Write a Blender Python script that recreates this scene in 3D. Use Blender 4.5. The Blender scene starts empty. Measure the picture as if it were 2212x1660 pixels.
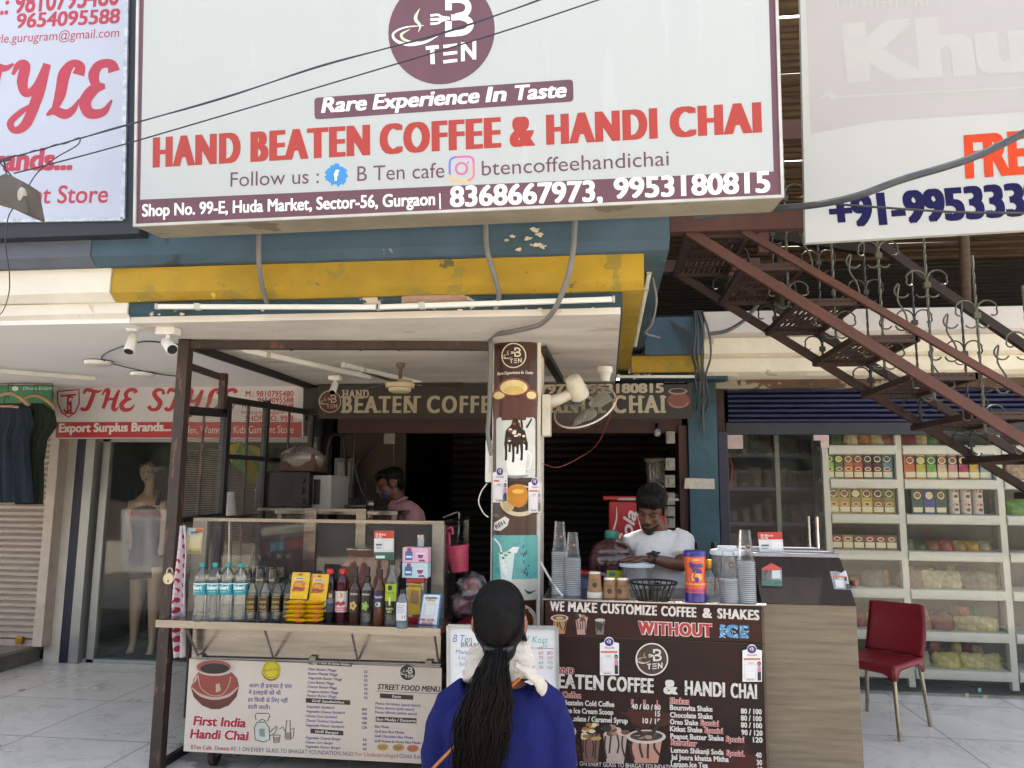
import bpy, bmesh, math, random
from math import sin, cos, tan, radians, pi, atan2, sqrt
from mathutils import Vector, Matrix, noise as mnoise
random.seed(7)
scene = bpy.context.scene
COL = scene.collection
# ------------------------------------------------------------------ camera
CAM_H, YAW, PITCH, ROLL = 1.5, radians(7), radians(7.9), radians(.5)
_f = Vector((-sin(YAW)*cos(PITCH), cos(YAW)*cos(PITCH), sin(PITCH)))
_r0 = Vector((cos(YAW), sin(YAW), 0)); _u0 = _r0.cross(_f)
_r = cos(ROLL)*_r0+sin(ROLL)*_u0; _u = cos(ROLL)*_u0-sin(ROLL)*_r0
EYE = Vector((0, 0, CAM_H)); FPX = 1660.
cd = bpy.data.cameras.new('camera'); cam = bpy.data.objects.new('camera', cd); COL.objects.link(cam)
cam.matrix_world = Matrix(((_r.x, _u.x, -_f.x, 0), (_r.y, _u.y, -_f.y, 0), (_r.z, _u.z, -_f.z, CAM_H), (0, 0, 0, 1)))
cd.sensor_width = 36; cd.lens = 36*FPX/2212; cd.clip_start = .05; cd.clip_end = 2000
scene.camera = cam
# ------------------------------------------------------------------ light
SUN_EL, SUN_AZ = radians(50), radians(14)      # azimuth from +Y towards +X: the sun stands behind the building
w = bpy.data.worlds.new('World'); scene.world = w; w.use_nodes = True
nt = w.node_tree; bg = nt.nodes['Background']
sky = nt.nodes.new('ShaderNodeTexSky'); sky.sky_type = 'NISHITA'; sky.sun_disc = False
sky.sun_elevation = SUN_EL; sky.sun_rotation = SUN_AZ; sky.dust_density = 4; sky.air_density = 1.0
hsv = nt.nodes.new('ShaderNodeHueSaturation'); hsv.inputs['Saturation'].default_value = .55      # haze over the city
nt.links.new(sky.outputs[0], hsv.inputs['Color']); nt.links.new(hsv.outputs[0], bg.inputs[0]); bg.inputs[1].default_value = .15
sd = bpy.data.lights.new('sun', 'SUN'); sd.energy = 5; sd.angle = radians(.5); sd.color = (1, .95, .86)
sun = bpy.data.objects.new('sun', sd); COL.objects.link(sun)
_s = Vector((sin(SUN_AZ)*cos(SUN_EL), cos(SUN_AZ)*cos(SUN_EL), sin(SUN_EL)))
sun.rotation_euler = _s.to_track_quat('Z', 'Y').to_euler(); sun.location = (0, 0, 20)
vs = scene.view_settings; vs.view_transform = 'Standard'; vs.look = 'None'; vs.exposure = 2.45; vs.gamma = 1
scene.cycles.max_bounces = 10; scene.cycles.transparent_max_bounces = 24; scene.cycles.diffuse_bounces = 5
# ------------------------------------------------------------------ reading points off the view
def ray(x, y): return _r*((x-1106)/FPX)-_u*((y-830)/FPX)+_f
def P(x, y, X=None, Y=None, Z=None):
    d = ray(x, y); i, v = (0, X) if X is not None else (1, Y) if Y is not None else (2, Z)
    return EYE+d*((v-EYE[i])/d[i])
def path(pts, Y): return [P(x, y, Y=Y) for x, y in pts]
def mpp(Y): return Y/FPX*1.005                   # metres per view unit at distance Y
class Pl:                                       # a flat face in the world: origin, right, up
    def __init__(s, o, u, v): s.o, s.u, s.v = Vector(o), Vector(u).normalized(), Vector(v).normalized(); s.n = s.u.cross(s.v)
    def uv(s, x, y):
        d = ray(x, y); p = EYE+d*((s.o-EYE).dot(s.n)/d.dot(s.n))-s.o
        return Vector((p.dot(s.u), p.dot(s.v)))
    def pt(s, a, b, l=0): return s.o+s.u*a+s.v*b+s.n*(l*.0007)
    def pp(s, x, y, l=0): q = s.uv(x, y); return s.pt(q.x, q.y, l)
def front(Y, yaw=0): return Pl((0, Y, 0), (cos(yaw), sin(yaw), 0), (0, 0, 1))
# ------------------------------------------------------------------ materials
def hx(s):
    c = [int(s[i:i+2], 16)/255 for i in (1, 3, 5)]
    return tuple(x/12.92 if x < .04045 else ((x+.055)/1.055)**2.4 for x in c)
_M = {}
def mat(name, c, r=.6, met=0., var=.18, sc=7., c2=None, peel=None, bump=0., grain=None, coat=0., spec=.5, sheen=0, stretch=None):
    """procedural material: base colour broken up by two noises, optional flaked second/third colour and bump"""
    if name in _M: return _M[name]
    m = bpy.data.materials.new(name); m.use_nodes = True; t = m.node_tree; N = t.nodes; L = t.links
    b = N['Principled BSDF']; b.inputs['Roughness'].default_value = r; b.inputs['Metallic'].default_value = met
    b.inputs['Specular IOR Level'].default_value = spec; b.inputs['Coat Weight'].default_value = coat
    if isinstance(c, str): c = hx(c)
    if isinstance(c2, str): c2 = hx(c2)
    tc = N.new('ShaderNodeTexCoord'); co = tc.outputs['Object']
    if stretch:
        mp = N.new('ShaderNodeMapping'); mp.inputs['Scale'].default_value = stretch; L.new(co, mp.inputs[0]); co = mp.outputs[0]
    n1 = N.new('ShaderNodeTexNoise'); n1.inputs['Scale'].default_value = sc; n1.inputs['Detail'].default_value = 7; n1.inputs['Roughness'].default_value = .62
    L.new(co, n1.inputs['Vector'])
    cr = N.new('ShaderNodeValToRGB'); e = cr.color_ramp.elements
    e[0].position, e[1].position = .3, .72
    d = c2 if c2 else tuple(x*(1-var*1.6) for x in c)
    e[0].color = (*d, 1); e[1].color = (*tuple(min(1, x*(1+var*.5)) for x in c), 1)
    L.new(n1.outputs[0], cr.inputs[0]); out = cr.outputs[0]
    if peel:
        for pc, th, psc in peel:
            n2 = N.new('ShaderNodeTexNoise'); n2.inputs['Scale'].default_value = psc; n2.inputs['Detail'].default_value = 9; n2.inputs['Roughness'].default_value = .6
            n2.noise_dimensions = '4D'; n2.inputs['W'].default_value = psc*3.1+th*10
            L.new(co, n2.inputs['Vector'])
            r2 = N.new('ShaderNodeValToRGB'); r2.color_ramp.elements[0].position = th; r2.color_ramp.elements[1].position = th+.012
            L.new(n2.outputs[0], r2.inputs[0])
            mx = N.new('ShaderNodeMix'); mx.data_type = 'RGBA'; mx.inputs['B'].default_value = (*(hx(pc) if isinstance(pc, str) else pc), 1)
            L.new(r2.outputs[0], mx.inputs['Factor']); L.new(out, mx.inputs['A']); out = mx.outputs['Result']
    L.new(out, b.inputs['Base Color'])
    if bump:
        n3 = N.new('ShaderNodeTexNoise'); n3.inputs['Scale'].default_value = sc*4; n3.inputs['Detail'].default_value = 8
        L.new(co, n3.inputs['Vector']); bp = N.new('ShaderNodeBump'); bp.inputs['Strength'].default_value = bump; bp.inputs['Distance'].default_value = .02
        L.new(n3.outputs[0], bp.inputs['Height']); L.new(bp.outputs[0], b.inputs['Normal'])
    rr = N.new('ShaderNodeMapRange'); rr.inputs['To Min'].default_value = max(.02, r-.12); rr.inputs['To Max'].default_value = min(1, r+.12)
    L.new(n1.outputs[0], rr.inputs[0]); L.new(rr.outputs[0], b.inputs['Roughness'])
    if sheen: b.inputs['Sheen Weight'].default_value = sheen
    _M[name] = m; return m
def clear(name, tint=(1, 1, 1), veil=.06, veilcol=(.8, .85, .88), ior=1.45, rough=.03, boost=1.0):
    """thin clear sheet: tinted see-through, Fresnel gloss and a little dust"""
    if name in _M: return _M[name]
    m = bpy.data.materials.new(name); m.use_nodes = True; t = m.node_tree; N = t.nodes; L = t.links; N.remove(N['Principled BSDF'])
    tr = N.new('ShaderNodeBsdfTransparent'); tr.inputs[0].default_value = (*tint, 1)
    gl = N.new('ShaderNodeBsdfGlossy'); gl.inputs['Roughness'].default_value = rough
    df = N.new('ShaderNodeBsdfDiffuse'); df.inputs[0].default_value = (*veilcol, 1)
    tc = N.new('ShaderNodeTexCoord'); nz = N.new('ShaderNodeTexNoise'); nz.inputs['Scale'].default_value = 4; nz.inputs['Detail'].default_value = 8; L.new(tc.outputs['Object'], nz.inputs['Vector'])
    mr = N.new('ShaderNodeMapRange'); mr.inputs['From Min'].default_value = .3; mr.inputs['From Max'].default_value = .75; mr.inputs['To Min'].default_value = veil*.3; mr.inputs['To Max'].default_value = veil*1.7; L.new(nz.outputs[0], mr.inputs[0])
    m1 = N.new('ShaderNodeMixShader'); L.new(mr.outputs[0], m1.inputs[0]); L.new(tr.outputs[0], m1.inputs[1]); L.new(df.outputs[0], m1.inputs[2])
    fr = N.new('ShaderNodeFresnel'); fr.inputs[0].default_value = ior
    mu = N.new('ShaderNodeMath'); mu.operation = 'MULTIPLY'; mu.use_clamp = True; mu.inputs[1].default_value = boost; L.new(fr.outputs[0], mu.inputs[0])
    m2 = N.new('ShaderNodeMixShader'); L.new(mu.outputs[0], m2.inputs[0]); L.new(m1.outputs[0], m2.inputs[1]); L.new(gl.outputs[0], m2.inputs[2])
    L.new(m2.outputs[0], N['Material Output'].inputs[0]); _M[name] = m; return m
_inkn = {}
def ink(c, r=.45):                              # printed or painted colour
    return mat('print_'+c[1:]+('' if r == .45 else '_%d' % (r*100)), c, r=r, var=.07, sc=14)
# ------------------------------------------------------------------ text outlines (built-in font)
_TC = {}
def glyphs(s, off=0., sp=1., res=3):
    k = (s, off, sp, res)
    if k not in _TC:
        cu = bpy.data.curves.new('t', 'FONT'); cu.body = s; cu.size = 1; cu.offset = off; cu.space_character = sp; cu.resolution_u = res; cu.fill_mode = 'FRONT'
        o = bpy.data.objects.new('t', cu); COL.objects.link(o)
        me = o.to_mesh(); vv = [(v.co.x, v.co.y) for v in me.vertices]; ff = [tuple(p.vertices) for p in me.polygons]
        o.to_mesh_clear(); bpy.data.objects.remove(o); bpy.data.curves.remove(cu)
        _TC[k] = (vv, ff)
    return _TC[k]
_hv = glyphs('H')[0]; CAPH = max(v[1] for v in _hv)
# ------------------------------------------------------------------ mesh builder
def cat(pts, n=6):                               # Catmull-Rom through points
    pts = [Vector(p) for p in pts]
    if len(pts) < 3: return pts
    q = [2*pts[0]-pts[1]]+pts+[2*pts[-1]-pts[-2]]; out = []
    for i in range(1, len(q)-2):
        a, b, c, d = q[i-1:i+3]
        for k in range(n):
            t = k/n; out.append(.5*((2*b)+(c-a)*t+(2*a-5*b+4*c-d)*t*t+(3*b-a-3*c+d)*t**3))
    return out+[pts[-1]]
class MB:
    def __init__(s, m=None): s.V, s.F, s.I, s.mats, s.c = [], [], [], [], 0; m and s.m(m)
    def m(s, m):
        if m not in s.mats: s.mats.append(m)
        s.c = s.mats.index(m); return s
    def add(s, vs, fs):
        n = len(s.V); s.V += [Vector(v) for v in vs]; s.F += [tuple(i+n for i in f) for f in fs]; s.I += [s.c]*len(fs); return s
    def poly(s, pts): return s.add(pts, [tuple(range(len(pts)))])
    def box(s, x0, x1, y0, y1, z0, z1):
        return s.add([(x, y, z) for x in (x0, x1) for y in (y0, y1) for z in (z0, z1)],
                     [(0, 1, 3, 2), (4, 6, 7, 5), (0, 4, 5, 1), (2, 3, 7, 6), (0, 2, 6, 4), (1, 5, 7, 3)])
    def obox(s, o, a, b, c):                     # parallelepiped from corner and three edges
        o, a, b, c = map(Vector, (o, a, b, c))
        if a.cross(b).dot(c) < 0: a, b = b, a
        return s.add([o, o+a, o+a+b, o+b, o+c, o+a+c, o+a+b+c, o+b+c], [(0, 3, 2, 1), (4, 5, 6, 7), (0, 1, 5, 4), (1, 2, 6, 5), (2, 3, 7, 6), (3, 0, 4, 7)])
    def bar(s, p, q, w, h, up=(0, 0, 1)):         # rectangular bar between two points
        p, q = Vector(p), Vector(q); d = (q-p).normalized(); a = d.cross(Vector(up))
        a = a.normalized() if a.length > 1e-4 else Vector((1, 0, 0)); b = a.cross(d).normalized()
        return s.obox(p-a*w/2-b*h/2, q-p, a*w, b*h)
    def prism(s, pts, off):
        pts = [Vector(p) for p in pts]; off = Vector(off); n = len(pts)
        return s.add(pts+[p+off for p in pts], [tuple(range(n))[::-1], tuple(range(n, 2*n))]+[(i, (i+1) % n, n+(i+1) % n, n+i) for i in range(n)])
    def tube(s, pts, r, n=8, cap=True, closed=False, flat=1.):
        pts = [Vector(p) for p in pts]; k = len(pts); rs = r if isinstance(r, (list, tuple)) else [r]*k
        if len(rs) != k: rs = [rs[0]+(rs[-1]-rs[0])*i/(k-1) if len(rs) == 2 else rs[min(len(rs)-1, int(i*(len(rs)-1)/(k-1)))] for i in range(k)]
        vs = []; a = None
        for i, p in enumerate(pts):
            d = (pts[(i+1) % k]-pts[i-1]) if closed else pts[min(i+1, k-1)]-pts[max(i-1, 0)]
            d = d.normalized() if d.length > 1e-9 else Vector((0, 0, 1))
            if a is None: a = d.orthogonal().normalized()
            a = a-d*a.dot(d); a = a.normalized() if a.length > 1e-6 else d.orthogonal().normalized(); b = d.cross(a)
            vs += [p+(a*cos(2*pi*j/n)+b*sin(2*pi*j/n)*flat)*rs[i] for j in range(n)]
        fs = [(i*n+j, i*n+(j+1) % n, ((i+1) % k)*n+(j+1) % n, ((i+1) % k)*n+j) for i in range(k if closed else k-1) for j in range(n)]
        if cap and not closed: fs += [tuple(range(n))[::-1], tuple(range((k-1)*n, k*n))]
        return s.add(vs, fs)
    def cyl(s, p, q, r0, r1=None, n=14, cap=True): return s.tube([p, q], [r0, r0 if r1 is None else r1], n, cap)
    def lathe(s, o, prof, n=20, ax=(0, 0, 1), sx=1., sy=1.):
        o = Vector(o); R = Vector((0, 0, 1)).rotation_difference(Vector(ax)).to_matrix(); k = len(prof)
        vs = [o+R@Vector((r*cos(2*pi*j/n)*sx, r*sin(2*pi*j/n)*sy, z)) for r, z in prof for j in range(n)]
        fs = [(i*n+j, i*n+(j+1) % n, (i+1)*n+(j+1) % n, (i+1)*n+j) for i in range(k-1) for j in range(n)]
        if prof[0][0] > 1e-4: fs.append(tuple(range(n))[::-1])
        if prof[-1][0] > 1e-4: fs.append(tuple(range((k-1)*n, k*n)))
        return s.add(vs, fs)
    def ell(s, o, rx, ry, rz, n=16, rot=None):
        o = Vector(o); R = rot.to_3x3() if rot else Matrix.Identity(3); h = n//2
        vs = [o+R@Vector((rx*sin(pi*i/h)*cos(2*pi*j/n), ry*sin(pi*i/h)*sin(2*pi*j/n), rz*cos(pi*i/h))) for i in range(h+1) for j in range(n)]
        return s.add(vs, [(i*n+j, (i+1)*n+j, (i+1)*n+(j+1) % n, i*n+(j+1) % n) for i in range(h) for j in range(n)])
    # ---- flat print on a plane, read in view units
    def pg(s, pl, pts, l=0): return s.poly([pl.pp(x, y, l) for x, y in pts][::-1]) if False else s.poly([pl.pp(x, y, l) for x, y in pts])
    def rect(s, pl, x0, y0, x1, y1, l=0): return s.pg(pl, [(x0, y1), (x1, y1), (x1, y0), (x0, y0)], l)
    def pell(s, pl, cx, cy, rx, ry=None, l=0, a0=0, a1=360, n=32):
        ry = rx if ry is None else ry
        return s.pg(pl, [(cx+rx*cos(radians(a0+(a1-a0)*i/n)), cy-ry*sin(radians(a0+(a1-a0)*i/n))) for i in range(n+(a1-a0 < 360))], l)
    def ring(s, pl, cx, cy, rx, ry, t, l=0, a0=0, a1=360, n=36, t1=None):
        pts = [(cx+rx*cos(radians(a0+(a1-a0)*i/n)), cy-ry*sin(radians(a0+(a1-a0)*i/n))) for i in range(n+1)]
        return s.ink(pl, pts, t, l, sm=0)
    def ink(s, pl, pts, wd, l=0, sm=6):            # ribbon; wd number or list of widths (view units)
        q = [(Vector((x, y))) for x, y in pts]; c = cat(q, sm) if sm else q; k = len(c)
        if isinstance(wd, (list, tuple)):
            ws = []
            for i in range(k):
                f = i*(len(wd)-1)/(k-1); j = min(int(f), len(wd)-2); ws.append(wd[j]+(wd[j+1]-wd[j])*(f-j))
        else: ws = [wd]*k
        vs = []
        for i, p in enumerate(c):
            d = c[min(i+1, k-1)]-c[max(i-1, 0)]; nn = Vector((-d.y, d.x)); nn = nn.normalized() if nn.length > 1e-9 else Vector((0, 1))
            a, b = p+nn*ws[i]/2, p-nn*ws[i]/2
            vs += [pl.pp(a.x, a.y, l+i*.02), pl.pp(b.x, b.y, l+i*.02)]
        fs = []
        for i in range(k-1):
            f = (2*i, 2*i+1, 2*i+3, 2*i+2); e1 = vs[f[1]]-vs[f[0]]; e2 = vs[f[3]]-vs[f[0]]
            fs.append(f if e1.cross(e2).dot(pl.n) > 0 else f[::-1])
        return s.add(vs, fs)
    def text(s, pl, t, x0, y0, x1, y1, h, l=0, off=0., shear=0., bx=(0,), sp=1., al='L', sx=None, rot180=False, mirror=False):
        """text with its baseline from (x0,y0) to (x1,y1) and capital height h, all in view units"""
        vv, ff = glyphs(t, 0, sp, 4 if h > 14 else 2)
        if not ff: return s
        ov = off*.8; b0, b1 = min(bx)-off, max(bx)+off; nb = max(1, int(math.ceil((b1-b0)/.07))) if b1 > b0 else 0      # heavier weights: the outline repeated a hair apart
        sh = [(b0+(b1-b0)*k/nb if nb else b0, dy) for k in range(nb+1) for dy in ((-ov, ov) if ov and h > 9 else (0,))]
        a0, a1 = pl.uv(x0, y0), pl.uv(x1, y1); mx, my = (x0+x1)/2, (y0+y1)/2
        hm = (pl.uv(mx, my-h)-pl.uv(mx, my)).length; sy = hm/CAPH
        lo = min(v[0] for v in vv)+b0; hi = max(v[0] for v in vv)+b1; d = a1-a0; W = d.length; d.normalize(); e = Vector((-d.y, d.x))
        k = W/(hi-lo)
        for bi, (b, dy) in enumerate(sh):
            s.add([pl.pt(*(a0+d*((x+b-lo)*k+shear*y*sy)+e*((y+dy)*sy)), l+bi*.16) for x, y in vv], ff)
        return s
    def wob(s, amp, f=3., ax=(1, 1, 1)):
        for v in s.V:
            nv = mnoise.noise_vector(v*f); v += Vector((nv.x*ax[0], nv.y*ax[1], nv.z*ax[2]))*amp
        return s
    def build(s, name, par=None, sm=None, bev=0, label=None, cat_=None, group=None, kind=None, at=None, sol=0):
        """link everything gathered so far as ONE mesh object; the points are world points"""
        me = bpy.data.meshes.new(name)
        if par is not None:
            rt = par
            while rt.parent: rt = rt.parent
            org = rt.location.copy()
        elif at is not None: org = Vector(at)
        else:
            xs = [v.x for v in s.V]; ys = [v.y for v in s.V]; org = Vector(((min(xs)+max(xs))/2, (min(ys)+max(ys))/2, min(v.z for v in s.V)))
        me.from_pydata([v-org for v in s.V], [], s.F)
        for m_ in s.mats: me.materials.append(m_)
        me.polygons.foreach_set('material_index', s.I)
        if sm is not None:
            me.polygons.foreach_set('use_smooth', [True]*len(s.F)); me.set_sharp_from_angle(angle=radians(sm))
        me.update(); o = bpy.data.objects.new(name, me); COL.objects.link(o)
        if par is not None: o.parent = par
        else: o.location = org
        if bev:
            b = o.modifiers.new('bevel', 'BEVEL'); b.width = bev; b.segments = 2; b.limit_method = 'ANGLE'; b.angle_limit = radians(40); b.use_clamp_overlap = True
        if sol:
            b = o.modifiers.new('thick', 'SOLIDIFY'); b.thickness = sol
        tag(o, label, cat_, group, kind); return o
def tag(o, label=None, cat_=None, group=None, kind=None):
    for k, v in (('label', label), ('category', cat_), ('group', group), ('kind', kind)):
        if v: o[k] = v
    return o
def T(name, label, cat_, loc, group=None):       # empty at the base of a thing
    o = bpy.data.objects.new(name, None); COL.objects.link(o); o.location = loc; o.empty_display_size = .1
    return tag(o, label, cat_, group)
KIDS = {}
def copy_tree(o, loc=None, rz=None, label=None, par=None):
    c = o.copy(); COL.objects.link(c)
    if par is not None: c.parent = par
    if loc is not None: c.location = loc
    if rz is not None: c.rotation_euler.z = rz
    if label: c['label'] = label
    for ch in [x for x in COL.objects if x.parent == o]: copy_tree(ch, par=c)
    return c
def blobby(mb, name, par, vox=.008, it=4, crease=0, csz=.05, **k):   # fuse overlapping shapes into one continuous skin
    o = mb.build(name, par, **k)
    r = o.modifiers.new('fuse', 'REMESH'); r.mode = 'VOXEL'; r.voxel_size = vox; r.use_smooth_shade = True
    s_ = o.modifiers.new('soften', 'SMOOTH'); s_.factor = .5; s_.iterations = it
    if crease:
        tx = bpy.data.textures.new('creases', 'CLOUDS'); tx.noise_scale = csz; tx.noise_depth = 3
        d = o.modifiers.new('creases', 'DISPLACE'); d.texture = tx; d.strength = crease; d.mid_level = .5
    return o
# ================================================================== ground
WHITE_PL = mat('white_plaster', '#d9d5cd', r=.8, var=.07, sc=3, bump=.25)
def tile_mat():
    m = mat('marble_tile', '#dcd8cf', r=.3, var=.1, sc=2.2, peel=[('#a09a90', .60, 1.6), ('#8a8379', .665, 5)]); t = m.node_tree; N = t.nodes; L = t.links; b = N['Principled BSDF']
    tc = N.new('ShaderNodeTexCoord'); br = N.new('ShaderNodeTexBrick'); br.offset = 0; br.inputs['Scale'].default_value = 1; br.inputs['Brick Width'].default_value = .8; br.inputs['Row Height'].default_value = .8
    br.inputs['Mortar Size'].default_value = .006; br.inputs['Color1'].default_value = (1, 1, 1, 1); br.inputs['Color2'].default_value = (.93, .93, .95, 1); br.inputs['Mortar'].default_value = (.45, .42, .38, 1)
    mp = N.new('ShaderNodeMapping'); mp.inputs['Location'].default_value = (.3, .28, 0); L.new(tc.outputs['Object'], mp.inputs[0]); L.new(mp.outputs[0], br.inputs[0])
    wv = N.new('ShaderNodeTexNoise'); wv.inputs['Scale'].default_value = 1.3; wv.inputs['Distortion'].default_value = 2.6; wv.inputs['Detail'].default_value = 10; L.new(tc.outputs['Object'], wv.inputs[0])
    vr = N.new('ShaderNodeValToRGB'); e = vr.color_ramp.elements; e[0].position = .47; e[1].position = .53; e[0].color = (1, 1, 1, 1); e[1].color = (1, 1, 1, 1); k = vr.color_ramp.elements.new(.5); k.color = (.84, .85, .87, 1); L.new(wv.outputs[0], vr.inputs[0])
    old = b.inputs['Base Color'].links[0].from_socket; out = old
    for src in (br.outputs[0], vr.outputs[0]):
        mx = N.new('ShaderNodeMix'); mx.data_type = 'RGBA'; mx.blend_type = 'MULTIPLY'; mx.inputs['Factor'].default_value = 1; L.new(out, mx.inputs['A']); L.new(src, mx.inputs['B']); out = mx.outputs['Result']
    L.new(out, b.inputs['Base Color']); return m
TILE = tile_mat()
MB(mat('dusty_ground', '#c2b7a4', r=.9, var=.2, sc=.5, bump=.3)).box(-500, 500, -500, 500, -.6, -.36).build('ground', kind='structure', at=(0, 0, 0))
MB(TILE).box(-12, 12, 3.25, 6.46, -.3, 0).box(-12, -2.45, 2.2, 3.25, -.3, 0).build('pavement', kind='structure', at=(0, 0, 0))
MB(mat('kerb_concrete', '#8d8a84', r=.85, bump=.3)).box(-2.45, 12, 3.1, 3.25, -.36, -.002).build('kerb', kind='structure', at=(0, 3.1, -.36))
MB(mat('plinth_concrete', '#6c6862', r=.9, var=.25, sc=5, bump=.5)).box(-9, -4.9, 4.6, 6.4, 0, .125).m(mat('plinth_top', '#8d8276', r=.8, var=.2)).box(-9, -4.885, 4.585, 6.4, .125, .15).build('step', kind='structure', at=(-6, 5, 0))
# ================================================================== canopy and cafe building
BLUE = mat('blue_beam_paint', '#405468', r=.8, sc=2.2, c2='#2b454c', bump=.45, peel=[('#4f6a5c', .64, 3.1), ('#2a3a44', .63, 1.7), ('#a8a28f', .672, 4.3), ('#55453c', .68, 2.3)])
BLUE2 = mat('blue_fascia_paint', '#2c4654', r=.75, sc=3, c2='#1c323c', bump=.45, peel=[('#5f8a78', .645, 5.), ('#c4b9aa', .62, 6.5)])
YEL = mat('yellow_paint', '#aa8a24', r=.8, c2='#8a7222', sc=2.5, bump=.55, peel=[('#8a7832', .60, 5.5), ('#5f5a38', .665, 9), ('#c9ad4a', .66, 3.3)])
CEIL = mat('ceiling_whitewash', '#d2cbc2', r=.9, var=.14, sc=1.6, stretch=(1, 3, 1), peel=[('#b5a998', .62, 2.6), ('#a3937e', .69, 5)], bump=.15)
GREYB = mat('grey_blue_paint', '#565d6b', r=.8, var=.2, sc=3, bump=.4, peel=[('#3a4050', .68, 6)])
WMOULD = mat('white_moulding', '#d6d1c6', r=.8, var=.1, sc=2, bump=.45, peel=[('#b9b1a2', .65, 4)])
XL = -2.46                                        # where the neighbour's paint begins
cafe = T('cafe_building', 'two storey cafe building with peeling blue and yellow canopy mouldings over a dark open shop', 'building', (-.9, 6.4, 0))
def band(mb, x0, x1, yf, z0, z1, lip=0.):
    """a moulding course with a chamfered lower edge"""
    n = 40
    for i in range(n):
        a, b = x0+(x1-x0)*i/n, x0+(x1-x0)*(i+1)/n
        w = lambda x, k: mnoise.noise((x*1.7, k, 3.1))*.006
        pr = lambda x: [(x, 6.3, z0), (x, yf+.05, z0+w(x, 1)), (x, yf+w(x, 2), z0+.035+w(x, 3)), (x, yf+w(x, 4), z1), (x, 6.3, z1)]
        p, q = pr(a), pr(b)
        mb.add(p+q, [(j, j+1, j+6, j+5) for j in range(4)])
        if i == 0: mb.poly(p[::-1])
        if i == n-1: mb.poly(q)
    return mb
XR0, XR1, XR2 = .085, .185, .30
Z0, Z1, Z2, Z3 = 2.36, 2.452, 2.618, 2.92
band(MB(BLUE2), XL, XR0, 3.64, Z0, Z1).build('lower_fascia', cafe, sm=30)
band(MB(YEL), XL-.06, XR1, 3.57, Z1+.002, Z2).build('cornice', cafe, sm=30)
band(MB(BLUE), XL-.12, XR2, 3.48, Z2+.002, Z3).build('upper_beam', cafe, sm=30)
MB(CEIL).box(XL, XR0-.01, 3.66, 6.3, Z0-.012, Z0+.05).build('ceiling', cafe)
MB(mat('bare_plaster', '#a68a78', r=.9, var=.2, sc=9, bump=.5)).prism([P(x, y, Y=3.632) for x, y in ((866, 668), (868, 637), (900, 631), (1002, 633), (1010, 648), (1020, 651), (1004, 664))], (0, .012, 0)).build('plaster_patch', cafe)
rp = random.Random(3)
fl = MB(mat('flake_white', '#c3bba8', r=.9, var=.2, sc=30))
for k in range(26):                               # torn paint edges along the fascia and beam
    if k < 17: x, y, Yk, r0 = rp.uniform(330, 1330), rp.uniform(664, 686), 3.632, rp.uniform(2, 6)
    else: x, y, Yk, r0 = rp.uniform(1090, 1190), rp.uniform(490, 548), 3.472, rp.uniform(3, 9)
    y -= (x-300)*.019 if k < 17 else 0
    rr_ = [.55+.45*mnoise.noise((cos(a*pi/9)*1.3+k*7, sin(a*pi/9)*1.3, k))+rp.uniform(0, .45) for a in range(18)]
    fl = MB(mat('flake_white', '#c3bba8', r=.9, var=.2, sc=30)); fl.pg(front(Yk-k*.0004), [(x+r0*rr_[a]*cos(a*pi/9)*1.5, y+r0*rr_[a]*sin(a*pi/9)*.75) for a in range(18)]); fl.build('paint_flake', cafe)
MB(BLUE).box(-9, .33, 3.75, 9.7, Z3, 8.5).build('sun_block_wall', cafe)  # unseen upper mass, added to block the sun from the facade
# back part: lintel over the opening, return beam, dark room
MB(BLUE2).box(XR0+.03, .95, 6.1, 6.3, 2.38, 2.43).build('return_fascia', cafe)
MB(YEL).box(XR1+.02, .74, 6.05, 6.3, 2.43, 2.56).build('return_cornice', cafe)
MB(BLUE).box(XR2+.01, .76, 6.0, 6.3, 2.562, 2.858).build('return_beam', cafe)
MAROON = mat('maroon_lintel', '#3a1716', r=.5, var=.3, sc=5)
MB(MAROON).box(-2.3, .62, 6.40, 6.5, 1.98, 2.36).build('lintel', cafe)
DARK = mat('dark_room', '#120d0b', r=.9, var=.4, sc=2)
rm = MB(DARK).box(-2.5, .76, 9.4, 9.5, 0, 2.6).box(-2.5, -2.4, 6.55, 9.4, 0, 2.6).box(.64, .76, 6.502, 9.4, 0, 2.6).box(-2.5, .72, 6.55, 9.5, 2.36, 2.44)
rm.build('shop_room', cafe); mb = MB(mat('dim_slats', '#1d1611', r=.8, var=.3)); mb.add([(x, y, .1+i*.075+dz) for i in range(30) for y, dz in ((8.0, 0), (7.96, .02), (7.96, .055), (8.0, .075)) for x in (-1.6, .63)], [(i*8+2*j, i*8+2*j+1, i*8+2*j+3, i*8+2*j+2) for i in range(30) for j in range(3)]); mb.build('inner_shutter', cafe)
MB(mat('tan_board', '#3d2e20', r=.85, var=.3, sc=3)).box(-2.3, -1.72, 6.48, 6.53, .6, 1.98).build('side_panel', cafe)
MB(mat('red_door_frame', '#4a1a18', r=.5, var=.3, sc=6)).box(.585, .655, 6.36, 6.5, 0, 2.04).build('door_frame', cafe, bev=.004)
PILB = mat('blue_pillar_paint', '#33525f', r=.7, var=.3, sc=3, bump=.3, peel=[('#1d3038', .66, 5), ('#c8c2b4', .73, 7)])
MB(PILB).box(.66, .885, 6.30, 6.5, 0, 2.43).m(mat('white_patch', '#c5bdb0', r=.8, var=.2, sc=20)).prism([P(x, y, Y=6.298) for x, y in ((1478, 1056), (1480, 1033), (1543, 1035), (1544, 1057))], (0, .01, 0)).build('side_pillar', cafe)
MB(mat('shop_floor', '#6d6a64', r=.5, var=.2)).box(-2.4, .64, 6.46, 9.4, -.2, .004).build('shop_floor', kind='structure', at=(0, 6.5, 0))
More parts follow.
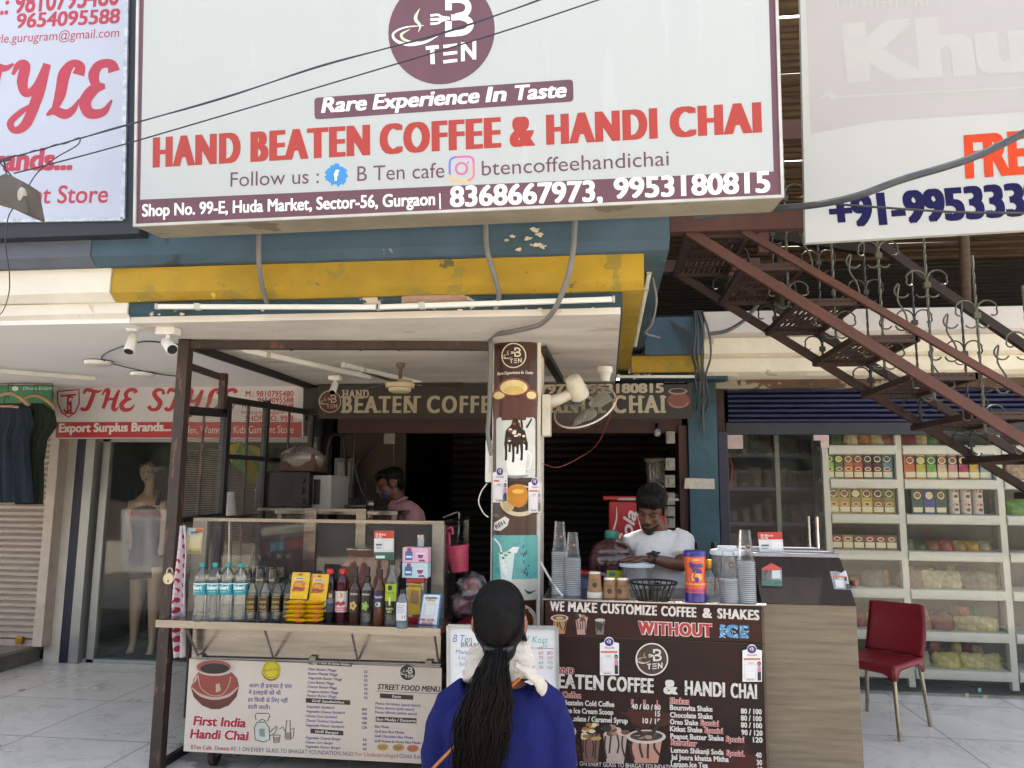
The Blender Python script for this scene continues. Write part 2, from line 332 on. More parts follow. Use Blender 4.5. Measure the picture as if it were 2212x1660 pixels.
# ================================================================== clothing shop next door
cl = T('clothing_shop', 'white plastered clothing shop with glass front and grey door frame', 'shop', (-4.5, 6.4, 0))
band(MB(WMOULD), -9, XL-.003, 3.63, Z0, Z1).build('lower_moulding', cl, sm=30)
band(MB(WMOULD), -9, XL-.063, 3.56, Z1+.002, Z2).build('upper_moulding', cl, sm=30)
band(MB(GREYB), -9, XL-.123, 3.475, Z2+.002, Z3).build('beam', cl, sm=30)
MB(mat('neighbour_ceiling', '#d8d6d4', r=.9, var=.04, sc=1)).box(-9, XL-.003, 3.66, 6.4, Z0-.01, Z0+.05).build('ceiling', cl)
S = P(118, 945, Y=6.36); Y0 = 6.38
NAVY = mat('navy_paint', '#191d35', r=.5, var=.25)
def vx(x, y, Y=Y0): return P(x, y, Y=Y).x
MB(mat('chalky_wall', '#c7c1b6', r=.85, var=.12, sc=4, bump=.3, peel=[('#5b5148', .725, 12)])).box(vx(116, 1200), vx(150, 1200), 6.36, 6.5, 0, 2.36).build('wall_pier', cl)
MB(NAVY).box(vx(150, 1200)+.002, vx(170, 1200), 6.355, 6.5, 0, 2.0).build('corner_strip', cl)
MB(mat('grey_aluminium', '#9a9c98', r=.4, met=.4, var=.1)).box(vx(172, 1200), vx(192, 1200), 6.34, 6.46, 0, 1.94).box(vx(200, 1200), vx(216, 1200), 6.4, 6.46, 0, 1.93).box(vx(192, 1200), -2.52, 6.4, 6.46, 1.9, 1.955).box(vx(192, 1200), -2.52, 6.4, 6.46, 0, .03).build('door_frame', cl, bev=.003)
GLASSL = clear('shop_glass', tint=(.95, .965, .95), veil=.01, boost=.55)
MB(GLASSL).box(vx(216, 1200), -2.52, 6.425, 6.433, .03, 1.9).build('glass_pane', cl)
MB(mat('shop_back_wall', '#7b8078', r=.8, var=.1, sc=2)).box(-5.2, -2.55, 8.6, 8.7, 0, 2.4).box(-5.3, -5.2, 6.5, 8.7, 0, 2.4).box(-2.6, -2.52, 6.5, 8.7, 0, 2.4).box(-5.3, -2.5, 6.5, 8.7, 2.37, 2.45).build('room_wall', cl)
MB(mat('wall_over', '#23263a', r=.8)).box(-9, -2.46, 6.42, 6.5, 1.956, 2.4).build('head_wall', cl)
MB(mat('shop_floor_grey', '#5e625e', r=.25, var=.2)).box(-5.2, -2.55, 6.46, 8.6, -.2, .005).build('shop_floor', kind='structure', at=(-4, 6.5, 0))
# closed roller shutter
SHB = mat('beige_shutter', '#a4978c', r=.55, var=.12, sc=5, stretch=(1, 1, 6), peel=[('#8b7a68', .68, 7)])
sh = T('roller_shutter', 'closed beige slatted roller shutter above the concrete step', 'shutter', (-5.2, 6.3, .15))
xs0, xs1 = -7.5, vx(92, 1250, 6.3); mb = MB(SHB); n = 42; pr = []
for i in range(n):
    z = .2+i*.052; pr += [(6.30, z), (6.275, z+.012), (6.275, z+.036), (6.30, z+.05)]
mb.add([(x, y, z) for y, z in pr for x in (xs0, xs1)], [(2*i, 2*i+1, 2*i+3, 2*i+2) for i in range(len(pr)-1)]).build('slats', sh)
MB(SHB).box(xs0, xs1, 6.26, 6.32, .15, .2).build('bottom_bar', sh)
MB(mat('shutter_rail', '#b8aa9c', r=.6, var=.15)).box(xs1+.002, vx(113, 1250, 6.3), 6.24, 6.36, .15, 2.36).build('guide_rail', sh, bev=.004)
MB(mat('brass', '#a8832f', r=.35, met=.9)).box(xs1-.14, xs1-.08, 6.22, 6.255, .17, .23).build('lock', sh, bev=.006)
# ================================================================== grocery shop
gs = T('grocery_shop', 'glass fronted grocery shop under cream mouldings with a raised blue shutter', 'shop', (2.3, 6.3, 0))
XG = .765
for k, (za, zb, yf) in enumerate(((2.40, 2.535, 6.06), (2.537, 2.69, 6.02), (2.692, 2.89, 5.98))):
    mb = MB(mat('cream_moulding', '#cfc6b1', r=.8, var=.12, sc=2.5, bump=.45, peel=[('#a89c86', .64, 3)]) if k < 2 else mat('grey_white_moulding', '#b9b3ad', r=.8, var=.1, sc=2.5, bump=.4))
    for i in range(24):
        a, b = XG+(7-XG)*i/24, XG+(7-XG)*(i+1)/24
        p = lambda x: [(x, 6.5, za), (x, yf+.05, za+mnoise.noise((x*2, 1, k))*.006), (x, yf, za+.03+mnoise.noise((x*2, 2, k))*.006), (x, yf, zb), (x, 6.5, zb)]
        mb.add(p(a)+p(b), [(j, j+1, j+6, j+5) for j in range(4)]); i or mb.poly(p(a)[::-1])
    mb.build('moulding', gs, sm=30)
MB(mat('rusty_lintel', '#5b4636', r=.8, var=.4, sc=6, peel=[('#8d8674', .56, 4)])).box(.885, 7, 6.3, 6.48, 2.33, 2.40).build('lintel', gs)
mb = MB(mat('navy_shutter', '#23284a', r=.35, var=.25, sc=4, stretch=(1, 1, 4), met=.3)); pr = []
for i in range(7): z = 2.06+i*.04; pr += [(6.42, z), (6.392, z+.01), (6.392, z+.028), (6.42, z+.04)]
mb.add([(x, y, z) for y, z in pr for x in (.99, 7)], [(2*i, 2*i+1, 2*i+3, 2*i+2) for i in range(len(pr)-1)])
mb.build('shutter', gs)
MB(mat('shutter_bar', '#161a26', r=.45, var=.3)).box(.97, 7, 6.38, 6.44, 1.965, 2.06).build('shutter_bar', gs)
MB(mat('rust_side', '#3a241c', r=.8, var=.5, sc=10)).box(.89, .95, 6.33, 6.46, 1.98, 2.33).build('shutter_box', gs)
MB(NAVY).box(.89, .965, 6.30, 6.46, 0, 1.98).build('door_frame', gs, bev=.004)
GLASSR = clear('grocery_glass', tint=(.975, .975, .96), veil=.01, boost=.5)
for x0, x1 in ((.97, 1.70), (1.708, 2.93), (2.936, 4.2), (4.206, 6)):
    MB(GLASSR).box(x0, x1, 6.37, 6.378, .01, 1.96).build('glass_pane', gs)
MB(mat('steel_rail', '#c8cbca', r=.25, met=.9)).cyl((1.62, 6.30, .75), (1.62, 6.30, 1.32), .014).cyl((1.585, 6.41, .75), (1.585, 6.41, 1.32), .014).cyl((1.62, 6.30, .85), (1.585, 6.41, .85), .009).build('door_handle', gs, sm=40)
pk = mat('pink_patch', '#b39c98', r=.6)
for x0, x1, y0, y1 in ((1563, 1604, 940, 970), (1757, 1790, 940, 952), (1773, 1790, 952, 968)):
    a, b = P(x0, y1, Y=6.36), P(x1, y0, Y=6.36); MB(pk).box(a.x, b.x, 6.355, 6.366, a.z, b.z).build('patch_fitting', gs, bev=.002)
MB(mat('grocery_back', '#3c3f3a', r=.8, var=.2)).box(.7, 6.6, 8.2, 8.3, 0, 2.4).box(6.5, 6.6, 6.5, 8.2, 0, 2.4).box(.74, .8, 6.5, 8.2, 0, 2.4).box(.7, 6.6, 6.48, 8.3, 2.33, 2.38).build('room_wall', gs)
MB(mat('grocery_floor', '#777771', r=.3, var=.2)).box(.8, 6.5, 6.46, 8.2, -.2, .004).build('shop_floor', kind='structure', at=(3, 6.5, 0))
# ================================================================== upper terrace of bamboo behind the stairs
bt = T('bamboo_shelter', 'slatted bamboo roof and posts on the terrace behind the iron stairs', 'shelter', (2.5, 8, 2.9))
BAM = mat('bamboo', '#4f3b26', r=.75, var=.35, sc=5, stretch=(1, 6, 6)); BAMD = mat('bamboo_dark', '#241b14', r=.85, var=.35, sc=4)
mb = MB(BAM); rb = random.Random(5)
for i in range(66):
    y = 4.85+i*.075+rb.uniform(-.012, .012); z = 5.2-(y-4.85)*.2; r = rb.uniform(.0345, .0395)
    mb.tube([(.36, y, z+rb.uniform(-.01, .01)), (2.5, y, z+rb.uniform(-.02, .02)), (6.5, y, z)], r, 6)
mb.build('roof_poles', bt, sm=60)
mb = MB(BAMD)
for i in range(38):
    z = 2.95+i*.043; mb.tube([(.4, 9.4, z+rb.uniform(-.008, .008)), (3, 9.4, z+rb.uniform(-.008, .008)), (6.5, 9.4, z)], rb.uniform(.0205, .0235), 5)
mb.build('back_screen', bt, sm=60)
for x, y in ((1.15, 7.3), (2.95, 6.6), (1.9, 8.6), (4.2, 7)):
    MB(BAM).tube(cat([(x, y, 2.9), (x+.03, y, 3.7), (x, y, 4.9)]), .045, 8).build('post', bt, sm=60)
MB(BAM).bar((.9, 7.2, 3.9), (1.35, 7.2, 4.7), .07, .07).build('brace', bt)
MB(BAMD).bar((.5, 7.0, 4.02), (2.4, 7.0, 3.66), .09, .09).build('cross_beam', bt)
MB(mat('terrace_slab', '#2a2622', r=.9, var=.3)).box(.34, 7, 6.1, 9.6, 2.86, 2.895).build('slab', bt)
MB(mat('sky_block_dark', '#1d1815', r=.9, var=.4, sc=3)).box(.34, 7, 9.9, 10, 2.9, 4.6).build('sky_block_wall', bt)  # added dark sheet, raised to shut out the sky behind the stairs
# ================================================================== logo used on sign, pillar, poster, counter
def logo(mb, pl, cx, cy, r, l, disc, fg, ringc=None, leaf=None, tilt=0., rs=1.):
    """round cafe mark: letter B with a fork on its back, steaming cup, TEN beneath"""
    k = r/115.
    X = lambda x, y: (cx+(x-954)*k, cy+(y-68)*k+(x-954)*k*tilt)
    mb.m(disc); mb.pg(pl, [X(954+115*rs*cos(a*pi/24), 68-115*rs*sin(a*pi/24)) for a in range(48)], l)
    if ringc:
        mb.m(ringc); mb.ink(pl, [X(954+111*rs*cos(a*pi/24), 68-111*rs*sin(a*pi/24)) for a in range(49)], 8*k*1.2, l+1, sm=0)
    mb.m(fg); P_ = lambda pts, lw: mb.ink(pl, [X(*p) for p in pts], [w_*k for w_ in lw] if isinstance(lw, (list, tuple)) else lw*k, l+2)
    P_([(962, 3), (992, 2), (1008, 9), (1012, 21), (1005, 33), (985, 38)], 13); mb.ink(pl, [X(969, -3), X(969, 24)], 14*k, l+2.3)
    mb.ink(pl, [X(975, 40), X(996, 40), X(1012, 47), X(1017, 58), (X(1010, 69)), X(994, 74), X(963, 75)], 13*k, l+2.6); mb.ink(pl, [X(969, 81), X(969, 48)], 14*k, l+2.9)
    mb.ink(pl, [X(930, 34), X(946, 33), X(955, 38), X(972, 41)], 5*k, l+2.3); mb.ink(pl, [X(930, 52), X(946, 51), X(955, 46), X(972, 42)], 5*k, l+2.6); mb.ink(pl, [X(930, 43), X(972, 42)], 6*k, l+2.9)
    P_([(946, 79), (918, 91), (884, 95), (858, 87), (849, 74), (858, 64), (880, 57), (916, 55)], [1, 6, 7, 6, 5, 4, 3, 1])
    mb.m(leaf or fg); P_([(907, 18), (899, 33), (899, 43), (908, 55), (904, 69)], [1, 7, 8, 5, 1]); P_([(886, 62), (868, 72), (872, 83), (892, 90), (914, 90)], [1, 6, 6, 4, 1])
    mb.m(fg)
    P_([(920, 104), (948, 102)], 8); mb.ink(pl, [X(934, 104), X(935, 139)], 9*k, l+2.4)
    for dy in (0, 16, 33): mb.ink(pl, [X(958, 102+dy), X(988, 99.5+dy)], 7*k, l+2)
    mb.ink(pl, [X(1000, 135), X(1000, 94)], 8*k, l+2); mb.ink(pl, [X(1000, 97), X(1024, 128)], 8*k, l+2.3); mb.ink(pl, [X(1025, 132), X(1025, 91)], 8*k, l+2.6)
def rrect(pts4, r):                               # rounded quad from four corners
    out = []
    for i in range(4):
        p, q, n_ = Vector(pts4[i]), Vector(pts4[i-1]), Vector(pts4[(i+1) % 4]); a = (q-p).normalized()*r; b = (n_-p).normalized()*r
        for t in (0, .25, .5, .75, 1): out.append(tuple((p+a)*(1-t)**2+2*p*t*(1-t)+(p+b)*t*t))
    return out
# ================================================================== main signboard
tl = radians(5)
bl, br_ = P(292, 488, Y=3.1), P(1690, 425, Y=3.1)
SG = Pl(bl, br_-bl, (0, -sin(tl), cos(tl))); SW = (br_-bl).length; SH = 1.62
SG.v = (SG.v-SG.u*SG.v.dot(SG.u)).normalized(); SG.n = SG.u.cross(SG.v)
sg = T('signboard', 'large white cafe signboard with maroon border, round logo and red lettering', 'signboard', bl+Vector((SW/2, .1, 0)))
FLEX = mat('flex_print', '#a3a9ab', r=.45, var=.012, sc=1.5, stretch=(7, 1, .5), peel=[('#a5abae', .60, 2.2)])
MAR = mat('faded_maroon', '#5c3a46', r=.45, var=.1, sc=2, stretch=(5, 1, 1))
RED = mat('faded_red', '#9a3027', r=.55, var=.06, sc=3); WH = ink('#e2e4e4')
mb = MB(MAR); q = [SG.pt(0, 0), SG.pt(SW, 0), SG.pt(SW, SH), SG.pt(0, SH)]; mb.poly(q)
mb.m(FLEX); m0, m1 = SG.uv(303, 432), SG.uv(1671, 371)
mb.poly([SG.pt(*SG.uv(303, 432), 1), SG.pt(*SG.uv(1671, 371), 1), SG.pt(SW-.03, SH, 1), SG.pt(.03, SH, 1)])
logo(mb, SG, 954, 68, 115, 2, MAR, ink('#dfe3e4'), leaf=ink('#b7c9b0'), tilt=-.035)
mb.m(MAR); mb.pg(SG, rrect([(680, 259), (1239, 220), (1238, 172), (679, 212)], 9), 2)
mb.m(WH)
for t, xa, xb in (('Rare', 694, 791), ('Experience', 805, 1034), ('In', 1049, 1092), ('Taste', 1107, 1222)):
    yy = lambda x: 244-(x-694)*.0644
    mb.text(SG, t, xa, yy(xa), xb, yy(xb), 31, 3, off=.022, shear=.2, bx=(0, .02))
mb.m(RED); base = lambda x: 362-(x-330)*.0578
for t, xa, xb in (('HAND', 330, 520), ('BEATEN', 541, 800), ('COFFEE', 820, 1083), ('&', 1101, 1156), ('HANDI', 1180, 1421), ('CHAI', 1447, 1646)):
    mb.text(SG, t, xa, base(xa), xb, base(xb), 63.5, 2, off=.012, bx=(-.075, -.05, -.025, 0, .025, .05, .075), sp=1.2)
mb.m(MAR); mb.text(SG, 'Follow us :', 498, 404, 689, 396, 31, 2); mb.text(SG, 'B Ten cafe', 772, 392, 960, 384, 32, 2); mb.text(SG, 'btencoffeehandichai', 1041, 380, 1445, 358, 32, 2)
mb.m(ink('#2f7fbf')); r9 = random.Random(9)
mb.pg(SG, [(727+(24+r9.uniform(-3, 4))*cos(a*pi/20), 379-(23+r9.uniform(-4, 4))*sin(a*pi/20)) for a in range(40)], 2); mb.m(WH).text(SG, 'f', 721, 390, 732, 390, 21, 3, off=.05)
ig = [('#5a63c0', 0, 90), ('#a05a9a', 90, 180), ('#d8aa60', 180, 270), ('#c7607a', 270, 360)]
cn = [(972, 392), (1024, 389), (1023, 338), (971, 341)]
R_ = rrect(cn, 14)
for i in range(20):
    a, b = R_[i], R_[(i+1) % 20]; mb.m(ink(('#d8a860', '#cf6f7e', '#b65f9c', '#6a68bc')[i//5])); mb.ink(SG, [a, b], 4.6, 2+.2*(i % 2), sm=0)
mb.m(ink('#b9608f')); mb.ring(SG, 997, 365, 12, 12, 4.6, 2.5); mb.pell(SG, 1011, 352, 2.6, l=2.5, n=10)
mb.m(WH); mb.text(SG, 'Shop No. 99-E, Huda Market, Sector-56, Gurgaon', 307, 468, 940, 443, 26, 1, off=.018, bx=(0, .02)); mb.ink(SG, [(951, 452), (950, 418)], 3, 1)
mb.text(SG, '8368667973,', 972, 447, 1302, 434, 43, 1, off=.02, bx=(0, .025)); mb.text(SG, '9953180815', 1326, 429, 1664, 415, 43, 1, off=.02, bx=(0, .025))
mb.build('printed_face', sg)
bx_ = mat('dusty_sign_box', '#8f8776', r=.8, var=.2, sc=3, peel=[('#6f6450', .62, 4)], bump=.2)
mb = MB(bx_); D_ = SG.n*-.22; o = SG.o-SG.n*.004; mb.obox(o-SG.u*.006-SG.v*.004, SG.u*(SW+.012), D_, SG.v*(SH+.01)); mb.build('box', sg, bev=.004)
mb = MB(mat('aluminium_edge', '#b9b8b4', r=.5, met=.3, var=.15)); e_ = .012
for p, q in ((SG.pt(-.006, 0, 3), SG.pt(SW+.006, 0, 3)), (SG.pt(0, 0, 3), SG.pt(0, SH, 3)), (SG.pt(SW, 0, 3), SG.pt(SW, SH, 3))): mb.bar(p, q, e_, e_, SG.n)
mb.build('edge_trim', sg)
mb = MB(mat('screw_dark', '#2c2620', r=.6))
# ================================================================== neighbour's big sign
def strokes(mb, pl, X, data, w, l):
    for i, pts in enumerate(data):
        ws = None
        if isinstance(pts, tuple): pts, ws = pts
        mb.ink(pl, [X(*p) for p in pts], ws and [v*w for v in ws] or [w*.35, w, w, w*.35], l+i*1.1)
SCRIPT = {  # letter: strokes on a 100 high grid
 'T': [([(2, 22), (10, 4), (30, 6), (60, 12), (78, 4)], (.5, .8, .9, .6, .2)), ([(46, 10), (38, 50), (26, 88), (8, 96), (2, 84)], (.9, 1, .9, .6, .9))],
 'H': [([(2, 28), (12, 8), (26, 6), (24, 40), (14, 90)], (.3, .6, 1, 1, .7)), ([(72, 4), (62, 40), (56, 84), (66, 96), (78, 82)], (.5, 1, 1, .7, .2)), ([(16, 54), (40, 46), (66, 46)], (.5, .6, .5))],
 'E': [([(60, 18), (52, 4), (28, 6), (18, 24), (26, 42), (44, 45)], (1.1, .8, .8, 1, .8, .4)), ([(44, 45), (20, 52), (6, 74), (18, 94), (46, 92), (62, 70)], (.4, 1, 1.1, 1, .7, .15))],
 'S': [([(60, 24), (54, 6), (32, 4), (20, 20), (34, 42), (50, 62), (42, 90), (16, 94), (4, 78)], (.9, .6, .8, 1, 1.1, 1.1, .9, .7, 1))],
 'Y': [([(0, 24), (10, 6), (24, 8), (22, 38), (32, 58), (52, 46), (68, 8)], (.3, .6, 1, 1, .7, .7, .6)), ([(70, 4), (58, 60), (40, 112), (18, 126), (6, 112), (26, 92), (60, 72)], (.7, 1, .9, .6, .6, .5, .2))],
 'L': [([(58, 24), (60, 8), (42, 4), (28, 24), (24, 60), (14, 92)], (1.1, .8, .7, 1.1, 1, .5)), ([(0, 98), (16, 90), (38, 96), (54, 88), (66, 68)], (.2, .8, .9, .6, .15))]}
def script(mb, pl, word, x0, y0, x1, y1, h, w, l, pitch=None):
    n = len(word.replace(' ', '')); adv = {'T': 78, 'H': 84, 'E': 72, 'S': 74, 'Y': 80, 'L': 72, ' ': 45}
    tot = sum(adv[c] for c in word); k = (x1-x0)/tot; ky = h/100; x = x0
    for c in word:
        if c != ' ':
            ox = x; oy = y0+(y1-y0)*(x-x0)/(x1-x0); strokes(mb, pl, lambda a, b: (ox+a*k+(50-b)*k*.12, oy-h+b*ky), SCRIPT[c], w, l)
        x += adv[c]*k
LS = front(3.4); REDP = mat('crimson_print', '#a02a3c', r=.5, var=.06)
ls = T('signboard', 'white clothing store signboard with pink red script and phone numbers in a dark box', 'signboard', (-2.9, 3.5, 2.8))
a, b = P(-230, 478, Y=3.4), P(268, 470, Y=3.4)
mb = MB(mat('white_flex', '#a6adbd', r=.45, var=.04, sc=1.5)); mb.poly([a, b, (P(278, -140, Y=3.4)), P(-230, -140, Y=3.4)])
mb.m(REDP); bs = dict(off=.02, bx=(0, .02))
mb.text(LS, '.: 9810795480', 0, 32, 257, 10, 42, 1, **bs); mb.text(LS, '9654095588', 34, 61, 258, 50, 30, 1, **bs); mb.text(LS, 'thestyle.gurugram@gmail.com', -62, 97, 257, 80, 19, 1)
script(mb, LS, 'THE STYLE', -420, 252, 255, 252, 118, 24, 1)
mb.text(LS, 'Export Surplus Brands...', -410, 376, 156, 366, 44, 1, off=.03, bx=(0, .03)); mb.text(LS, 'Men, Women & Kids Garment Store', -480, 446, 232, 438, 36, 1, off=.012)
mb.build('printed_face', ls)
DB = mat('dark_sign_box', '#20252e', r=.6, var=.2)
o = b+Vector((.012, -.015, -.012)); p2 = P(298, 470, Y=3.45)
mb = MB(DB).obox(Vector((a.x, 3.403, b.z-.085)), (b.x-a.x+.085, 0, 0), (0, .3, 0), (0, 0, 1.7)); mb.build('box', ls, bev=.004)
MB(mat('crumpled_foil', '#b9c0c8', r=.35, var=.3, sc=30, met=.2)).bar(P(266, 474, Y=3.395), P(277, -140, Y=3.395), .02, .012, (0, 1, 0)).bar(P(-230, 482, Y=3.395), P(266, 474, Y=3.395), .012, .016).build('edge_trim', ls)
# ================================================================== banner on the other side
BN = front(3.6, radians(1)); bn = T('banner', 'pale hanging vinyl banner with faded lettering, orange word and navy phone number', 'banner', P(1950, 510, Y=3.6))
mb = MB(mat('vinyl', '#a3a5a4', r=.5, var=.04, sc=1.2)); rr_ = [(1740, 525), (2480, 482), (2480, -120), (1726, -120)]; mb.pg(BN, rr_)
mb.m(mat('faded_pink', '#9b9899', r=.5, var=.05, sc=1)); mb.pg(BN, [(1752, 290), (1900, 262), (2480, 225), (2480, -118), (1736, -118)], 1)
mb.m(mat('ghost_white', '#a09f9e', r=.5, var=.03)); mb.text(BN, 'Khu', 1828, 176, 2235, 150, 122, 2, off=.03, bx=(-.02, 0, .03)); mb.text(BN, 'जय माता की', 1780, 22, 2010, 14, 22, 2)
mb.ink(BN, [(1772, 214), (1790, 202), (1800, 211), (1812, 209)], [2, 12, 12, 5], 2); mb.ink(BN, [(1806, 210), (2480, 176)], 4, 2)
mb.m(mat('orange_print', '#b83c18', r=.6, var=.08, spec=.2)); mb.text(BN, 'FREE', 2085, 384, 2270, 370, 88, 2, off=.03, shear=.08, bx=(-.03, 0, .03))
mb.m(mat('navy_print', '#121040', r=.6, var=.1, spec=.15)); mb.text(BN, '+91-9953339918', 1794, 492, 2400, 452, 66, 2, off=.03, bx=(-.03, 0, .03))
mb.build('printed_face', bn)
mb = MB(mat('vinyl_back', '#a9a8a4', r=.7)); q = [BN.pp(x, y, -8) for x, y in rr_]; mb.prism([BN.pp(x, y, -2) for x, y in rr_], (0, .03, 0)); mb.build('frame', bn)
# ================================================================== inner cafe sign under the canopy
IN = front(5.95); IS = T('sign', 'dark brown cafe sign with cream slab lettering hung under the canopy ceiling', 'sign', P(1090, 905, Y=5.95))
mb = MB(mat('brown_board', '#2a241e', r=.6, var=.2, sc=3)); mb.rect(IN, 688, 831, 1496, 905); CRM = ink('#a59a84', .6)
logo(mb, IN, 713, 868, 24, 1, ink('#4a1a1c'), CRM, ringc=CRM)
mb.m(CRM)
def slab(s, x0, x1, y, h, l):
    mb.text(IN, s, x0, y, x1, y, h, l, off=.014, bx=(-.035, -.012, .012, .035), sp=1.25)
    vv, _ = glyphs(s, .014, 1.25, 3 if h > 14 else 2); lo = min(v[0] for v in vv)-.035; hi = max(v[0] for v in vv)+.035; k = (x1-x0)/(hi-lo)
    cx = 0
    for i, ch in enumerate(s):
        g0 = glyphs(s[:i+1], .014, 1.25)[0]
        if ch == ' ': continue
        h1 = max(v[0] for v in g0); g1 = glyphs(ch, .014)[0]; wd = max(v[0] for v in g1)-min(v[0] for v in g1); l0, r0_ = x0+(h1-wd-lo)*k, x0+(h1-lo)*k; st = .1*k; hs = .16*k; th = h*.12
        B = lambda xc, top: mb.rect(IN, xc-hs, y-h if top else y-th, xc+hs, y-h+th if top else y, l+2.2)
        if ch in 'BEFPDH': B(l0+st*.6, 1); ch == 'F' or B(l0+st*.6, 0)
        if ch in 'H': B(r0_-st*.6, 1); B(r0_-st*.6, 0)
        if ch in 'T': B((l0+r0_)/2, 0)
        if ch in 'A': B(l0+st*.3, 0); B(r0_-st*.3, 0)
        if ch in 'I': B((l0+r0_)/2, 1); B((l0+r0_)/2, 0)
        if ch in 'N': B(l0+st*.5, 1); B(l0+st*.5, 0); B(r0_-st*.5, 1)
slab('BEATEN COFFEE & HANDI CHAI', 739, 1436, 892, 36, 1)
slab('HAND', 740, 797, 860, 17, 1); mb.text(IN, '8368667973, 9953180815', 1060, 852, 1434, 848, 19, 1, off=.03, bx=(-.02, .02))
# clay pot picture
mb.m(ink('#6e3a30')); mb.pell(IN, 1466, 866, 25, 17, 1); mb.m(ink('#8d7468')); mb.pell(IN, 1464, 846, 21, 7, 2); mb.m(ink('#241a18')); mb.pell(IN, 1464, 845, 16, 4.5, 3); mb.m(ink('#8a6a60')); mb.ring(IN, 1466, 866, 22, 14, 3, 2, 200, 340)
mb.build('printed_face', IS); a, b = P(688, 905, Y=6.304), P(1496, 831, Y=5.954); MB(mat('sign_case', '#1d1a17', r=.7)).box(a.x, b.x, 5.953, 6.04, a.z, b.z).build('box', IS)
# ================================================================== clothing shop sign over its door
STY = front(6.1); st = T('sign', 'white sign with red script letters and crest above the clothing shop door', 'sign', P(380, 945, Y=6.1))
mb = MB(mat('sign_white', '#b9b5b4', r=.55, var=.06, sc=2)); mb.rect(STY, 117, 833, 655, 948)
RS = ink('#a01c24'); mb.m(RS); mb.rect(STY, 120, 912, 652, 946, 1); mb.m(mat('sign_white', '#b9b5b4')); mb.rect(STY, 373, 908, 380, 948, 2)
mb.m(RS); mb.ink(STY, [(124, 846), (125, 872), (134, 892), (148, 902), (162, 892), (171, 872), (171, 842), (148, 844), (124, 846)], 3.2, 1, sm=0)
for pts in ([(131, 856), (164, 853)], [(147, 856), (146, 893)], [(158, 860), (150, 858), (146, 866), (152, 876), (152, 886), (142, 890), (138, 884)], [(140, 893), (158, 893)], [(153, 866), (153, 893)]): mb.ink(STY, pts, 4, 1)
script(mb, STY, 'THE STYLE', 178, 888, 514, 888, 47, 9.5, 1)
for t, xa, y, h in (('M.: 9810795480', 530, 857, 12), ('9654095588', 556, 870, 11), ('Ph.: +91 124-4238548', 523, 882, 10), ('thestyle.gurugram@gmail.com', 520, 894, 7), ('SHOP NO. 99/B', 529, 910, 12)): mb.text(STY, t, xa, y, 634, y, h, 1, off=.02)
mb.m(ink('#c9c4c0')); mb.text(STY, 'Export Surplus Brands...', 127, 934, 370, 931, 18, 2, off=.03, bx=(0, .03)); mb.text(STY, 'Men, Women & Kids Garment Store', 398, 937, 634, 936, 16, 2)
mb.build('printed_face', st); a, b = P(117, 948, Y=6.104), P(655, 833, Y=6.104); MB(mat('sign_case_grey', '#7b7872', r=.7)).box(a.x, b.x, 6.103, 6.17, a.z, b.z).build('box', st)
# green board behind the hanging clothes
GB = front(5.9); mb = MB(ink('#1d6e45')); mb.rect(GB, -60, 832, 112, 898); mb.m(ink('#b9cfc0')); mb.pell(GB, 33, 840, 7, 5, 1); mb.text(GB, 'Dharti Emporio', 50, 843, 124, 842, 7, 1)
gb = T('sign', 'small green sign board hung behind the clothes hangers', 'sign', P(30, 898, Y=5.9)); mb.build('printed_face', gb); a, b = P(-60, 898, Y=5.904), P(112, 832, Y=5.904); MB(ink('#12452c')).box(a.x, b.x, 5.904, 5.93, a.z, b.z).build('board', gb)
# ================================================================== pillar with printed wrap
PY = 4.3; pc = T('pillar', 'square pillar wrapped in brown printed vinyl with drink pictures and the round cafe logo', 'pillar', (-.505, 4.43, 0))
PW = front(PY); WRAP = mat('brown_wrap', '#40211a', r=.32, var=.18, sc=2, stretch=(5, 5, .6), coat=.3)
xl, xr = -.648, -.368; xm = (xl+xr)/2; hw = (xr-xl)/2
def wrapz(x): return PY+.006+.055*((x-xm)/hw)**2      # the wrap bulges towards the street
class Wrap(Pl):                                        # print that follows the bulge
    def pt(s, a, b, l=0): p = s.o+s.u*a+s.v*b; p.y = wrapz(p.x)-l*.0009; return p
WP = Wrap((0, PY, 0), (1, 0, 0), (0, 0, 1))
mb = MB(WRAP); n = 16
xs = [xl+.008+(2*hw-.03)*i/n for i in range(n+1)]
mb.add([(x, wrapz(x), z) for x in xs for z in (0, 2.345)], [(2*i, 2*i+2, 2*i+3, 2*i+1) for i in range(n)])
mb.build('printed_wrap', pc, sm=60)
MB(mat('cream_pillar', '#cdc6b8', r=.8, var=.12, sc=4, peel=[('#7c7468', .72, 10)])).box(xl, xr, PY+.062, PY+.29, 0, 2.348).box(xr-.02, xr, PY+.05, PY+.062, 0, 2.348).build('shaft', pc)
from mathutils.geometry import tessellate_polygon
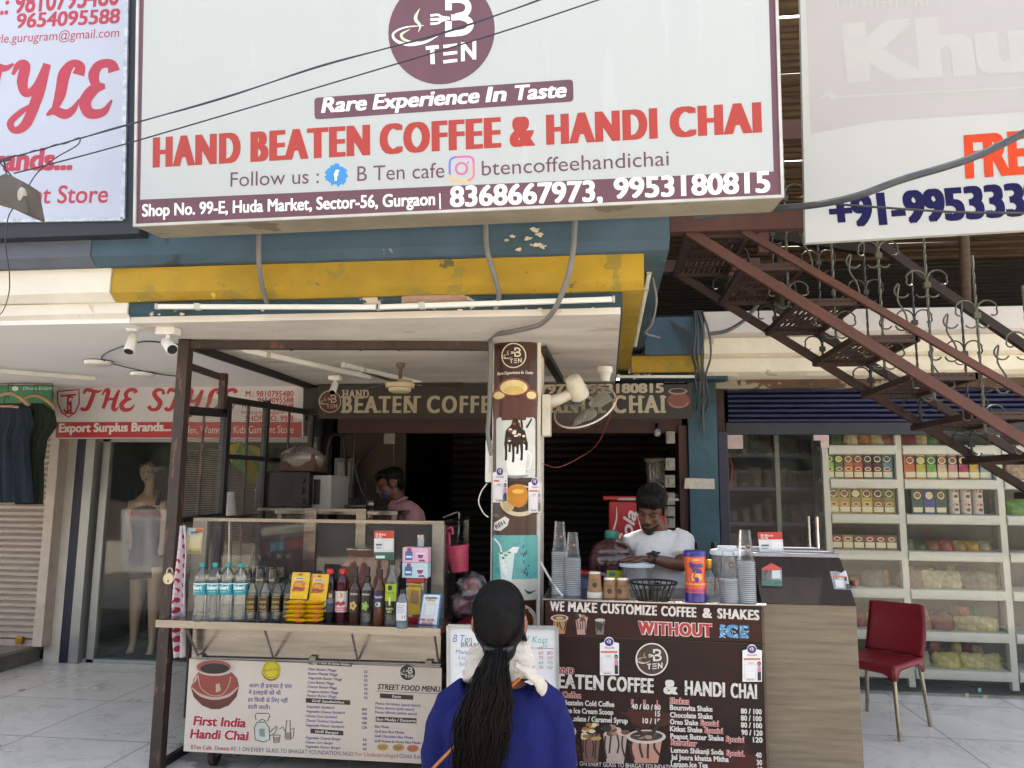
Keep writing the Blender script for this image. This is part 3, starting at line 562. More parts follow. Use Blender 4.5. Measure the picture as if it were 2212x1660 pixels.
def fan_poly(mb, pl, pts, l, k=8):                     # cut into narrow strips so the print follows the bulge
    for tri in tessellate_polygon([[Vector((x, y, 0)) for x, y in pts]]):
        T3 = [Vector(pts[i]) for i in tri]; x0, x1 = min(p.x for p in T3), max(p.x for p in T3); s0 = math.floor(x0/6)
        for si in range(s0, math.floor(x1/6)+1):
            P3 = T3
            for lim, sg_ in ((si*6, 1), (si*6+6, -1)):
                out = []
                for i in range(len(P3)):
                    a, b = P3[i], P3[(i+1) % len(P3)]; da, db = (a.x-lim)*sg_, (b.x-lim)*sg_
                    if da >= 0: out.append(a)
                    if da*db < 0: out.append(a+(b-a)*(da/(da-db)))
                P3 = out
                if len(P3) < 3: break
            if len(P3) >= 3:
                ar = sum(P3[i].x*P3[(i+1) % len(P3)].y-P3[(i+1) % len(P3)].x*P3[i].y for i in range(len(P3)))
                mb.pg(pl, [tuple(p) for p in (P3 if ar < 0 else P3[::-1])], l+.4)
pm = MB(ink('#d8d2c4'))
CR = ink('#d9d2c0', .3)
logo(pm, WP, 1109, 768, 27, 1, WRAP, CR, ringc=CR)
pm.m(CR); pm.text(WP, 'Rare Experience In Taste', 1072, 809, 1150, 807, 6.5, 1, off=.03, shear=.2, sp=.95)
def ellp(cx, cy, rx, ry, n=28): return [(cx+rx*cos(2*pi*i/n), cy-ry*sin(2*pi*i/n)) for i in range(n)]
# three clay cups of tea
CUP, CUPR, TEA = ink('#542a1e', .3), ink('#8a4a30', .3), ink('#d8c48a', .3)
for cx, cy, rx, ry, h in ((1076, 852, 17, 11, 50), (1147, 852, 14, 11, 50), (1109, 836, 34, 19, 72)):
    pm.m(CUP); fan_poly(pm, WP, [(cx-rx, cy), (cx-rx*.78, cy+h), (cx+rx*.78, cy+h), (cx+rx, cy)], 1+(rx > 20), 5)
    pm.m(CUPR); fan_poly(pm, WP, ellp(cx, cy, rx, ry), 2+(rx > 20)*2, 1); pm.m(TEA); fan_poly(pm, WP, ellp(cx, cy+1, rx-4, ry-3), 3+(rx > 20)*2, 1)
pm.m(ink('#c9ad62', .3)); fan_poly(pm, WP, ellp(1110, 843, 22, 9), 6, 1)
# shake picture
def rq(x0, y0, x1, y1, r=8): return rrect([(x0, y1), (x1, y1), (x1, y0), (x0, y0)], r)
pm.m(ink('#c9cbc6', .3)); fan_poly(pm, WP, rq(1070, 901, 1155, 1032), 1, 3)
pm.m(ink('#e2e4e2', .3)); fan_poly(pm, WP, [(1090, 960), (1096, 1026), (1134, 1026), (1140, 960)], 2, 4); pm.ink(WP, [(1139, 975), (1147, 985), (1143, 1010), (1136, 1014)], 3, 2.3)
CH = ink('#2a1510', .25); rj = random.Random(12); pm.m(CH)
fan_poly(pm, WP, [(1088, 962), (1092, 930), (1104, 918), (1108, 904), (1118, 904), (1122, 920), (1134, 932), (1140, 964), (1128, 958), (1112, 966), (1100, 958)], 3, 3)
for x, h in ((1092, 40), (1100, 22), (1108, 44), (1117, 26), (1126, 40), (1136, 18)): pm.ink(WP, [(x, 955), (x+1, 955+h*.6), (x, 955+h)], [7, 5, 5], 3.4)
for i in range(16): pm.m((ink('#d8cdb8', .3), ink('#6e3c22', .3))[i % 2]); x, y = rj.uniform(1098, 1132), rj.uniform(915, 956); fan_poly(pm, WP, ellp(x, y, rj.uniform(2, 6), rj.uniform(2, 4), 7), 4+.1*i, 1)
pm.m(CH); pm.ink(WP, [(1137, 924), (1148, 904)], 3.5, 4); pm.ink(WP, [(1126, 908), (1128, 925)], 4, 4)
pm.m(ink('#7f8488', .3)); pm.ink(WP, [(1090, 1028), (1112, 1031), (1140, 1028)], [3, 6, 3], 2.5); pm.m(ink('#7fb0c8', .3)); pm.ink(WP, [(1136, 1017), (1152, 1014)], [8, 2], 2)
# burger picture
pm.m(ink('#24130e', .3)); fan_poly(pm, WP, [(1062, 1040), (1160, 1040), (1160, 1112), (1062, 1112)], 1, 3)
pm.m(ink('#c8b89a', .3)); fan_poly(pm, WP, ellp(1122, 1082, 44, 34), 2, 2); pm.m(ink('#3a2216', .3)); fan_poly(pm, WP, ellp(1122, 1079, 38, 28), 3, 2)
pm.m(ink('#b9a070', .3)); fan_poly(pm, WP, ellp(1098, 1092, 13, 14), 4, 1)
pm.m(ink('#bd7a1c', .25)); fan_poly(pm, WP, [(1089, 1074), (1091, 1064), (1096, 1055), (1105, 1049), (1116, 1046), (1127, 1047), (1135, 1052), (1139, 1062), (1140, 1076), (1137, 1086), (1130, 1094), (1122, 1097), (1114, 1095), (1106, 1092), (1096, 1085)], 5, 2)
pm.m(ink('#e0ab4e', .25)); fan_poly(pm, WP, ellp(1119, 1062, 13, 5), 6, 1)
pm.m(ink('#d5d0c6', .3)); fan_poly(pm, WP, [(1064, 1146), (1066, 1130), (1090, 1116), (1100, 1122), (1096, 1136), (1080, 1148)], 2, 2); pm.m(CH); pm.text(WP, 'REH', 1070, 1144, 1092, 1132, 9, 3, off=.03)
# mojito picture
pm.m(ink('#5fa9a6', .3)); fan_poly(pm, WP, rq(1061, 1157, 1163, 1285, 7), 1, 3); pm.m(ink('#c8c6b8', .3)); fan_poly(pm, WP, rq(1061, 1252, 1163, 1298, 7), 2, 3)
pm.m(ink('#d3e4e0', .25)); fan_poly(pm, WP, [(1076, 1195), (1082, 1262), (1104, 1262), (1112, 1190)], 3, 3); pm.m(ink('#eef2ee', .25)); pm.ink(WP, [(1066, 1165), (1080, 1182), (1084, 1215)], 4, 4); fan_poly(pm, WP, [(1096, 1192), (1108, 1182), (1122, 1182), (1116, 1196)], 4, 1)
for i in range(7): fan_poly(pm, WP, ellp(rj.uniform(1084, 1104), rj.uniform(1200, 1250), 5, 4, 6), 4+.2*i, 1)
pm.m(ink('#4c8a4a', .3))
for x, y in ((1082, 1196), (1092, 1200), (1100, 1194), (1086, 1206)): fan_poly(pm, WP, ellp(x, y, 4, 2.5, 6), 5.5, 1)
pm.m(ink('#294a3c', .3)); pm.ink(WP, [(1132, 1274), (1142, 1282), (1156, 1278)], [1, 6, 1], 3.5)
pm.m(ink('#31555a', .4))
for i in range(14): x, y = rj.uniform(1124, 1156), rj.uniform(1178, 1240); pm.ink(WP, [(x, y), (x+rj.uniform(-4, 4), y+rj.uniform(3, 9))], 2, 3+.1*i)
pm.m(ink('#c9bfae', .3)); fan_poly(pm, WP, ellp(1118, 1345, 41, 40), 1, 2); pm.m(ink('#59391f', .3)); fan_poly(pm, WP, ellp(1118, 1345, 33, 32), 2, 2)
for i in range(24): pm.m((ink('#b08a5a', .3), ink('#8a2a20', .3), ink('#2e1a10', .3))[i % 3]); fan_poly(pm, WP, ellp(rj.uniform(1096, 1140), rj.uniform(1318, 1370), rj.uniform(3, 7), rj.uniform(2, 4), 6), 3+.15*i, 1)
pm.build('printed_pictures', pc)
# payment stickers: purple disc on top, orange strip, blank code field, small figure of a woman
PURP = ink('#3a2270')
def pay_sticker(pl, x0, y0, x1, y1, label, l=2, group='purple headed payment stickers'):
    w_, h_ = x1-x0, y1-y0; cx = (x0+x1)/2-w_*.02; X = lambda a, b: (x0+w_*a, y0+h_*b)
    mb = MB(ink('#d5d4d6', .3)); hd = h_*.12
    mb.pg(pl, [X(0, 1), X(1, 1), X(1, .17), X(.74, .14)]+[(cx+w_*.25*cos(a), y0+h_*.135-h_*.13*sin(a)) for a in [pi*i/10 for i in range(1, 10)]]+[X(.22, .14), X(0, .17)], l)
    mb.m(PURP); mb.pell(pl, cx, y0+h_*.14, w_*.23, h_*.105, l+1); mb.m(ink('#e6e2ea')).text(pl, 'पे', cx-w_*.12, y0+h_*.18, cx+w_*.12, y0+h_*.18, h_*.08, l+2)
    mb.m(PURP); mb.text(pl, 'PhonePe', *X(.26, .31), *X(.76, .31), h_*.045, l+1, off=.02)
    mb.m(ink('#c8562a')); mb.pg(pl, [X(.06, .42), X(.92, .42), X(.92, .375), X(.06, .375)], l+1)
    mb.m(ink('#bcbcc0')); mb.pg(pl, [X(.08, .92), X(.7, .92), X(.7, .54), X(.08, .54)], l+1); mb.m(ink('#d5d4d6', .3)); mb.pg(pl, [X(.1, .905), X(.68, .905), X(.68, .555), X(.1, .555)], l+2)
    mb.m(ink('#6c6a70'));  mb.pg(pl, [X(.2, .96), X(.6, .96), X(.6, .94), X(.2, .94)], l+1); mb.pg(pl, [X(.3, .51), X(.58, .51), X(.58, .495), X(.3, .495)], l+1)
    mb.m(ink('#2a1a1c')); mb.pell(pl, *X(.85, .52), w_*.1, h_*.06, l+1, n=12); mb.m(ink('#b98a72')); mb.pell(pl, *X(.84, .525), w_*.05, h_*.03, l+2, n=10)
    mb.m(ink('#b9799c')); mb.pg(pl, [X(.76, .74), X(.96, .74), X(.94, .585), X(.78, .585)], l+1.5); mb.m(ink('#221c2c')); mb.pg(pl, [X(.78, .97), X(.96, .97), X(.95, .74), X(.77, .74)], l+1.4)
    mb.build('payment_sticker', label=label, cat_='sticker', group=group)
pay_sticker(WP, 1062, 1008, 1096, 1086, 'white purple payment sticker on the pillar just beneath the shake picture', 8)
pay_sticker(WP, 1141, 1030, 1168, 1108, 'white purple payment sticker on the pillar over the edge of the burger picture', 8)
# ================================================================== pipes, wires
GREYP = mat('grey_conduit', '#6d6d6b', r=.6, var=.12, sc=10)
def pipe(pts, r, label, name='conduit', m=None, cat_='pipe', group='grey conduits on the canopy', extra=None):
    mb = MB(m or GREYP).tube(cat(pts, 6), r, 8); return mb.build(name, sm=60, label=label, cat_=cat_, group=group)
A = lambda x, y, Y: P(x, y, Y=Y)
pipe([A(559, 500, 3.40), A(559, 560, 3.41), A(563, 600, 3.46), A(570, 635, 3.55), A(577, 655, 3.61)], .0125, 'grey conduit crossing the yellow moulding near the clothing shop side')
pipe([A(1049, 487, 3.42), A(1052, 540, 3.42), A(1066, 590, 3.46), A(1077, 630, 3.54), A(1076, 650, 3.6), A(1070, 668, 3.62)], .0125, 'grey conduit bending under the yellow moulding above the pillar')
pipe([A(1242, 478, 3.40), A(1238, 540, 3.4), A(1226, 600, 3.44), A(1200, 665, 3.52), A(1172, 698, 3.66), A(1145, 708, 3.75), A(1100, 718, 3.9), A(1062, 728, 4.2), A(1060, 760, 4.29), A(1058, 850, 4.29), A(1056, 900, 4.29), A(1054, 940, 4.29), A(1062, 985, 4.3)], .013, 'long grey conduit sweeping from the canopy down the side of the pillar')
BLK = mat('black_cable', '#23232a', r=.5); DKW = mat('dark_wire', '#2b2836', r=.6)
def wire(pts, r, label, m=BLK, name='cable', cat_='cable', group=None, n=6):
    return MB(m).tube(cat(pts, 8), r, n).build(name, sm=60, label=label, cat_=cat_, group=group)
wire([A(2300, 240, 2.9), A(2212, 288, 2.95), A(2090, 345, 3.0), A(1950, 388, 3.05), A(1850, 424, 3.1), A(1760, 443, 3.2), A(1660, 452, 3.34), A(1500, 470, 3.42)], .0145, 'thick black cable curving up across the pale vinyl banner', mat('grey_cable', '#3c3f46', r=.55, var=.2, sc=30))
wire([A(2300, 462, 3.2), A(2212, 461, 3.2), A(2050, 458, 3.2), A(1880, 447, 3.22), A(1780, 441, 3.28), A(1700, 448, 3.36)], .005, 'thin dark cable running across the navy phone number on the banner')
mb = MB(DKW); pts = [A(2600, -560, 2.5), A(1700, -195, 2.5), A(1230, -30, 2.5), A(1165, 1, 2.5), A(950, 73, 2.5), A(700, 142, 2.5), A(500, 206, 2.5), A(290, 267, 2.5), A(178, 298, 2.5), A(80, 326, 2.5), A(0, 346, 2.5), A(-40, 356, 2.5), A(-700, 470, 2.6), A(-1700, 600, 2.8)]
c = cat(pts, 14); mb.tube(c, .0028, 5); mb.tube([p+Vector((0, .003, .006))*sin(i*.9 if 112 < i < 140 else i*.2) for i, p in enumerate(c)], .0022, 5)
mb.build('twisted_wire', sm=60, label='pair of twisted thin wires slanting across the signboard logo', cat_='wire')
mb = MB(DKW); mb.tube(cat([A(2700, -470, 2.5), A(1800, -165, 2.5), A(1330, -12, 2.5), A(1290, 1, 2.5), A(1069, 74, 2.5), A(690, 188, 2.5), A(300, 303, 2.5), A(120, 352, 2.5), A(30, 375, 2.5)], 8), .0027, 5)
mb.build('wire', sm=60, label='single thin wire running just below the twisted pair to the street lamp', cat_='wire')
MB(DKW).tube(cat([A(175, 298, 2.5), A(166, 315, 2.5), A(120, 342, 2.5), A(80, 375, 2.5), A(55, 415, 2.5), A(38, 440, 2.5), A(18, 470, 2.5), A(12, 530, 2.6), A(20, 590, 2.7), A(18, 640, 2.8), A(0, 680, 3), A(-30, 690, 3.56)], 8), .0022, 5).build('wire', sm=60, label='loose wire drooping from the twisted pair past the lamp to the white moulding', cat_='wire')
# street lamp head
lp = T('street_lamp', 'dusty grey lamp hood tied to the overhead wires at the edge of the view', 'lamp', A(10, 430, 2.5))
HOOD = mat('dusty_hood', '#4c463f', r=.6, var=.3, sc=12)
hp = [(-40, 392), (-10, 382), (10, 374), (22, 378), (44, 392), (56, 455), (56, 462), (30, 452), (0, 436), (-40, 425)]
mb = MB(HOOD); mb.prism([A(x, y, 2.44) for x, y in hp][::-1], (0, .1, 0)); mb.build('hood', lp, bev=.012, sm=40)
MB(mat('lamp_glass', '#9a968c', r=.2)).ell(A(48, 422, 2.45), .012, .02, .03).build('glass', lp, sm=60)
MB(HOOD).tube(cat([A(-30, 405, 2.5), A(-200, 380, 2.6), A(-500, 330, 3.2), A(-620, 320, 3.47)]), .018, 10).build('arm', lp, sm=60)
MB(DKW).tube([A(8, 345, 2.5), A(14, 376, 2.49)], .003, 5).tube([A(0, 352, 2.5), A(28, 384, 2.49)], .003, 5).build('tie_wire', lp)
# ================================================================== tube lights, cameras, alarms
TUBE = mat('tube_white', '#d9d9d4', r=.35, var=.05); TEND = mat('tube_cap', '#b8b8b2', r=.4)
def tube_light(p, q, label, r=.013, group='white tube lights'):
    p, q = Vector(p), Vector(q); d = (q-p).normalized(); t = T('tube_light', label, 'tube light', (p+q)/2, group)
    MB(TUBE).bar(p, q, r*1.9, r*1.9).build('batten', t, bev=.005); MB(TEND).bar(p-d*.012, p, r*2.1, r*2.1).build('end_cap', t); MB(TEND).bar(q, q+d*.012, r*2.1, r*2.1).build('end_cap', t)
    up = Vector((0, 0, 1)); MB(TEND).bar(p+d*.2, p+d*.23, r*2.4, r*2.4).build('clip', t); return t
tube_light(A(342, 663, 3.60), A(813, 664, 3.60), 'white tube light along the fascia between conduit and cctv cameras')
tube_light(A(820, 664, 3.60), A(1323, 647, 3.60), 'white tube light along the fascia over the bare plaster patch')
tube_light(A(1402, 590, 3.9), A(1372, 745, 5.2), 'white tube light fixed along the side return of the canopy', .012)
tube_light(A(-60, 758, 4.6), A(252, 753, 4.6), 'white tube light on the ceiling above the hanging clothes', .016)
tube_light((-2.18, 4.32, 2.33), (-1.75, 5.5, 2.33), 'dusty white batten on the ceiling behind the steel rail', .018)
tube_light((-1.75, 4.95, 2.33), (-1.45, 5.85, 2.33), 'shorter dusty batten on the ceiling nearer the brown sign', .017)
CAMW = mat('camera_white', '#d6d4cf', r=.35, var=.04); LENS = mat('lens_black', '#0b0b0d', r=.12)
def cctv(at, aim, label, s=1., box=False):
    at = Vector(at); d = Vector(aim).normalized(); t = T('cctv_camera', label, 'security camera', at, 'security cameras')
    mb = MB(CAMW)
    if box: mb.box(at.x-.055*s, at.x+.055*s, at.y-.04*s, at.y+.04*s, at.z-.045*s, at.z)
    else: mb.lathe(at-Vector((0, 0, .016*s)), [(.03*s, 0), (.045*s, .016*s)], 16)
    mb.build('base', t, bev=.006 if box else 0, sm=40); j = at-Vector((0, 0, .07*s if box else .05*s))
    MB(CAMW).cyl(at-Vector((0, 0, .03*s)), j, .012*s).ell(j, .018*s, .018*s, .018*s).build('joint', t, sm=60)
    c0 = j-d*.03*s-Vector((0, 0, .02*s)); c1 = c0+d*.11*s
    b = MB(CAMW).tube([c0, c0+d*.01, c1, c1+d*.012*s], [.024*s, .03*s, .033*s, .03*s], 18).build('housing', t, sm=40); MB(LENS).cyl(c1+d*.0125*s, c1+d*.016*s, .027*s, n=18).build('lens', b)
cctv(P(288, 712, Z=2.35), (.1, -.5, -.95), 'small white cctv camera pointing down on the neighbour ceiling', .85)
cctv(P(364, 708, Z=2.35), (.75, -.6, -.55), 'white cctv camera with black lens below a square box by the steel post', .95, True)
cctv(P(724, 812, Z=2.34), (0, -.6, -.8), 'dark lensed cctv camera hanging before the brown cafe sign', .8, True)
for x, y, lb in ((213, 781, 'round ceiling light nearer the cctv cameras'), (308, 806, 'round ceiling light nearer the red lettered sign')):
    p = P(x, y, Z=2.345); t = T('ceiling_light', lb+' in the white ceiling', 'ceiling light', p, 'round ceiling lights'); MB(CAMW).lathe(p-Vector((0, 0, .03)), [(.07, 0), (.085, .006), (.088, .03)], 24).build('body', t, sm=40); MB(mat('blue_ring', '#35386a', r=.5)).lathe(p-Vector((0, 0, .002)), [(.089, 0), (.091, .004), (.091, .006)], 24).build('rim', t)
WHC = mat('white_trunking', '#cfccc2', r=.6, var=.08)
MB(WHC).bar(P(-40, 800, Z=2.32), P(205, 818, Z=2.33), .03, .03).bar(P(200, 820, Y=6.05), P(640, 822, Y=6.05), .022, .022).build('trunking', label='white cable trunking above the red lettered sign', cat_='trunking')
MB(WHC).bar(P(700, 816, Y=6.0), P(1500, 814, Y=6.0), .02, .02).build('trunking', label='white cable trunking above the brown cafe sign', cat_='trunking')
wire([P(385, 745, Z=2.345), P(300, 700+40, Z=2.34), P(220, 776, Z=2.34), P(330, 806, Z=2.34), P(400, 815, Z=2.34)], .004, 'dark wire pinned along the ceiling between the round lights', DKW)
# ================================================================== ceiling fan
fp = P(865, 792, Z=2.35); fp.y = 5.0; fp.x = P(865, 800, Y=5.0).x
cf = T('ceiling_fan', 'old ceiling fan with dusty brown blades and cream motor bowl', 'ceiling fan', fp)
MB(mat('old_steel', '#5d5044', r=.6, var=.3)).cyl(fp, fp-Vector((0, 0, .12)), .012).lathe(fp-Vector((0, 0, .05)), [(.012, 0), (.03, .03), (.03, .05)], 14).build('down_rod', cf, sm=40)
MB(mat('cream_motor', '#b8ab8a', r=.45, var=.1)).lathe(fp-Vector((0, 0, .205)), [(0, 0), (.06, 0), (.075, .012), (.078, .03), (.095, .035), (.1, .06), (.08, .085), (.02, .09)], 28).build('motor', cf, sm=40)
for k in range(3):
    a = k*2*pi/3+.35; d = Vector((cos(a), sin(a), 0)); s_ = Vector((-sin(a), cos(a), 0)); c0 = fp-Vector((0, 0, .135))
    MB(mat('dusty_blade', '#4c4032', r=.7, var=.3)).add([c0+d*.09+s_*.03, c0+d*.09-s_*.03, c0+d*.42-s_*.065+Vector((0, 0, .012)), c0+d*.43+s_*.05-Vector((0, 0, .012))], [(0, 1, 2, 3)]).build('blade', cf, sol=.005)
# ================================================================== wall fan on the pillar
wf = T('wall_fan', 'white oscillating wall fan with wire cage fixed to the pillar and tipped skyward', 'wall fan', (-.34, 4.4, 1.85))
FW = mat('fan_plastic', '#c4bdac', r=.5, var=.12, sc=12, peel=[('#8b7a5e', .68, 14)]); Yf = 4.42
a, b = A(1170, 942, 4.36), A(1189, 852, 4.36)
MB(FW).box(a.x, b.x, 4.36, 4.46, a.z, b.z).build('wall_plate', wf, bev=.006)
# cage: a flattened basket around the axis
R_c = .19
e1 = (A(1333, 840, Yf)-A(1196, 900, Yf)).normalized(); fn = Vector((.30, .62, -.72)); fn = (fn-e1*fn.dot(e1)).normalized(); e2 = fn.cross(e1)
cc = (A(1335, 846, Yf)+A(1190, 904, Yf))/2+Vector((0, .12, 0))
def cp(r, a, h): return cc+(e1*cos(a)+e2*sin(a))*r+fn*h
mb = MB(FW); mb.tube([cc-fn*.225, cc-fn*.215, cc-fn*.18, cc-fn*.11, cc-fn*.085, cc-fn*.06], [.03, .044, .051, .056, .058, .03], 18); mb.build('motor_housing', wf, sm=45)
MB(FW).tube(cat([A(1186, 868, Yf), A(1210, 862, Yf), cc-fn*.1+Vector((-.05, 0, .0)), cc-fn*.1]), [.035, .032, .03, .025], 10).build('arm', wf, sm=50)
WIRE = mat('cage_wire', '#5c574b', r=.6)
mb = MB(WIRE)
for k in range(64):
    a = 2*pi*k/64
    mb.tube([cp(.05, a, -.05), cp(.12, a, -.048), cp(R_c*.93, a, -.028), cp(R_c, a, 0)], .0011, 4, cap=False)
    mb.tube([cp(.05, a, .055), cp(.12, a, .052), cp(R_c*.93, a, .03), cp(R_c, a, 0)], .0011, 4, cap=False)
mb.build('cage', wf)
MB(FW).tube([cp(R_c, 2*pi*k/48, 0) for k in range(48)], .006, 6, closed=True).build('cage_rim', wf, sm=60)
MB(FW).cyl(cp(0, 0, .053), cp(0, 0, .062), .055, n=24).build('hub_badge', wf, sm=40); 
BLD = mat('fan_blade', '#9b978c', r=.4)
for k in range(3):
    a = k*2.094; MB(BLD).add([cp(.03, a-.2, -.01), cp(.1, a-.45, -.018), cp(.165, a-.3, -.015), cp(.17, a+.2, .012), cp(.1, a+.45, .018), cp(.03, a+.3, .01)], [(0, 1, 2, 3, 4, 5)]).build('blade', wf, sol=.003)
MB(mat('red_wire', '#7a2f28', r=.6)).tube(cat([A(1333, 850, 4.45), A(1318, 900, 4.5), A(1290, 960, 4.6), A(1250, 990, 4.7), A(1205, 1010, 4.6), A(1172, 1002, 4.45)], 8), .0025, 5).build('wire', sm=60, label='thin red wire drooping from the wall fan back to the pillar', cat_='wire')
# switch box on the pillar
sb = T('switch_box', 'white switch box on the side of the pillar', 'switch box', A(1054, 1042, 4.36)); a, b = A(1049, 1042, 4.36), A(1059, 952, 4.36); MB(CAMW).box(a.x-.005, xl-.001, 4.37, 4.45, a.z, b.z).build('case', sb, bev=.003)
MB(CAMW).box(a.x, a.x+.018, 4.352, 4.37, a.z+.06, b.z-.1).build('switch', sb)
wire([A(1052, 1045, 4.36), A(1040, 1062, 4.36), A(1034, 1085, 4.36), A(1044, 1108, 4.36), A(1055, 1118, 4.36)], .004, 'white lead hanging from the switch box beside the pillar', CAMW)
wire([A(1168, 1215, 4.2), A(1185, 1245, 4.1), A(1205, 1275, 4.0), A(1216, 1288, 3.95)], .006, 'stiff white lead running from the pillar onto the counter', CAMW)
MB(CAMW).lathe(A(1307, 818, 5.0), [(.028, -.02), (.038, .03), (.05, .04), (.05, .075)], 16).build('junction_cap', sm=40, label='white plastic pipe cap under the ceiling near the wall fan', cat_='pipe cap')
# ================================================================== steel frame around the stall
STEEL = mat('rusty_brown_steel', '#3a2a24', r=.55, var=.35, sc=8, stretch=(3, 3, .7), peel=[('#5b3d2e', .60, 6)], bump=.15); BST = mat('black_steel', '#17161a', r=.5, var=.3)
fx = -2.40; fr = T('steel_frame', 'rust brown steel post and rails with wire mesh side enclosing the food stall', 'frame', (fx, 4.1, 0))
MB(STEEL).box(fx-.032, fx+.032, 4.07, 4.13, 0, 2.345).build('post', fr, bev=.003)
for y, w0, zb, bb in ((4.62, .05, 2.08, 0), (5.2, .04, 2.12, .3), (6.05, .04, 2.3, .9)):
    MB(BST).box(fx-w0/2, fx+w0/2, y-w0/2, y+w0/2, 0, zb).build('post', fr)
MB(STEEL).bar((fx+.03, 4.1, 2.315), (-.65, 4.30, 2.32), .04, .045).build('front_rail', fr)
MB(BST).bar((fx, 4.13, 2.32), (fx, 6.25, 2.33), .035, .045).build('side_rail', fr)
MB(BST).bar((fx, 4.6, 2.06), (fx, 6.05, 2.12), .035, .04).bar((fx, 4.62, 1.70), (fx, 6.05, 1.715), .025, .03).build('cross_rail', fr); MB(BST).bar((fx, 4.13, 1.94), (fx, 4.6, 1.97), .04, .05).build('cross_rail', fr); MB(BST).bar((fx, 4.13, 1.32), (fx, 4.6, 1.33), .03, .03).build('cross_rail', fr); MB(BST).bar((fx, 4.13, .02), (fx, 6.05, .02), .03, .04).build('cross_rail', fr)
MB(STEEL).bar((fx, 4.13, 2.2), (fx, 4.56, 2.19), .03, .035).bar((fx, 4.56, 2.22), (fx, 4.56, 1.97), .04, .04).bar((fx, 4.35, 1.95), (fx, 4.35, .2), .012, .012).bar((fx, 4.92, 2.08), (fx, 4.92, .2), .014, .014).bar((fx, 5.6, 2.1), (fx, 5.6, .9), .014, .014).build('brace', fr)
MESH = mat('wire_mesh', '#8b8578', r=.6, met=.3); mb = MB(MESH)
for i in range(150): y = 4.14+i*.013; mb.add([(fx, y-.0011, .05), (fx, y+.0011, .05), (fx, y+.0011, 2.05), (fx, y-.0011, 2.05)], [(0, 1, 2, 3)])
for i in range(154): z = .05+i*.013; mb.add([(fx+.001, 4.14, z-.0011), (fx+.001, 4.14, z+.0011), (fx+.001, 6.05, z+.0011), (fx+.001, 6.05, z-.0011)], [(0, 1, 2, 3)])
mb.build('mesh_panel', fr)
for x in (630, 780, 862, 1018):
    yy = 4.1+.2*(P(x, 750, Y=4.2).x-fx)/1.75; c = P(x, 748, Y=yy); MB(STEEL).tube([c+Vector((.014*cos(a), 0, .018*sin(a)-.008)) for a in [pi*(.1-1.2*i/10) for i in range(11)]], .0035, 6).build('rail_hook', fr, sm=60)
MB(mat('rail_dark', '#241d1a', r=.6, var=.3)).bar((-.36, 4.36, 2.31), (-.33, 5.6, 2.31), .05, .04).build('return_rail', fr)
MB(STEEL).tube(cat([P(720, 712, Z=2.35), P(722, 718, Y=4.1), P(717, 725, Y=4.1), P(716, 720, Y=4.1)]), .0025, 6).build('hook', sm=60, label='small bare ceiling hook in front of the steel rail', cat_='hook')
# padlock
pk_ = A(366, 1250, 4.05); pl_ = T('padlock', 'round silver padlock hanging on the rusty post', 'padlock', pk_-Vector((0, 0, .04))); SIL = mat('padlock_silver', '#b3aa96', r=.3, met=.85, var=.15)
MB(SIL).lathe(pk_+Vector((0, .012, 0)), [(0, 0), (.03, 0), (.034, .006), (.034, .018), (.03, .024), (0, .024)], 24, ax=(0, -1, 0)).build('body', pl_, sm=40)
MB(SIL).tube([pk_+Vector((.017*cos(a), 0, .022+.034*max(0, sin(a))**.8)) for a in [pi*i/12 for i in range(13)]], .005, 8).build('shackle', pl_, sm=60); MB(LENS).box(pk_.x-.003, pk_.x+.003, pk_.y-.0135, pk_.y-.0115, pk_.z-.018, pk_.z-.006).build('keyhole', pl_)
# ================================================================== iron stairs
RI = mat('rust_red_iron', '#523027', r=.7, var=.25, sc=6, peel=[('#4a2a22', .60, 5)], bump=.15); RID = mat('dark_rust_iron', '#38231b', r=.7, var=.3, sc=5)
stx = T('iron_staircase', 'rust red open iron staircase with perforated treads climbing beside the canopy', 'staircase', (1.6, 4.6, 1.3))
NS = lambda x, up=0: (x, 4.2, 2.916-(x-.46)*.716+up)      # line through the nosings
def stringer(y, xa, xb, dz, h, nm, m, w=.05):
    MB(m).bar((xa, y, 2.916-(xa-.46)*.716+dz), (xb, y, 2.916-(xb-.46)*.716+dz), w, h).build(nm, stx, bev=.003)
p0, p1 = A(1485, 500, 4.2), A(2230, 963, 4.2); MB(RI).bar(p0, p1, .03, .056, (0, 0, 1)).build('stringer', stx, bev=.003)
p2, p3 = A(1604, 499, 4.2), A(2230, 861, 4.2); MB(RI).bar(p2, p3, .03, .04).build('stringer', stx, bev=.003)
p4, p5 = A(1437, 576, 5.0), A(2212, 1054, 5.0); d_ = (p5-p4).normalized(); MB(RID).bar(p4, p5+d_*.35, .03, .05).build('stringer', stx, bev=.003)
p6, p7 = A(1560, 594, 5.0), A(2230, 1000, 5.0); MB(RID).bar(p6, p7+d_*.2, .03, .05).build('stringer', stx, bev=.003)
HOLE = 6
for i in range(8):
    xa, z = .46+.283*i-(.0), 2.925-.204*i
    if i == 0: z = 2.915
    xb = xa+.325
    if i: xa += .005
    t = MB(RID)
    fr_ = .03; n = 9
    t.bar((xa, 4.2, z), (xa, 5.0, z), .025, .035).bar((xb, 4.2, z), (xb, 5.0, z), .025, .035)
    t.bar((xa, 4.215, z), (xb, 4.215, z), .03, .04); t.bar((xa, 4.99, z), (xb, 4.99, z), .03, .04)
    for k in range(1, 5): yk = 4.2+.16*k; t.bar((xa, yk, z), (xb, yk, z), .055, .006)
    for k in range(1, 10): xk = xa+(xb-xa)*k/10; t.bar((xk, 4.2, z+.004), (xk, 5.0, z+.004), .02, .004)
    t.build('tread', stx)
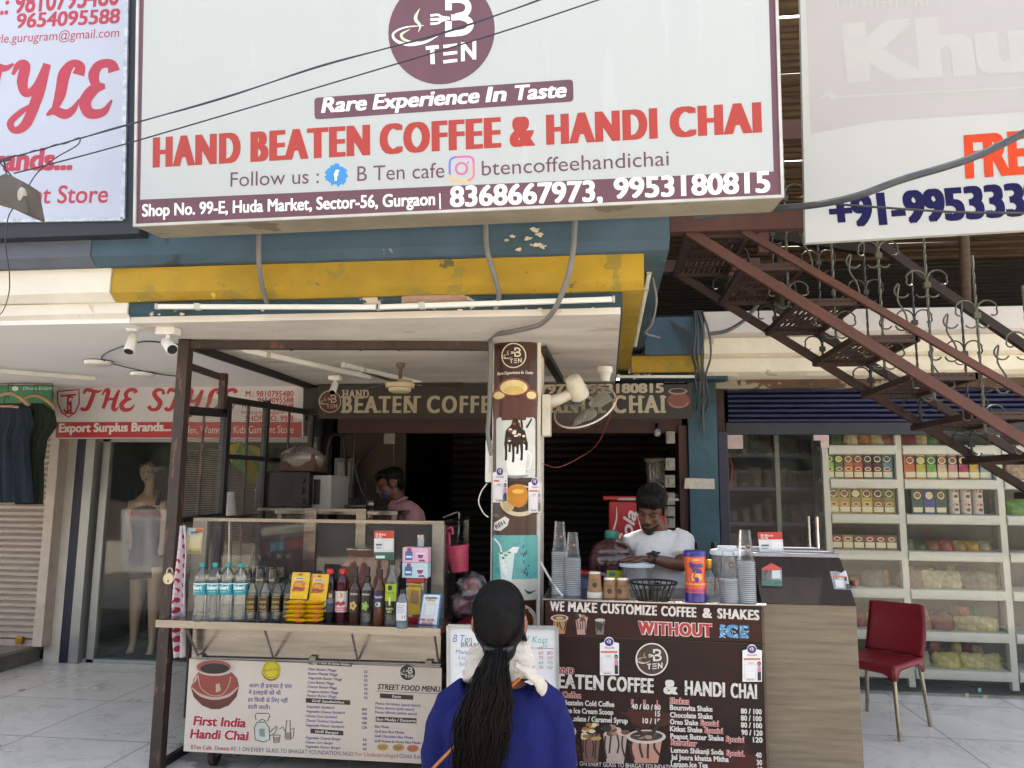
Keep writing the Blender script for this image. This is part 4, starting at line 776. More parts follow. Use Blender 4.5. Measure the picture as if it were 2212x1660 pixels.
MB(RI).bar((.36, 4.2, 2.985), (1.25, 4.2, 2.985), .06, .12).build('landing_beam', stx, bev=.004)
MB(RI).bar((.36, 5.0, 2.97), (1.0, 5.0, 2.97), .05, .08).build('landing_beam', stx, bev=.004)
MB(RI).box(.9, .96, 4.5, 4.56, 2.9, 4.9).box(.84, 1.2, 4.52, 4.58, 3.6, 3.72).build('newel', stx)
MB(mat('dark_brown_iron', '#24170f', r=.8)).bar(A(2000, 605, 5.6), A(2230, 760, 5.6), .05, .06).bar(A(1870, 505, 5.6), A(2005, 605, 5.6), .05, .06).build('rear_rail', stx)  # rail is dark brown iron
# wrought railing: one twisted baluster with scrolls, repeated along the flight
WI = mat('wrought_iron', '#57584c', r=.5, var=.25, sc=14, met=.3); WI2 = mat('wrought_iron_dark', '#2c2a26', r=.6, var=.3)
def arc(cx, cz, r, a0, a1, n=10, k=1.): return [Vector((cx+r*cos(radians(a0+(a1-a0)*i/n))*k, 0, cz+r*sin(radians(a0+(a1-a0)*i/n)))) for i in range(n+1)]
def baluster(m, o, label, s=1.):
    t = T('baluster', label, 'baluster', o, 'wrought iron balusters of the stair rail')
    B = lambda f: [Vector(o)+Vector(p)*s for p in f]
    mb = MB(m); vs = []
    for i in range(41):                                   # square bar twisted about itself
        z = .95*i/40; a = z*26 if .06 < z < .9 else 0
        vs += [Vector((.008*cos(a+k*pi/2), .008*sin(a+k*pi/2), z)) for k in range(4)]
    mb.add([Vector(o)+v*s for v in vs], [(i*4+k, i*4+(k+1) % 4, i*4+4+(k+1) % 4, i*4+4+k) for i in range(40) for k in range(4)]); mb.build('twisted_bar', t)
    for z in (.62, .06):
        for sg_ in (-1, 1):
            c = MB(m); c.tube(B([(sg_*p.x, 0, p.z) for p in [Vector((.004, 0, z))]+arc(.055, z+.03, .052, 190, 20)+arc(.085, z+.02, .02, 40, -130, 6)]), .0048*s, 6); c.tube(B([(sg_*p.x, 0, p.z) for p in arc(.03, z-.035, .032, 160, 330, 8)]), .0044*s, 6)
            c.build('scroll', t, sm=60)
        MB(m).box(o[0]-.016*s, o[0]+.016*s, o[1]-.014*s, o[1]+.014*s, o[2]+(z-.015)*s, o[2]+(z+.015)*s).build('collar', t)
    sc_ = arc(.11, .42, .038, 330, 110, 8)+arc(.135, .30, .06, 130, 60, 3)[0:0]+[Vector((.085, 0, .37)), Vector((.12, 0, .30)), Vector((.13, 0, .25))]+arc(.10, .235, .032, 20, -170, 8)
    MB(m).tube(B(cat(sc_, 3)), .005*s, 6).build('s_scroll', t, sm=60)
    return t
BALN = []
b0 = None
def bal(x, Y, k, m=None):
    global b0, b1
    z = 2.916-(x-.46)*.716-(.08 if Y < 4.8 else .05)
    z += k
    words_ = BLAB.pop(0)
    src = b0 if m is WI else b1
    if src is None:
        src = baluster(m, (x, Y, z), words_)
        if m is WI: b0 = src
        else: b1 = src
    else: copy_tree(src, (x, Y, z), label=words_)
b1 = None
BLAB = ['wrought baluster just under the top landing, half behind the near stringer', 'wrought baluster below the banner edge, by the second tread', 'wrought baluster under the banner, above the third tread', 'wrought baluster below the phone number, over the fourth tread', 'wrought baluster above the fifth tread by the far end of the banner', 'wrought baluster at the picture edge over the sixth tread',
        'dark baluster of the far rail behind the second tread', 'dark baluster of the far rail behind the third tread', 'dark baluster of the far rail against the cream moulding, over the fourth tread', 'dark baluster of the far rail over the fifth tread before the blue shutter', 'dark baluster of the far rail over the sixth tread', 'dark baluster of the far rail at the picture edge']
for i in range(6): bal(1.0+i*.24, 4.26, .06, WI)
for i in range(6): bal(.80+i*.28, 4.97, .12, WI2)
# bundle of cables on the blue pillar
mb = MB(mat('grey_bundle', '#4a4a48', r=.6, var=.3)); rw = random.Random(4)
for k in range(5):
    x0 = 1505+k*6+rw.uniform(-4, 4); mb.tube(cat([A(1500+k*4, 672, 6.02), A(x0, 720, 5.9), A(x0+rw.uniform(-6, 6), 770, 5.9), A(1512+k*3, 815, 6.0), A(1510+k*4+rw.uniform(-8, 8), 860, 6.15), A(1505+k*5, 905+rw.uniform(-30, 40), 6.26)], 6), .0075, 6)
for k in range(5): mb.tube(cat([A(1445+k*8, 690+k*5, 6.0), A(1480+k*6, 740, 5.96), A(1502, 800+k*6, 6.0), A(1500+rw.uniform(-10, 10), 850, 6.1)], 6), .004, 5)
mb.build('cable_bundle', sm=60, label='tangled bundle of grey cables hanging down the blue pillar', cat_='cable')
wire([A(1660, 645, 5.6), A(1640, 655, 5.7), A(1610, 690, 5.8), A(1570, 715, 5.9), A(1530, 722, 5.95)], .016, 'fat grey cable looping onto the cream moulding behind the stairs', GREYP)
wire([A(1410, 600, 4.0), A(1418, 650, 4.0), A(1408, 700, 4.1), A(1395, 720, 4.2), A(1425, 730, 4.6)], .006, 'grey wires dangling off the corner of the canopy', GREYP)
wire([A(1570, 975, 6.33), A(1582, 1010, 6.33), A(1575, 1050, 6.33), A(1563, 1090, 6.33)], .004, 'red wire drooping inside the grocery door frame', mat('red_lead', '#9a2c24', r=.5))
# lamp holder by the red frame
SWG = mat('old_switch', '#8f8a80', r=.5, var=.2)
lh = T('light_bulb', 'small bare bulb hanging from the maroon lintel', 'bulb', A(1420, 940, 6.35)); MB(LENS).cyl(A(1420, 915, 6.36), A(1420, 926, 6.36), .018).build('holder', lh, sm=40); MB(clear('bulb_glass', veil=.2)).ell(A(1420, 935, 6.36), .03, .03, .036).build('glass', lh, sm=60)
for k, y in enumerate((945, 1003, 1040, 1078, 1108, 1128)):
    p = A(1450, y, 6.34); t = T('switch_board', ['topmost', 'second', 'third', 'fourth', 'fifth', 'lowest'][k]+' white switch box down the edge of the red door frame', 'switch box', p, 'white switch boxes beside the door frame'); MB(SWG).box(p.x-.04-.006*(k % 3), p.x+.03, 6.34, 6.42, p.z-.05, p.z+.05).build('case', t, bev=.006); MB(SWG).box(p.x-.02, p.x+.02, 6.33, 6.34, p.z-.025, p.z+.025).build('switch', t)
# ================================================================== food cart
STL = mat('brushed_steel', '#8f8a84', r=.24, met=.92, var=.2, sc=3, stretch=(1, 1, 12)); STLD = mat('worn_steel', '#8c867c', r=.45, met=.5, var=.2, sc=6, peel=[('#8a6f4a', .64, 5)])
cx0, cx1, CY = -2.26, -.855, 4.1; SZ = .82
ct = T('food_cart', 'steel street food cart with cream printed menu front, fold out shelf and glass case', 'food cart', (-1.55, 4.5, 0))
MB(STL).box(cx0+.01, cx1-.01, CY+.004, 4.95, .135, SZ-.03).build('body', ct, bev=.004)
MB(STL).box(cx0-.06, cx1+.035, 3.86, CY+.05, SZ-.002, SZ).box(cx0-.06, cx1+.035, 3.855, 3.86, SZ-.035, SZ+.002).box(cx0-.062, cx0-.06, 3.86, CY, SZ-.03, SZ).box(cx1+.035, cx1+.037, 3.86, CY, SZ-.03, SZ).build('shelf', ct)
MB(STL).box(cx0, cx1, CY+.05, 4.95, SZ-.03, SZ).build('worktop', ct)
CP = front(CY)
for (x0, y0), (x1, y1) in (((403, 1360), (428, 1418)), ((572, 1362), (590, 1420)), ((759, 1364), (772, 1425)), ((938, 1368), (947, 1432))):
    MB(mat('rod_steel', '#8d8a84', r=.3, met=.8)).cyl(A(x0, y0, 3.88), A(x1, y1, CY-.012), .006).build('bracket', ct, sm=50)
MB(mat('rod_steel', '#8d8a84')).cyl(A(425, 1421, CY-.012), A(952, 1436, CY-.012), .007).build('hinge_rod', ct, sm=50)
for x, y in ((432, 1419), (676, 1423), (927, 1432)): q = A(x, y, CY-.01); MB(STLD).box(q.x-.018, q.x+.018, CY-.022, CY-.001, q.z-.014, q.z+.014).build('hinge', ct, bev=.003)
# --- menu print
CRE = mat('cream_print', '#b8a896', r=.5, var=.06, sc=1.2, c2='#c3bab0'); BRN = ink('#2f211d'); IND = ink('#2b2e78'); CRM2 = ink('#d4cdc6'); CRIM = ink('#9c1d33')
mb = MB(CRE); TL_, BR__ = A(409, 1424, CY), A(956, 1640, CY)
za, zb = .105, A(409, 1423, CY).z; X0, X1 = cx0+.004, cx1-.004
mb.poly([Vector((X0, CY-.002, za)), Vector((X1, CY-.002, za)), Vector((X1, CY-.002, zb)), Vector((X0, CY-.002, zb))])
L0 = 4
def pot(mb, pl, cx, cy, s, l):                       # printed clay pot
    c = lambda pts: [(cx+x*s, cy+y*s) for x, y in pts]
    mb.m(ink('#5a2a22')); mb.pg(pl, c([(-52, 8), (-46, 28), (-28, 46), (-8, 54), (10, 54), (30, 46), (46, 28), (52, 6), (48, -12), (36, -26), (-36, -26), (-46, -12)]), l)
    mb.m(ink('#8a3e31')); mb.pg(pl, c([(-50, 4), (-44, 16), (-20, 28), (0, 31), (22, 28), (44, 16), (50, 4), (47, -12), (35, -25), (-35, -25), (-45, -12)]), l+1)
    mb.m(ink('#b09a8c')); mb.ink(pl, c([(-50, 8), (-30, 24), (0, 31), (30, 24), (51, 6)]), [3*s, 6*s, 6*s, 6*s, 3*s], l+2); mb.ink(pl, c([(-36, -18), (-30, 8), (-8, 24), (16, 22), (30, 2), (34, -16)]), [2*s, 1.5*s, 2*s], l+3); mb.pg(pl, c([(-50, 2), (-40, -8), (-34, -22), (-42, -16)]), l+2); mb.pg(pl, c([(2, 0), (10, -2), (13, 14), (2, 18)]), l+2)
    mb.m(ink('#b5aaa6')); mb.pell(pl, cx, cy-36*s, 43*s, 18*s, l+3); mb.m(ink('#8f4a3c')); mb.pell(pl, cx-2*s, cy-37*s, 37*s, 15*s, l+4); mb.m(ink('#221b1c')); mb.pell(pl, cx, cy-34*s, 31*s, 11*s, l+5)
pot(mb, CP, 465, 1478, 1, L0)
mb.m(ink('#7a5a20')); mb.pell(CP, 586, 1451, 20, 20, L0); mb.m(ink('#c3b41c')); mb.pell(CP, 587, 1447, 20, 20, L0+1); mb.m(ink('#56551a')); mb.ring(CP, 587, 1447, 16.5, 17, 1, L0+2); mb.m(CRIM).text(CP, 'Handi Chai', 571, 1451, 604, 1447, 5, L0+2)
mb.m(IND)
for t, x0, y0, x1, y1 in (('अलग ही इज्जत है चाय', 538, 1485, 631, 1487), ('में इलाइची की भी', 537, 1500, 607, 1502), ('हर किसी के लिए नहीं', 536, 1516, 622, 1518), ('डाली जाती।', 535, 1531, 583, 1533)):
    t = t.replace('कि', 'िक').replace('लि', 'िल'); mb.text(CP, t, x0, y0, x1, y1, 8.5, L0, off=.012)
for dl, m_, of in ((0, CRM2, .085), (1.5, CRIM, .03)):
    mb.m(m_); mb.text(CP, 'First India', 418, 1566, 531, 1571, 19, L0+dl, off=of, shear=.12, bx=(0, .02)); mb.text(CP, 'Handi Chai', 411, 1594, 536, 1599, 19, L0+dl, off=of, shear=.12, bx=(0, .02))
# kettle and glasses drawing
K = ink('#46504a'); mb.m(ink('#b3b8ae')); mb.pg(CP, [(552, 1598), (550, 1572), (556, 1560), (574, 1560), (582, 1572), (583, 1598), (570, 1603)], L0); mb.m(ink('#7d837b')); mb.pg(CP, [(561, 1590), (561, 1574), (572, 1574), (573, 1592)], L0+1)
mb.m(K)
for pts in ([(552, 1598), (550, 1572), (556, 1560), (574, 1560), (582, 1572), (583, 1598), (570, 1603), (552, 1598)], [(554, 1556), (551, 1544), (556, 1541), (580, 1541), (584, 1545), (578, 1558)], [(583, 1590), (594, 1584), (600, 1570)], [(583, 1582), (592, 1574), (598, 1568)], [(560, 1558), (567, 1553), (575, 1558)], [(591, 1588), (592, 1604), (603, 1604), (606, 1588), (591, 1588)], [(616, 1594), (620, 1556), (627, 1556), (628, 1594)], [(604, 1575), (612, 1570), (616, 1580)], [(628, 1576), (636, 1572), (634, 1592), (626, 1598)]): mb.ink(CP, pts, 1.7, L0+1.5, sm=0)
mb.m(ink('#8c7c66')); mb.pg(CP, [(593, 1602), (592, 1592), (605, 1592), (603, 1602)], L0+1); mb.pg(CP, [(617, 1598), (616, 1582), (630, 1582), (630, 1597)], L0+1)
def head(x0, y0, x1, y1, h, t):
    mb.m(BRN); mb.pg(CP, [(x0, y0+h), (x1, y1+h), (x1, y1), (x0, y0)], L0); mb.m(CRM2); w_ = min(1, len(t)*4.6/(x1-x0)); xm_ = (x0+x1)/2; hw_ = (x1-x0)*w_/2-2; dy = (y1-y0)/(x1-x0)
    mb.text(CP, t, xm_-hw_, (y0+y1)/2+h*.76-hw_*dy, xm_+hw_, (y0+y1)/2+h*.76+hw_*dy, h*.56, L0+1.5, off=.02, shear=.1)
head(667, 1426, 760, 1431, 9.5, 'Maggi Made In Amul Butter'); head(661, 1508, 757, 1513, 10, 'Grill Sandwiches'); head(671, 1574, 742, 1579, 10, 'Grill Burger'); head(821, 1498, 893, 1502, 10, 'Pasta'); head(812, 1548, 900, 1552, 11, 'Bun Muska / Desserts')
IT = [(666, 1448, 'Plain Butter Maggi'), (665.5, 1457.5, 'Butter Masala Maggi'), (665, 1467, 'Vegetable Butter Maggi'), (664.5, 1476.5, 'Corn Butter Maggi'), (664, 1486, 'Cheese Butter Maggi'), (663.5, 1496, 'Oregano Butter Maggi'), (663, 1505, 'Paneer Butter Maggi'),
      (662, 1529, 'Vegetable Sandwich'), (661.5, 1539, 'Vegetable Cheese Sandwich'), (661, 1549, 'Cheese Corn Sandwich'), (660.5, 1559, 'Cheese Tandoori Sandwich'), (660, 1569, 'Vegetable Paneer Sandwich'), (660, 1596, 'Vegetable Cheese Burger'), (659.5, 1605.5, 'Cheese Corn Burger'), (659, 1615, 'Vegetable Paneer Burger'),
      (811, 1522, 'Penne Arrabiata (spicy sauce)'), (810.5, 1531.5, 'Penne Aurora (pink sauce)'), (810, 1541, 'Penne Alfredo (white sauce)'), (810, 1572, 'Bun Muska'), (809.5, 1582.5, 'Grill Jam Bun Muska'), (809, 1592.5, 'Grill Chocolate Bun Muska'), (808.5, 1603, 'Grill Peanut & Honey Bun Muska')]
mb.m(IND)
for x, y, t in IT: w_ = len(t)*3.35; mb.text(CP, t, x, y, x+w_, y+w_*.045, 5.6, L0, off=.018, shear=.18)
for i, t in enumerate(('50', '50', '50', '60', '70', '70', '70')): mb.text(CP, t, 786, 1454+9.4*i, 794, 1454.4+9.4*i, 5.6, L0, off=.02)
for i, t in enumerate(('80', '100', '100', '100', '120')): mb.text(CP, t, 782, 1535+9.8*i, 793, 1535.5+9.8*i, 5.6, L0, off=.02)
for i, t in enumerate(('50', '60', '60')): mb.text(CP, t, 784, 1601+9.7*i, 792, 1601.4+9.7*i, 5.6, L0, off=.02)
logo(mb, CP, 881, 1453, 18, L0, BRN, CRM2, ringc=CRM2)
mb.m(BRN); mb.text(CP, 'STREET FOOD MENU', 816, 1489, 950, 1495, 11.5, L0, off=.022, shear=.12, bx=(0, .02)); mb.ink(CP, [(813, 1493), (950, 1499)], 1, L0)
for cx_, cy_, c_ in ((827, 1614, '#b09652'), (861, 1615, '#a8844c'), (892, 1617, '#b0654a'), (922, 1619, '#4a2c2c')):
    mb.m(ink(c_)); mb.pell(CP, cx_, cy_, 13, 8, L0, n=12); mb.m(ink('#7a5a34'))
    for k in range(5): mb.pell(CP, cx_-7+3.4*k, cy_-2+(k % 2)*4, 2.6, 1.6, L0+1+.2*k, n=7)
for t, x0, x1, m_ in (('BTen Café  Donate', 413, 496, CRIM), ('RS. 1 ON EVERY GLASS TO BHAGAT FOUNDATION NGO', 500, 764, ink('#3e4066')), ('For Underprivileged', 768, 860, ink('#a34a42')), ('Child Education', 863, 944, ink('#3e4066'))):
    yy = lambda x: 1618+(x-413)*.043; mb.m(m_); mb.text(CP, t, x0, yy(x0), x1, yy(x1), 9, L0, off=.02 if m_ is CRIM else 0)
mb.build('menu_print', ct)
for x in (cx0+.12, cx1-.1):
    for y in (4.22, 4.85):
        c_ = MB(STLD).box(x-.035, x+.035, y-.03, y+.03, .1, .135).bar((x-.02, y, .13), (x-.02, y, .05), .004, .05, (0, 1, 0)).bar((x+.02, y, .13), (x+.02, y, .05), .004, .05, (0, 1, 0)).build('castor', ct)
        MB(mat('castor_rubber', '#3a2e28', r=.7)).cyl((x-.015, y, .052), (x+.015, y, .052), .052, n=20).build('wheel', c_, sm=40)
# --- glass case
gz = 1.315; gx0, gx1, gy = cx0-.06, cx1-.02, 4.17
CG = clear('case_glass', tint=(.96, .97, .96), veil=.01, boost=.5)
MB(STLD).box(gx0, gx0+.085, gy-.01, gy+.03, SZ, gz).build('case_post', ct); MB(STLD).box(gx1-.065, gx1, gy-.01, gy+.03, SZ, gz).build('case_post', ct)
MB(STL).box(gx0, gx1, gy-.012, gy+.018, gz, gz+.018).build('case_rail', ct)
MB(STL).box(gx1-.02, gx1, gy+.02, 4.95, gz, gz+.018).build('case_rail', ct); MB(STL).box(gx0, gx0+.02, gy+.02, 4.95, gz, gz+.018).build('case_rail', ct)
MB(STL).box(gx0+.02, gx1-.7, 4.93, 4.95, gz+.04, gz+.058).box(-1.62, -1.555, 4.92, 4.95, SZ, gz+.06).box(gx0+.35, gx0+.43, 4.92, 4.95, SZ, gz+.06).box(gx1-.03, gx1, 4.92, 4.95, SZ, gz).build('case_rear_frame', ct)
MB(CG).box(gx0+.085, gx1-.065, gy+.002, gy+.006, SZ, gz).build('case_glass', ct)
MB(CG).box(gx1-.008, gx1-.004, gy+.03, 4.92, SZ, gz).build('case_glass', ct)
# things standing in the case
CLAY = mat('clay', '#8a4f3c', r=.7, var=.25, sc=5, bump=.2)
p = A(790, 1300, 4.5); pt_ = T('clay_pot', 'big brown clay pot with steel lid standing inside the glass case', 'pot', (p.x, 4.55, SZ))
MB(CLAY).lathe((p.x, 4.55, SZ), [(.09, 0), (.15, .05), (.185, .13), (.18, .2), (.13, .27), (.115, .29), (.14, .32), (.145, .33)], 28).build('body', pt_, sm=60)
MB(STL).lathe((p.x, 4.55, SZ+.33), [(.15, 0), (.15, .006), (.03, .02), (0, .022)], 28).build('lid', pt_, sm=40)
q = A(535, 1230, 4.45); tr = T('tray', 'steel tray of tea glasses turned over inside the glass case', 'tray', (q.x, 4.5, SZ)); MB(mat('cream_box', '#8f8a78', r=.6)).box(q.x-.13, q.x+.13, 4.42, 4.65, SZ, SZ+.14).build('stand', tr, bev=.005); MB(STL).box(q.x-.22, q.x+.2, 4.38, 4.68, SZ+.142, SZ+.16).build('plate', tr, bev=.003)
for i in range(5):
    for j in range(2): MB(STL).lathe((q.x-.16+.08*i, 4.45+.12*j, SZ+.16), [(.03, 0), (.026, .05), (0, .052)], 14).build('cup', tr, sm=40)
MB(mat('amber_box', '#7a5230', r=.6, var=.2)).box(-1.12, -1.06, 4.4, 4.5, SZ, SZ+.2).box(-.98, -.94, 4.5, 4.6, SZ, SZ+.36).build('carton', label='brown carton seen through the glass behind the tea boxes', cat_='carton')
# ================================================================== bottles and packets on the shelf
PET = clear('clear_plastic', tint=(.95, .97, .97), veil=.04, boost=.9, rough=.06); WATER = clear('water', tint=(.93, .95, .96), veil=.0, boost=.3)
CAPT = ink('#1f8f86', .4); TEAL = ink('#12808a', .4)
def bpos(x, yb, z=SZ):                               # a point on the shelf under a view position
    return P(x, yb, Z=z)
def lath(m, o, prof, n=18): return MB(m).lathe(o, prof, n)
def rib(r, z0, z1, k, amp=.0015): return [(r+(amp if i % 2 else -amp), z0+(z1-z0)*i/(2*k)) for i in range(2*k+1)]
class Cyl(Pl):                                       # print wrapped round a bottle
    def __init__(s, o, r): s.c, s.r = Vector(o), r; super().__init__(Vector(o)-Vector((0, r, 0)), (1, 0, 0), (0, 0, 1))
    def pt(s, a, b, l=0): t = a/s.r; r = s.r+l*.0006; return s.c+Vector((r*sin(t), -r*cos(t), b))
def ltext(mb, C, t, a0, a1, b, h, l=1, off=.02, shear=0, bx=(0,)):
    vv, ff = glyphs(t, off, 1., 2); lo = min(v[0] for v in vv); hi = max(v[0] for v in vv); k = (a1-a0)/(hi-lo)
    for i, bb in enumerate(bx): mb.add([C.pt(a0+(x-lo+bb)*k+shear*y*h, b+y*h/CAPH, l+.2*i) for x, y in vv], ff)
def lrect(mb, C, a0, a1, b0, b1, l=1, n=5):
    mb.add([C.pt(a0+(a1-a0)*i/n, b, l) for i in range(n+1) for b in (b0, b1)], [(2*i, 2*i+2, 2*i+3, 2*i+1) for i in range(n)])
def lell(mb, C, a, b, ra, rb, l=1, n=14): mb.poly([C.pt(a+ra*cos(2*pi*i/n), b+rb*sin(2*pi*i/n), l) for i in range(n)])
def water(o, label, rz=0):
    t = T('water_bottle', label, 'bottle', o, 'water bottles on the cart shelf'); o = Vector(o)
    lath(PET, o, [(.028, 0), (.035, .006)]+rib(.0355, .012, .135, 7, .0018)+[(.0365, .14), (.0365, .19), (.0355, .195)]+rib(.0345, .2, .235, 2, .0012)+[(.028, .25), (.015, .268), (.0125, .272)]).build('bottle_body', t, sm=70)
    lath(WATER, o, [(.0, .004), (.032, .006), (.033, .23), (0, .232)]).build('water', t, sm=50)
    lath(CAPT, o, [(.0135, .272), (.0145, .274), (.0145, .292), (.012, .294)]).build('cap', t, sm=40)
    C = Cyl(o, .0368); mb = MB(TEAL); lrect(mb, C, -.1156, .1156, .135, .193, 1, 24); mb.m(ink('#d8e4e2'))
    k = rz; ltext(mb, C, 'Bisleri', -.028+k, .03+k, .163, .02, 2, .03, bx=(0, .02)); lrect(mb, C, -.1156, .1156, .188, .193, 2, 24); lrect(mb, C, .033+k, .0345+k, .15, .186, 2, 1); ltext(mb, C, 'mineral water', -.014+k, .022+k, .15, .006, 2, 0)
    mb.build('label', t); return t
for i, (x, lb) in enumerate(((430, 'water bottle next to the red spotted cloth'), (458, 'second water bottle from the spotted cloth'), (486, 'water bottle second from the dark soda bottles'), (515, 'water bottle touching the first dark soda bottle'))):
    water(bpos(x, 1342), lb+', teal cap and label', (-.012, .004, -.008, .006)[i])
GLD, BLKL = ink('#a8853c', .4), ink('#15110f', .4); COLA = mat('cola', '#22100a', r=.15)
def soda(o, label, k=0):
    t = T('soda_bottle', label, 'bottle', o, 'black label soda bottles on the cart shelf'); o = Vector(o)
    lath(PET, o, [(.022, .002), (.03, .012), (.0305, .05), (.029, .06), (.029, .115), (.0305, .125), (.030, .145), (.022, .17), (.013, .188), (.012, .192)]).build('bottle_body', t, sm=60)
    lath(CLRW, o, [(0, .004), (.027, .01), (.0275, .14), (0, .141)]).build('drink', t, sm=50)
    lath(BLKL, o, [(.0125, .19), (.014, .192), (.014, .208), (.012, .21)]).build('cap', t, sm=40)
    C = Cyl(o, .0298); mb = MB(BLKL); lrect(mb, C, -.0936, .0936, .045, .128, 1, 22); mb.m(GLD); ltext(mb, C, 'Jeera', -.02+k, .022+k, .092, .016, 2, .03, .2); ltext(mb, C, 'SODA', -.02+k, .022+k, .066, .014, 2, .04); mb.ring
    for a0, b0 in ((-.024, .12), (-.024, .052)): lrect(mb, C, a0+k, a0+.048+k, b0, b0+.003, 2)
    mb.build('label', t)
CLRW = clear('pale_drink', tint=(.72, .7, .68), veil=.05)
for i, (x, lb) in enumerate(((541, 'soda bottle touching the last water bottle'), (570, 'second soda bottle after the water bottles'), (596, 'third soda bottle after the water bottles'), (622, 'soda bottle half behind the yellow packets'))): soda(bpos(x, 1341), lb+', black cap and black gold label', (.004, -.004, .002, 0)[i])
YP = mat('yellow_packet', '#cfa408', r=.3, var=.1, sc=20); 
def packet(o, w_, h_, d_, rot, label, flat):
    t = T('noodle_packet', label, 'packet', o, 'yellow noodle packets on the cart shelf'); R = Matrix.Rotation(rot[0], 3, 'X') if not flat else Matrix.Rotation(rot[0], 3, 'Y'); o = Vector(o)
    mb = MB(YP); n = 8; m = 6; vs = []; fs = []
    f = lambda u, v, s_: Vector((u*w_/2*(1-.05*abs(v)**3+.02*sin(v*20)), s_*d_/2*(1-u**4)*(1-v**6)+.0006*s_, v*h_/2)) if not flat else Vector((u*w_/2, v*h_/2, s_*d_/2*(1-u**6)*(1-v**4)+.0006*s_+d_/2))
    for s_ in (-1, 1):
        b0 = len(vs); vs += [o+R@(f(-1+2*i/n, -1+2*j/m, s_)+(Vector((0, 0, h_/2)) if not flat else Vector())) for i in range(n+1) for j in range(m+1)]
        for i in range(n):
            for j in range(m): a_ = b0+i*(m+1)+j; fs.append((a_, a_+m+1, a_+m+2, a_+1) if (s_ < 0) != flat else (a_, a_+1, a_+m+2, a_+m+1))
    mb.add(vs, fs)
    if not flat:
        g = lambda pts, l: mb.poly([o+R@(f(u, v, -1)+Vector((0, -.0016*l, h_/2))) for u, v in pts])
        mb.m(ink('#a8281c')); g([(-.3, .82), (0, .74), (.3, .82), (0, .9)], 1); mb.m(ink('#c8c4bc')); g([(-.55, .42), (.5, .42), (.5, .6), (-.55, .6)], 1); mb.m(ink('#6a6f88')); g([(-.4, .47), (.4, .47), (.4, .55), (-.4, .55)], 2)
        mb.m(ink('#b06a28')); g([(-.7, -.1), (.6, -.05), (.7, .2), (.2, .34), (-.5, .28)], 1); mb.m(ink('#9c4a2a')); g([(-.75, -.45), (.55, -.42), (.75, -.12), (-.6, -.08)], 2); mb.m(ink('#c08a3c')); g([(-.5, -.02), (.3, 0), (.4, .18), (-.3, .22)], 3); mb.m(ink('#8d2f22')); g([(-.5, -.34), (.4, -.32), (.5, -.2), (-.4, -.18)], 3)
    else:
        mb.m(ink('#b0451e')); mb.add([o+R@Vector((u*w_/2, -h_/2*.985, d_/2+v)) for u, v in ((.1, -.006), (.75, -.006), (.75, .004), (.1, .004))], [(0, 1, 2, 3)])
    mb.build('wrapper', t, sm=50)
rk = random.Random(2)
for c, (x, w_) in enumerate(((637, .105), (676, .105))):
    b = bpos(x, 1345); z = SZ
    for k in range(5):
        packet((b.x+rk.uniform(-.006, .008), b.y+.02, z), .105, .085, .022, (rk.uniform(-.10, .04),), ('%s yellow noodle packet lying in the pile %s' % (('lowest', 'second', 'third', 'fourth', 'fifth')[k], 'beside the soda bottles' if c == 0 else 'beside the black syrup bottle')), True); z += .0225
    packet((b.x+.012+.006*c, b.y+.0, z+.004-.008*c), .098, .135, .024, (-.22,), 'upright yellow noodle packet leaning on the pile '+('beside the soda bottles' if c == 0 else 'beside the black syrup bottle'), False)
def bottle(x, yb, prof, liquid, label, cap, capprof, lab, ttl, h_=0, glass=None, nm='syrup_bottle'):
    o = bpos(x, yb); t = T(nm, label, 'bottle', o); lath(liquid, o, prof, 20).build('bottle_body', t, sm=50); lath(cap, o, capprof, 18).build('cap', t, sm=40)
    if lab: r = lab[0]; C = Cyl(o, r); mb = MB(); lab[1](mb, C); mb.build('label', t)
    return t
REDC = ink('#b5201c', .35); BKC = mat('black_currant', '#120d16', r=.15, var=.1); MRC = mat('maroon_syrup', '#3d0c18', r=.15, var=.15)
sq = [(.032, 0), (.036, .006), (.036, .15), (.034, .17), (.0335, .175), (.033, .2), (.026, .222), (.016, .238), (.015, .24)]; cq = [(.017, .24), (.018, .243), (.018, .262), (.016, .265)]
def labA(mb, C): mb.m(ink('#b9b8b4', .4)); lrect(mb, C, -.042, .0, .05, .15, 1); mb.m(ink('#20242e', .4)); lrect(mb, C, -.002, .042, .05, .15, 2); mb.m(ink('#b08a4a')); lell(mb, C, .018, .132, .01, .012, 3); mb.m(ink('#8d93a6')); ltext(mb, C, 'BLACK', -.0, .036, .108, .009, 3); ltext(mb, C, 'CURRANT', 0, .036, .096, .009, 3); mb.m(ink('#2a2a48')); [lell(mb, C, -.01+.012*k, .07+.006*(k % 2), .008, .009, 3+.2*k) for k in range(4)]
def labB(mb, C): mb.m(ink('#c9c2c0', .4)); lrect(mb, C, -.042, .042, .05, .155, 1, 8); mb.m(ink('#b98a3a')); lell(mb, C, 0, .135, .016, .015, 2); mb.m(ink('#a8283c')); [lell(mb, C, -.02+.013*k, .09+.006*(k % 2), .009, .01, 2+.2*k) for k in range(4)]; mb.m(ink('#c05a7c')); lrect(mb, C, -.04, .04, .055, .074, 2, 8); mb.m(ink('#d8d0d0')); ltext(mb, C, 'STRAWBERRY', -.03, .03, .06, .008, 3)
bottle(709, 1342, sq, BKC, 'tall black syrup bottle with red cap beside the yellow packets', REDC, cq, (.0362, labA), '')
bottle(737, 1342, sq, MRC, 'tall maroon strawberry syrup bottle with red cap', REDC, cq, (.0362, labB), '')
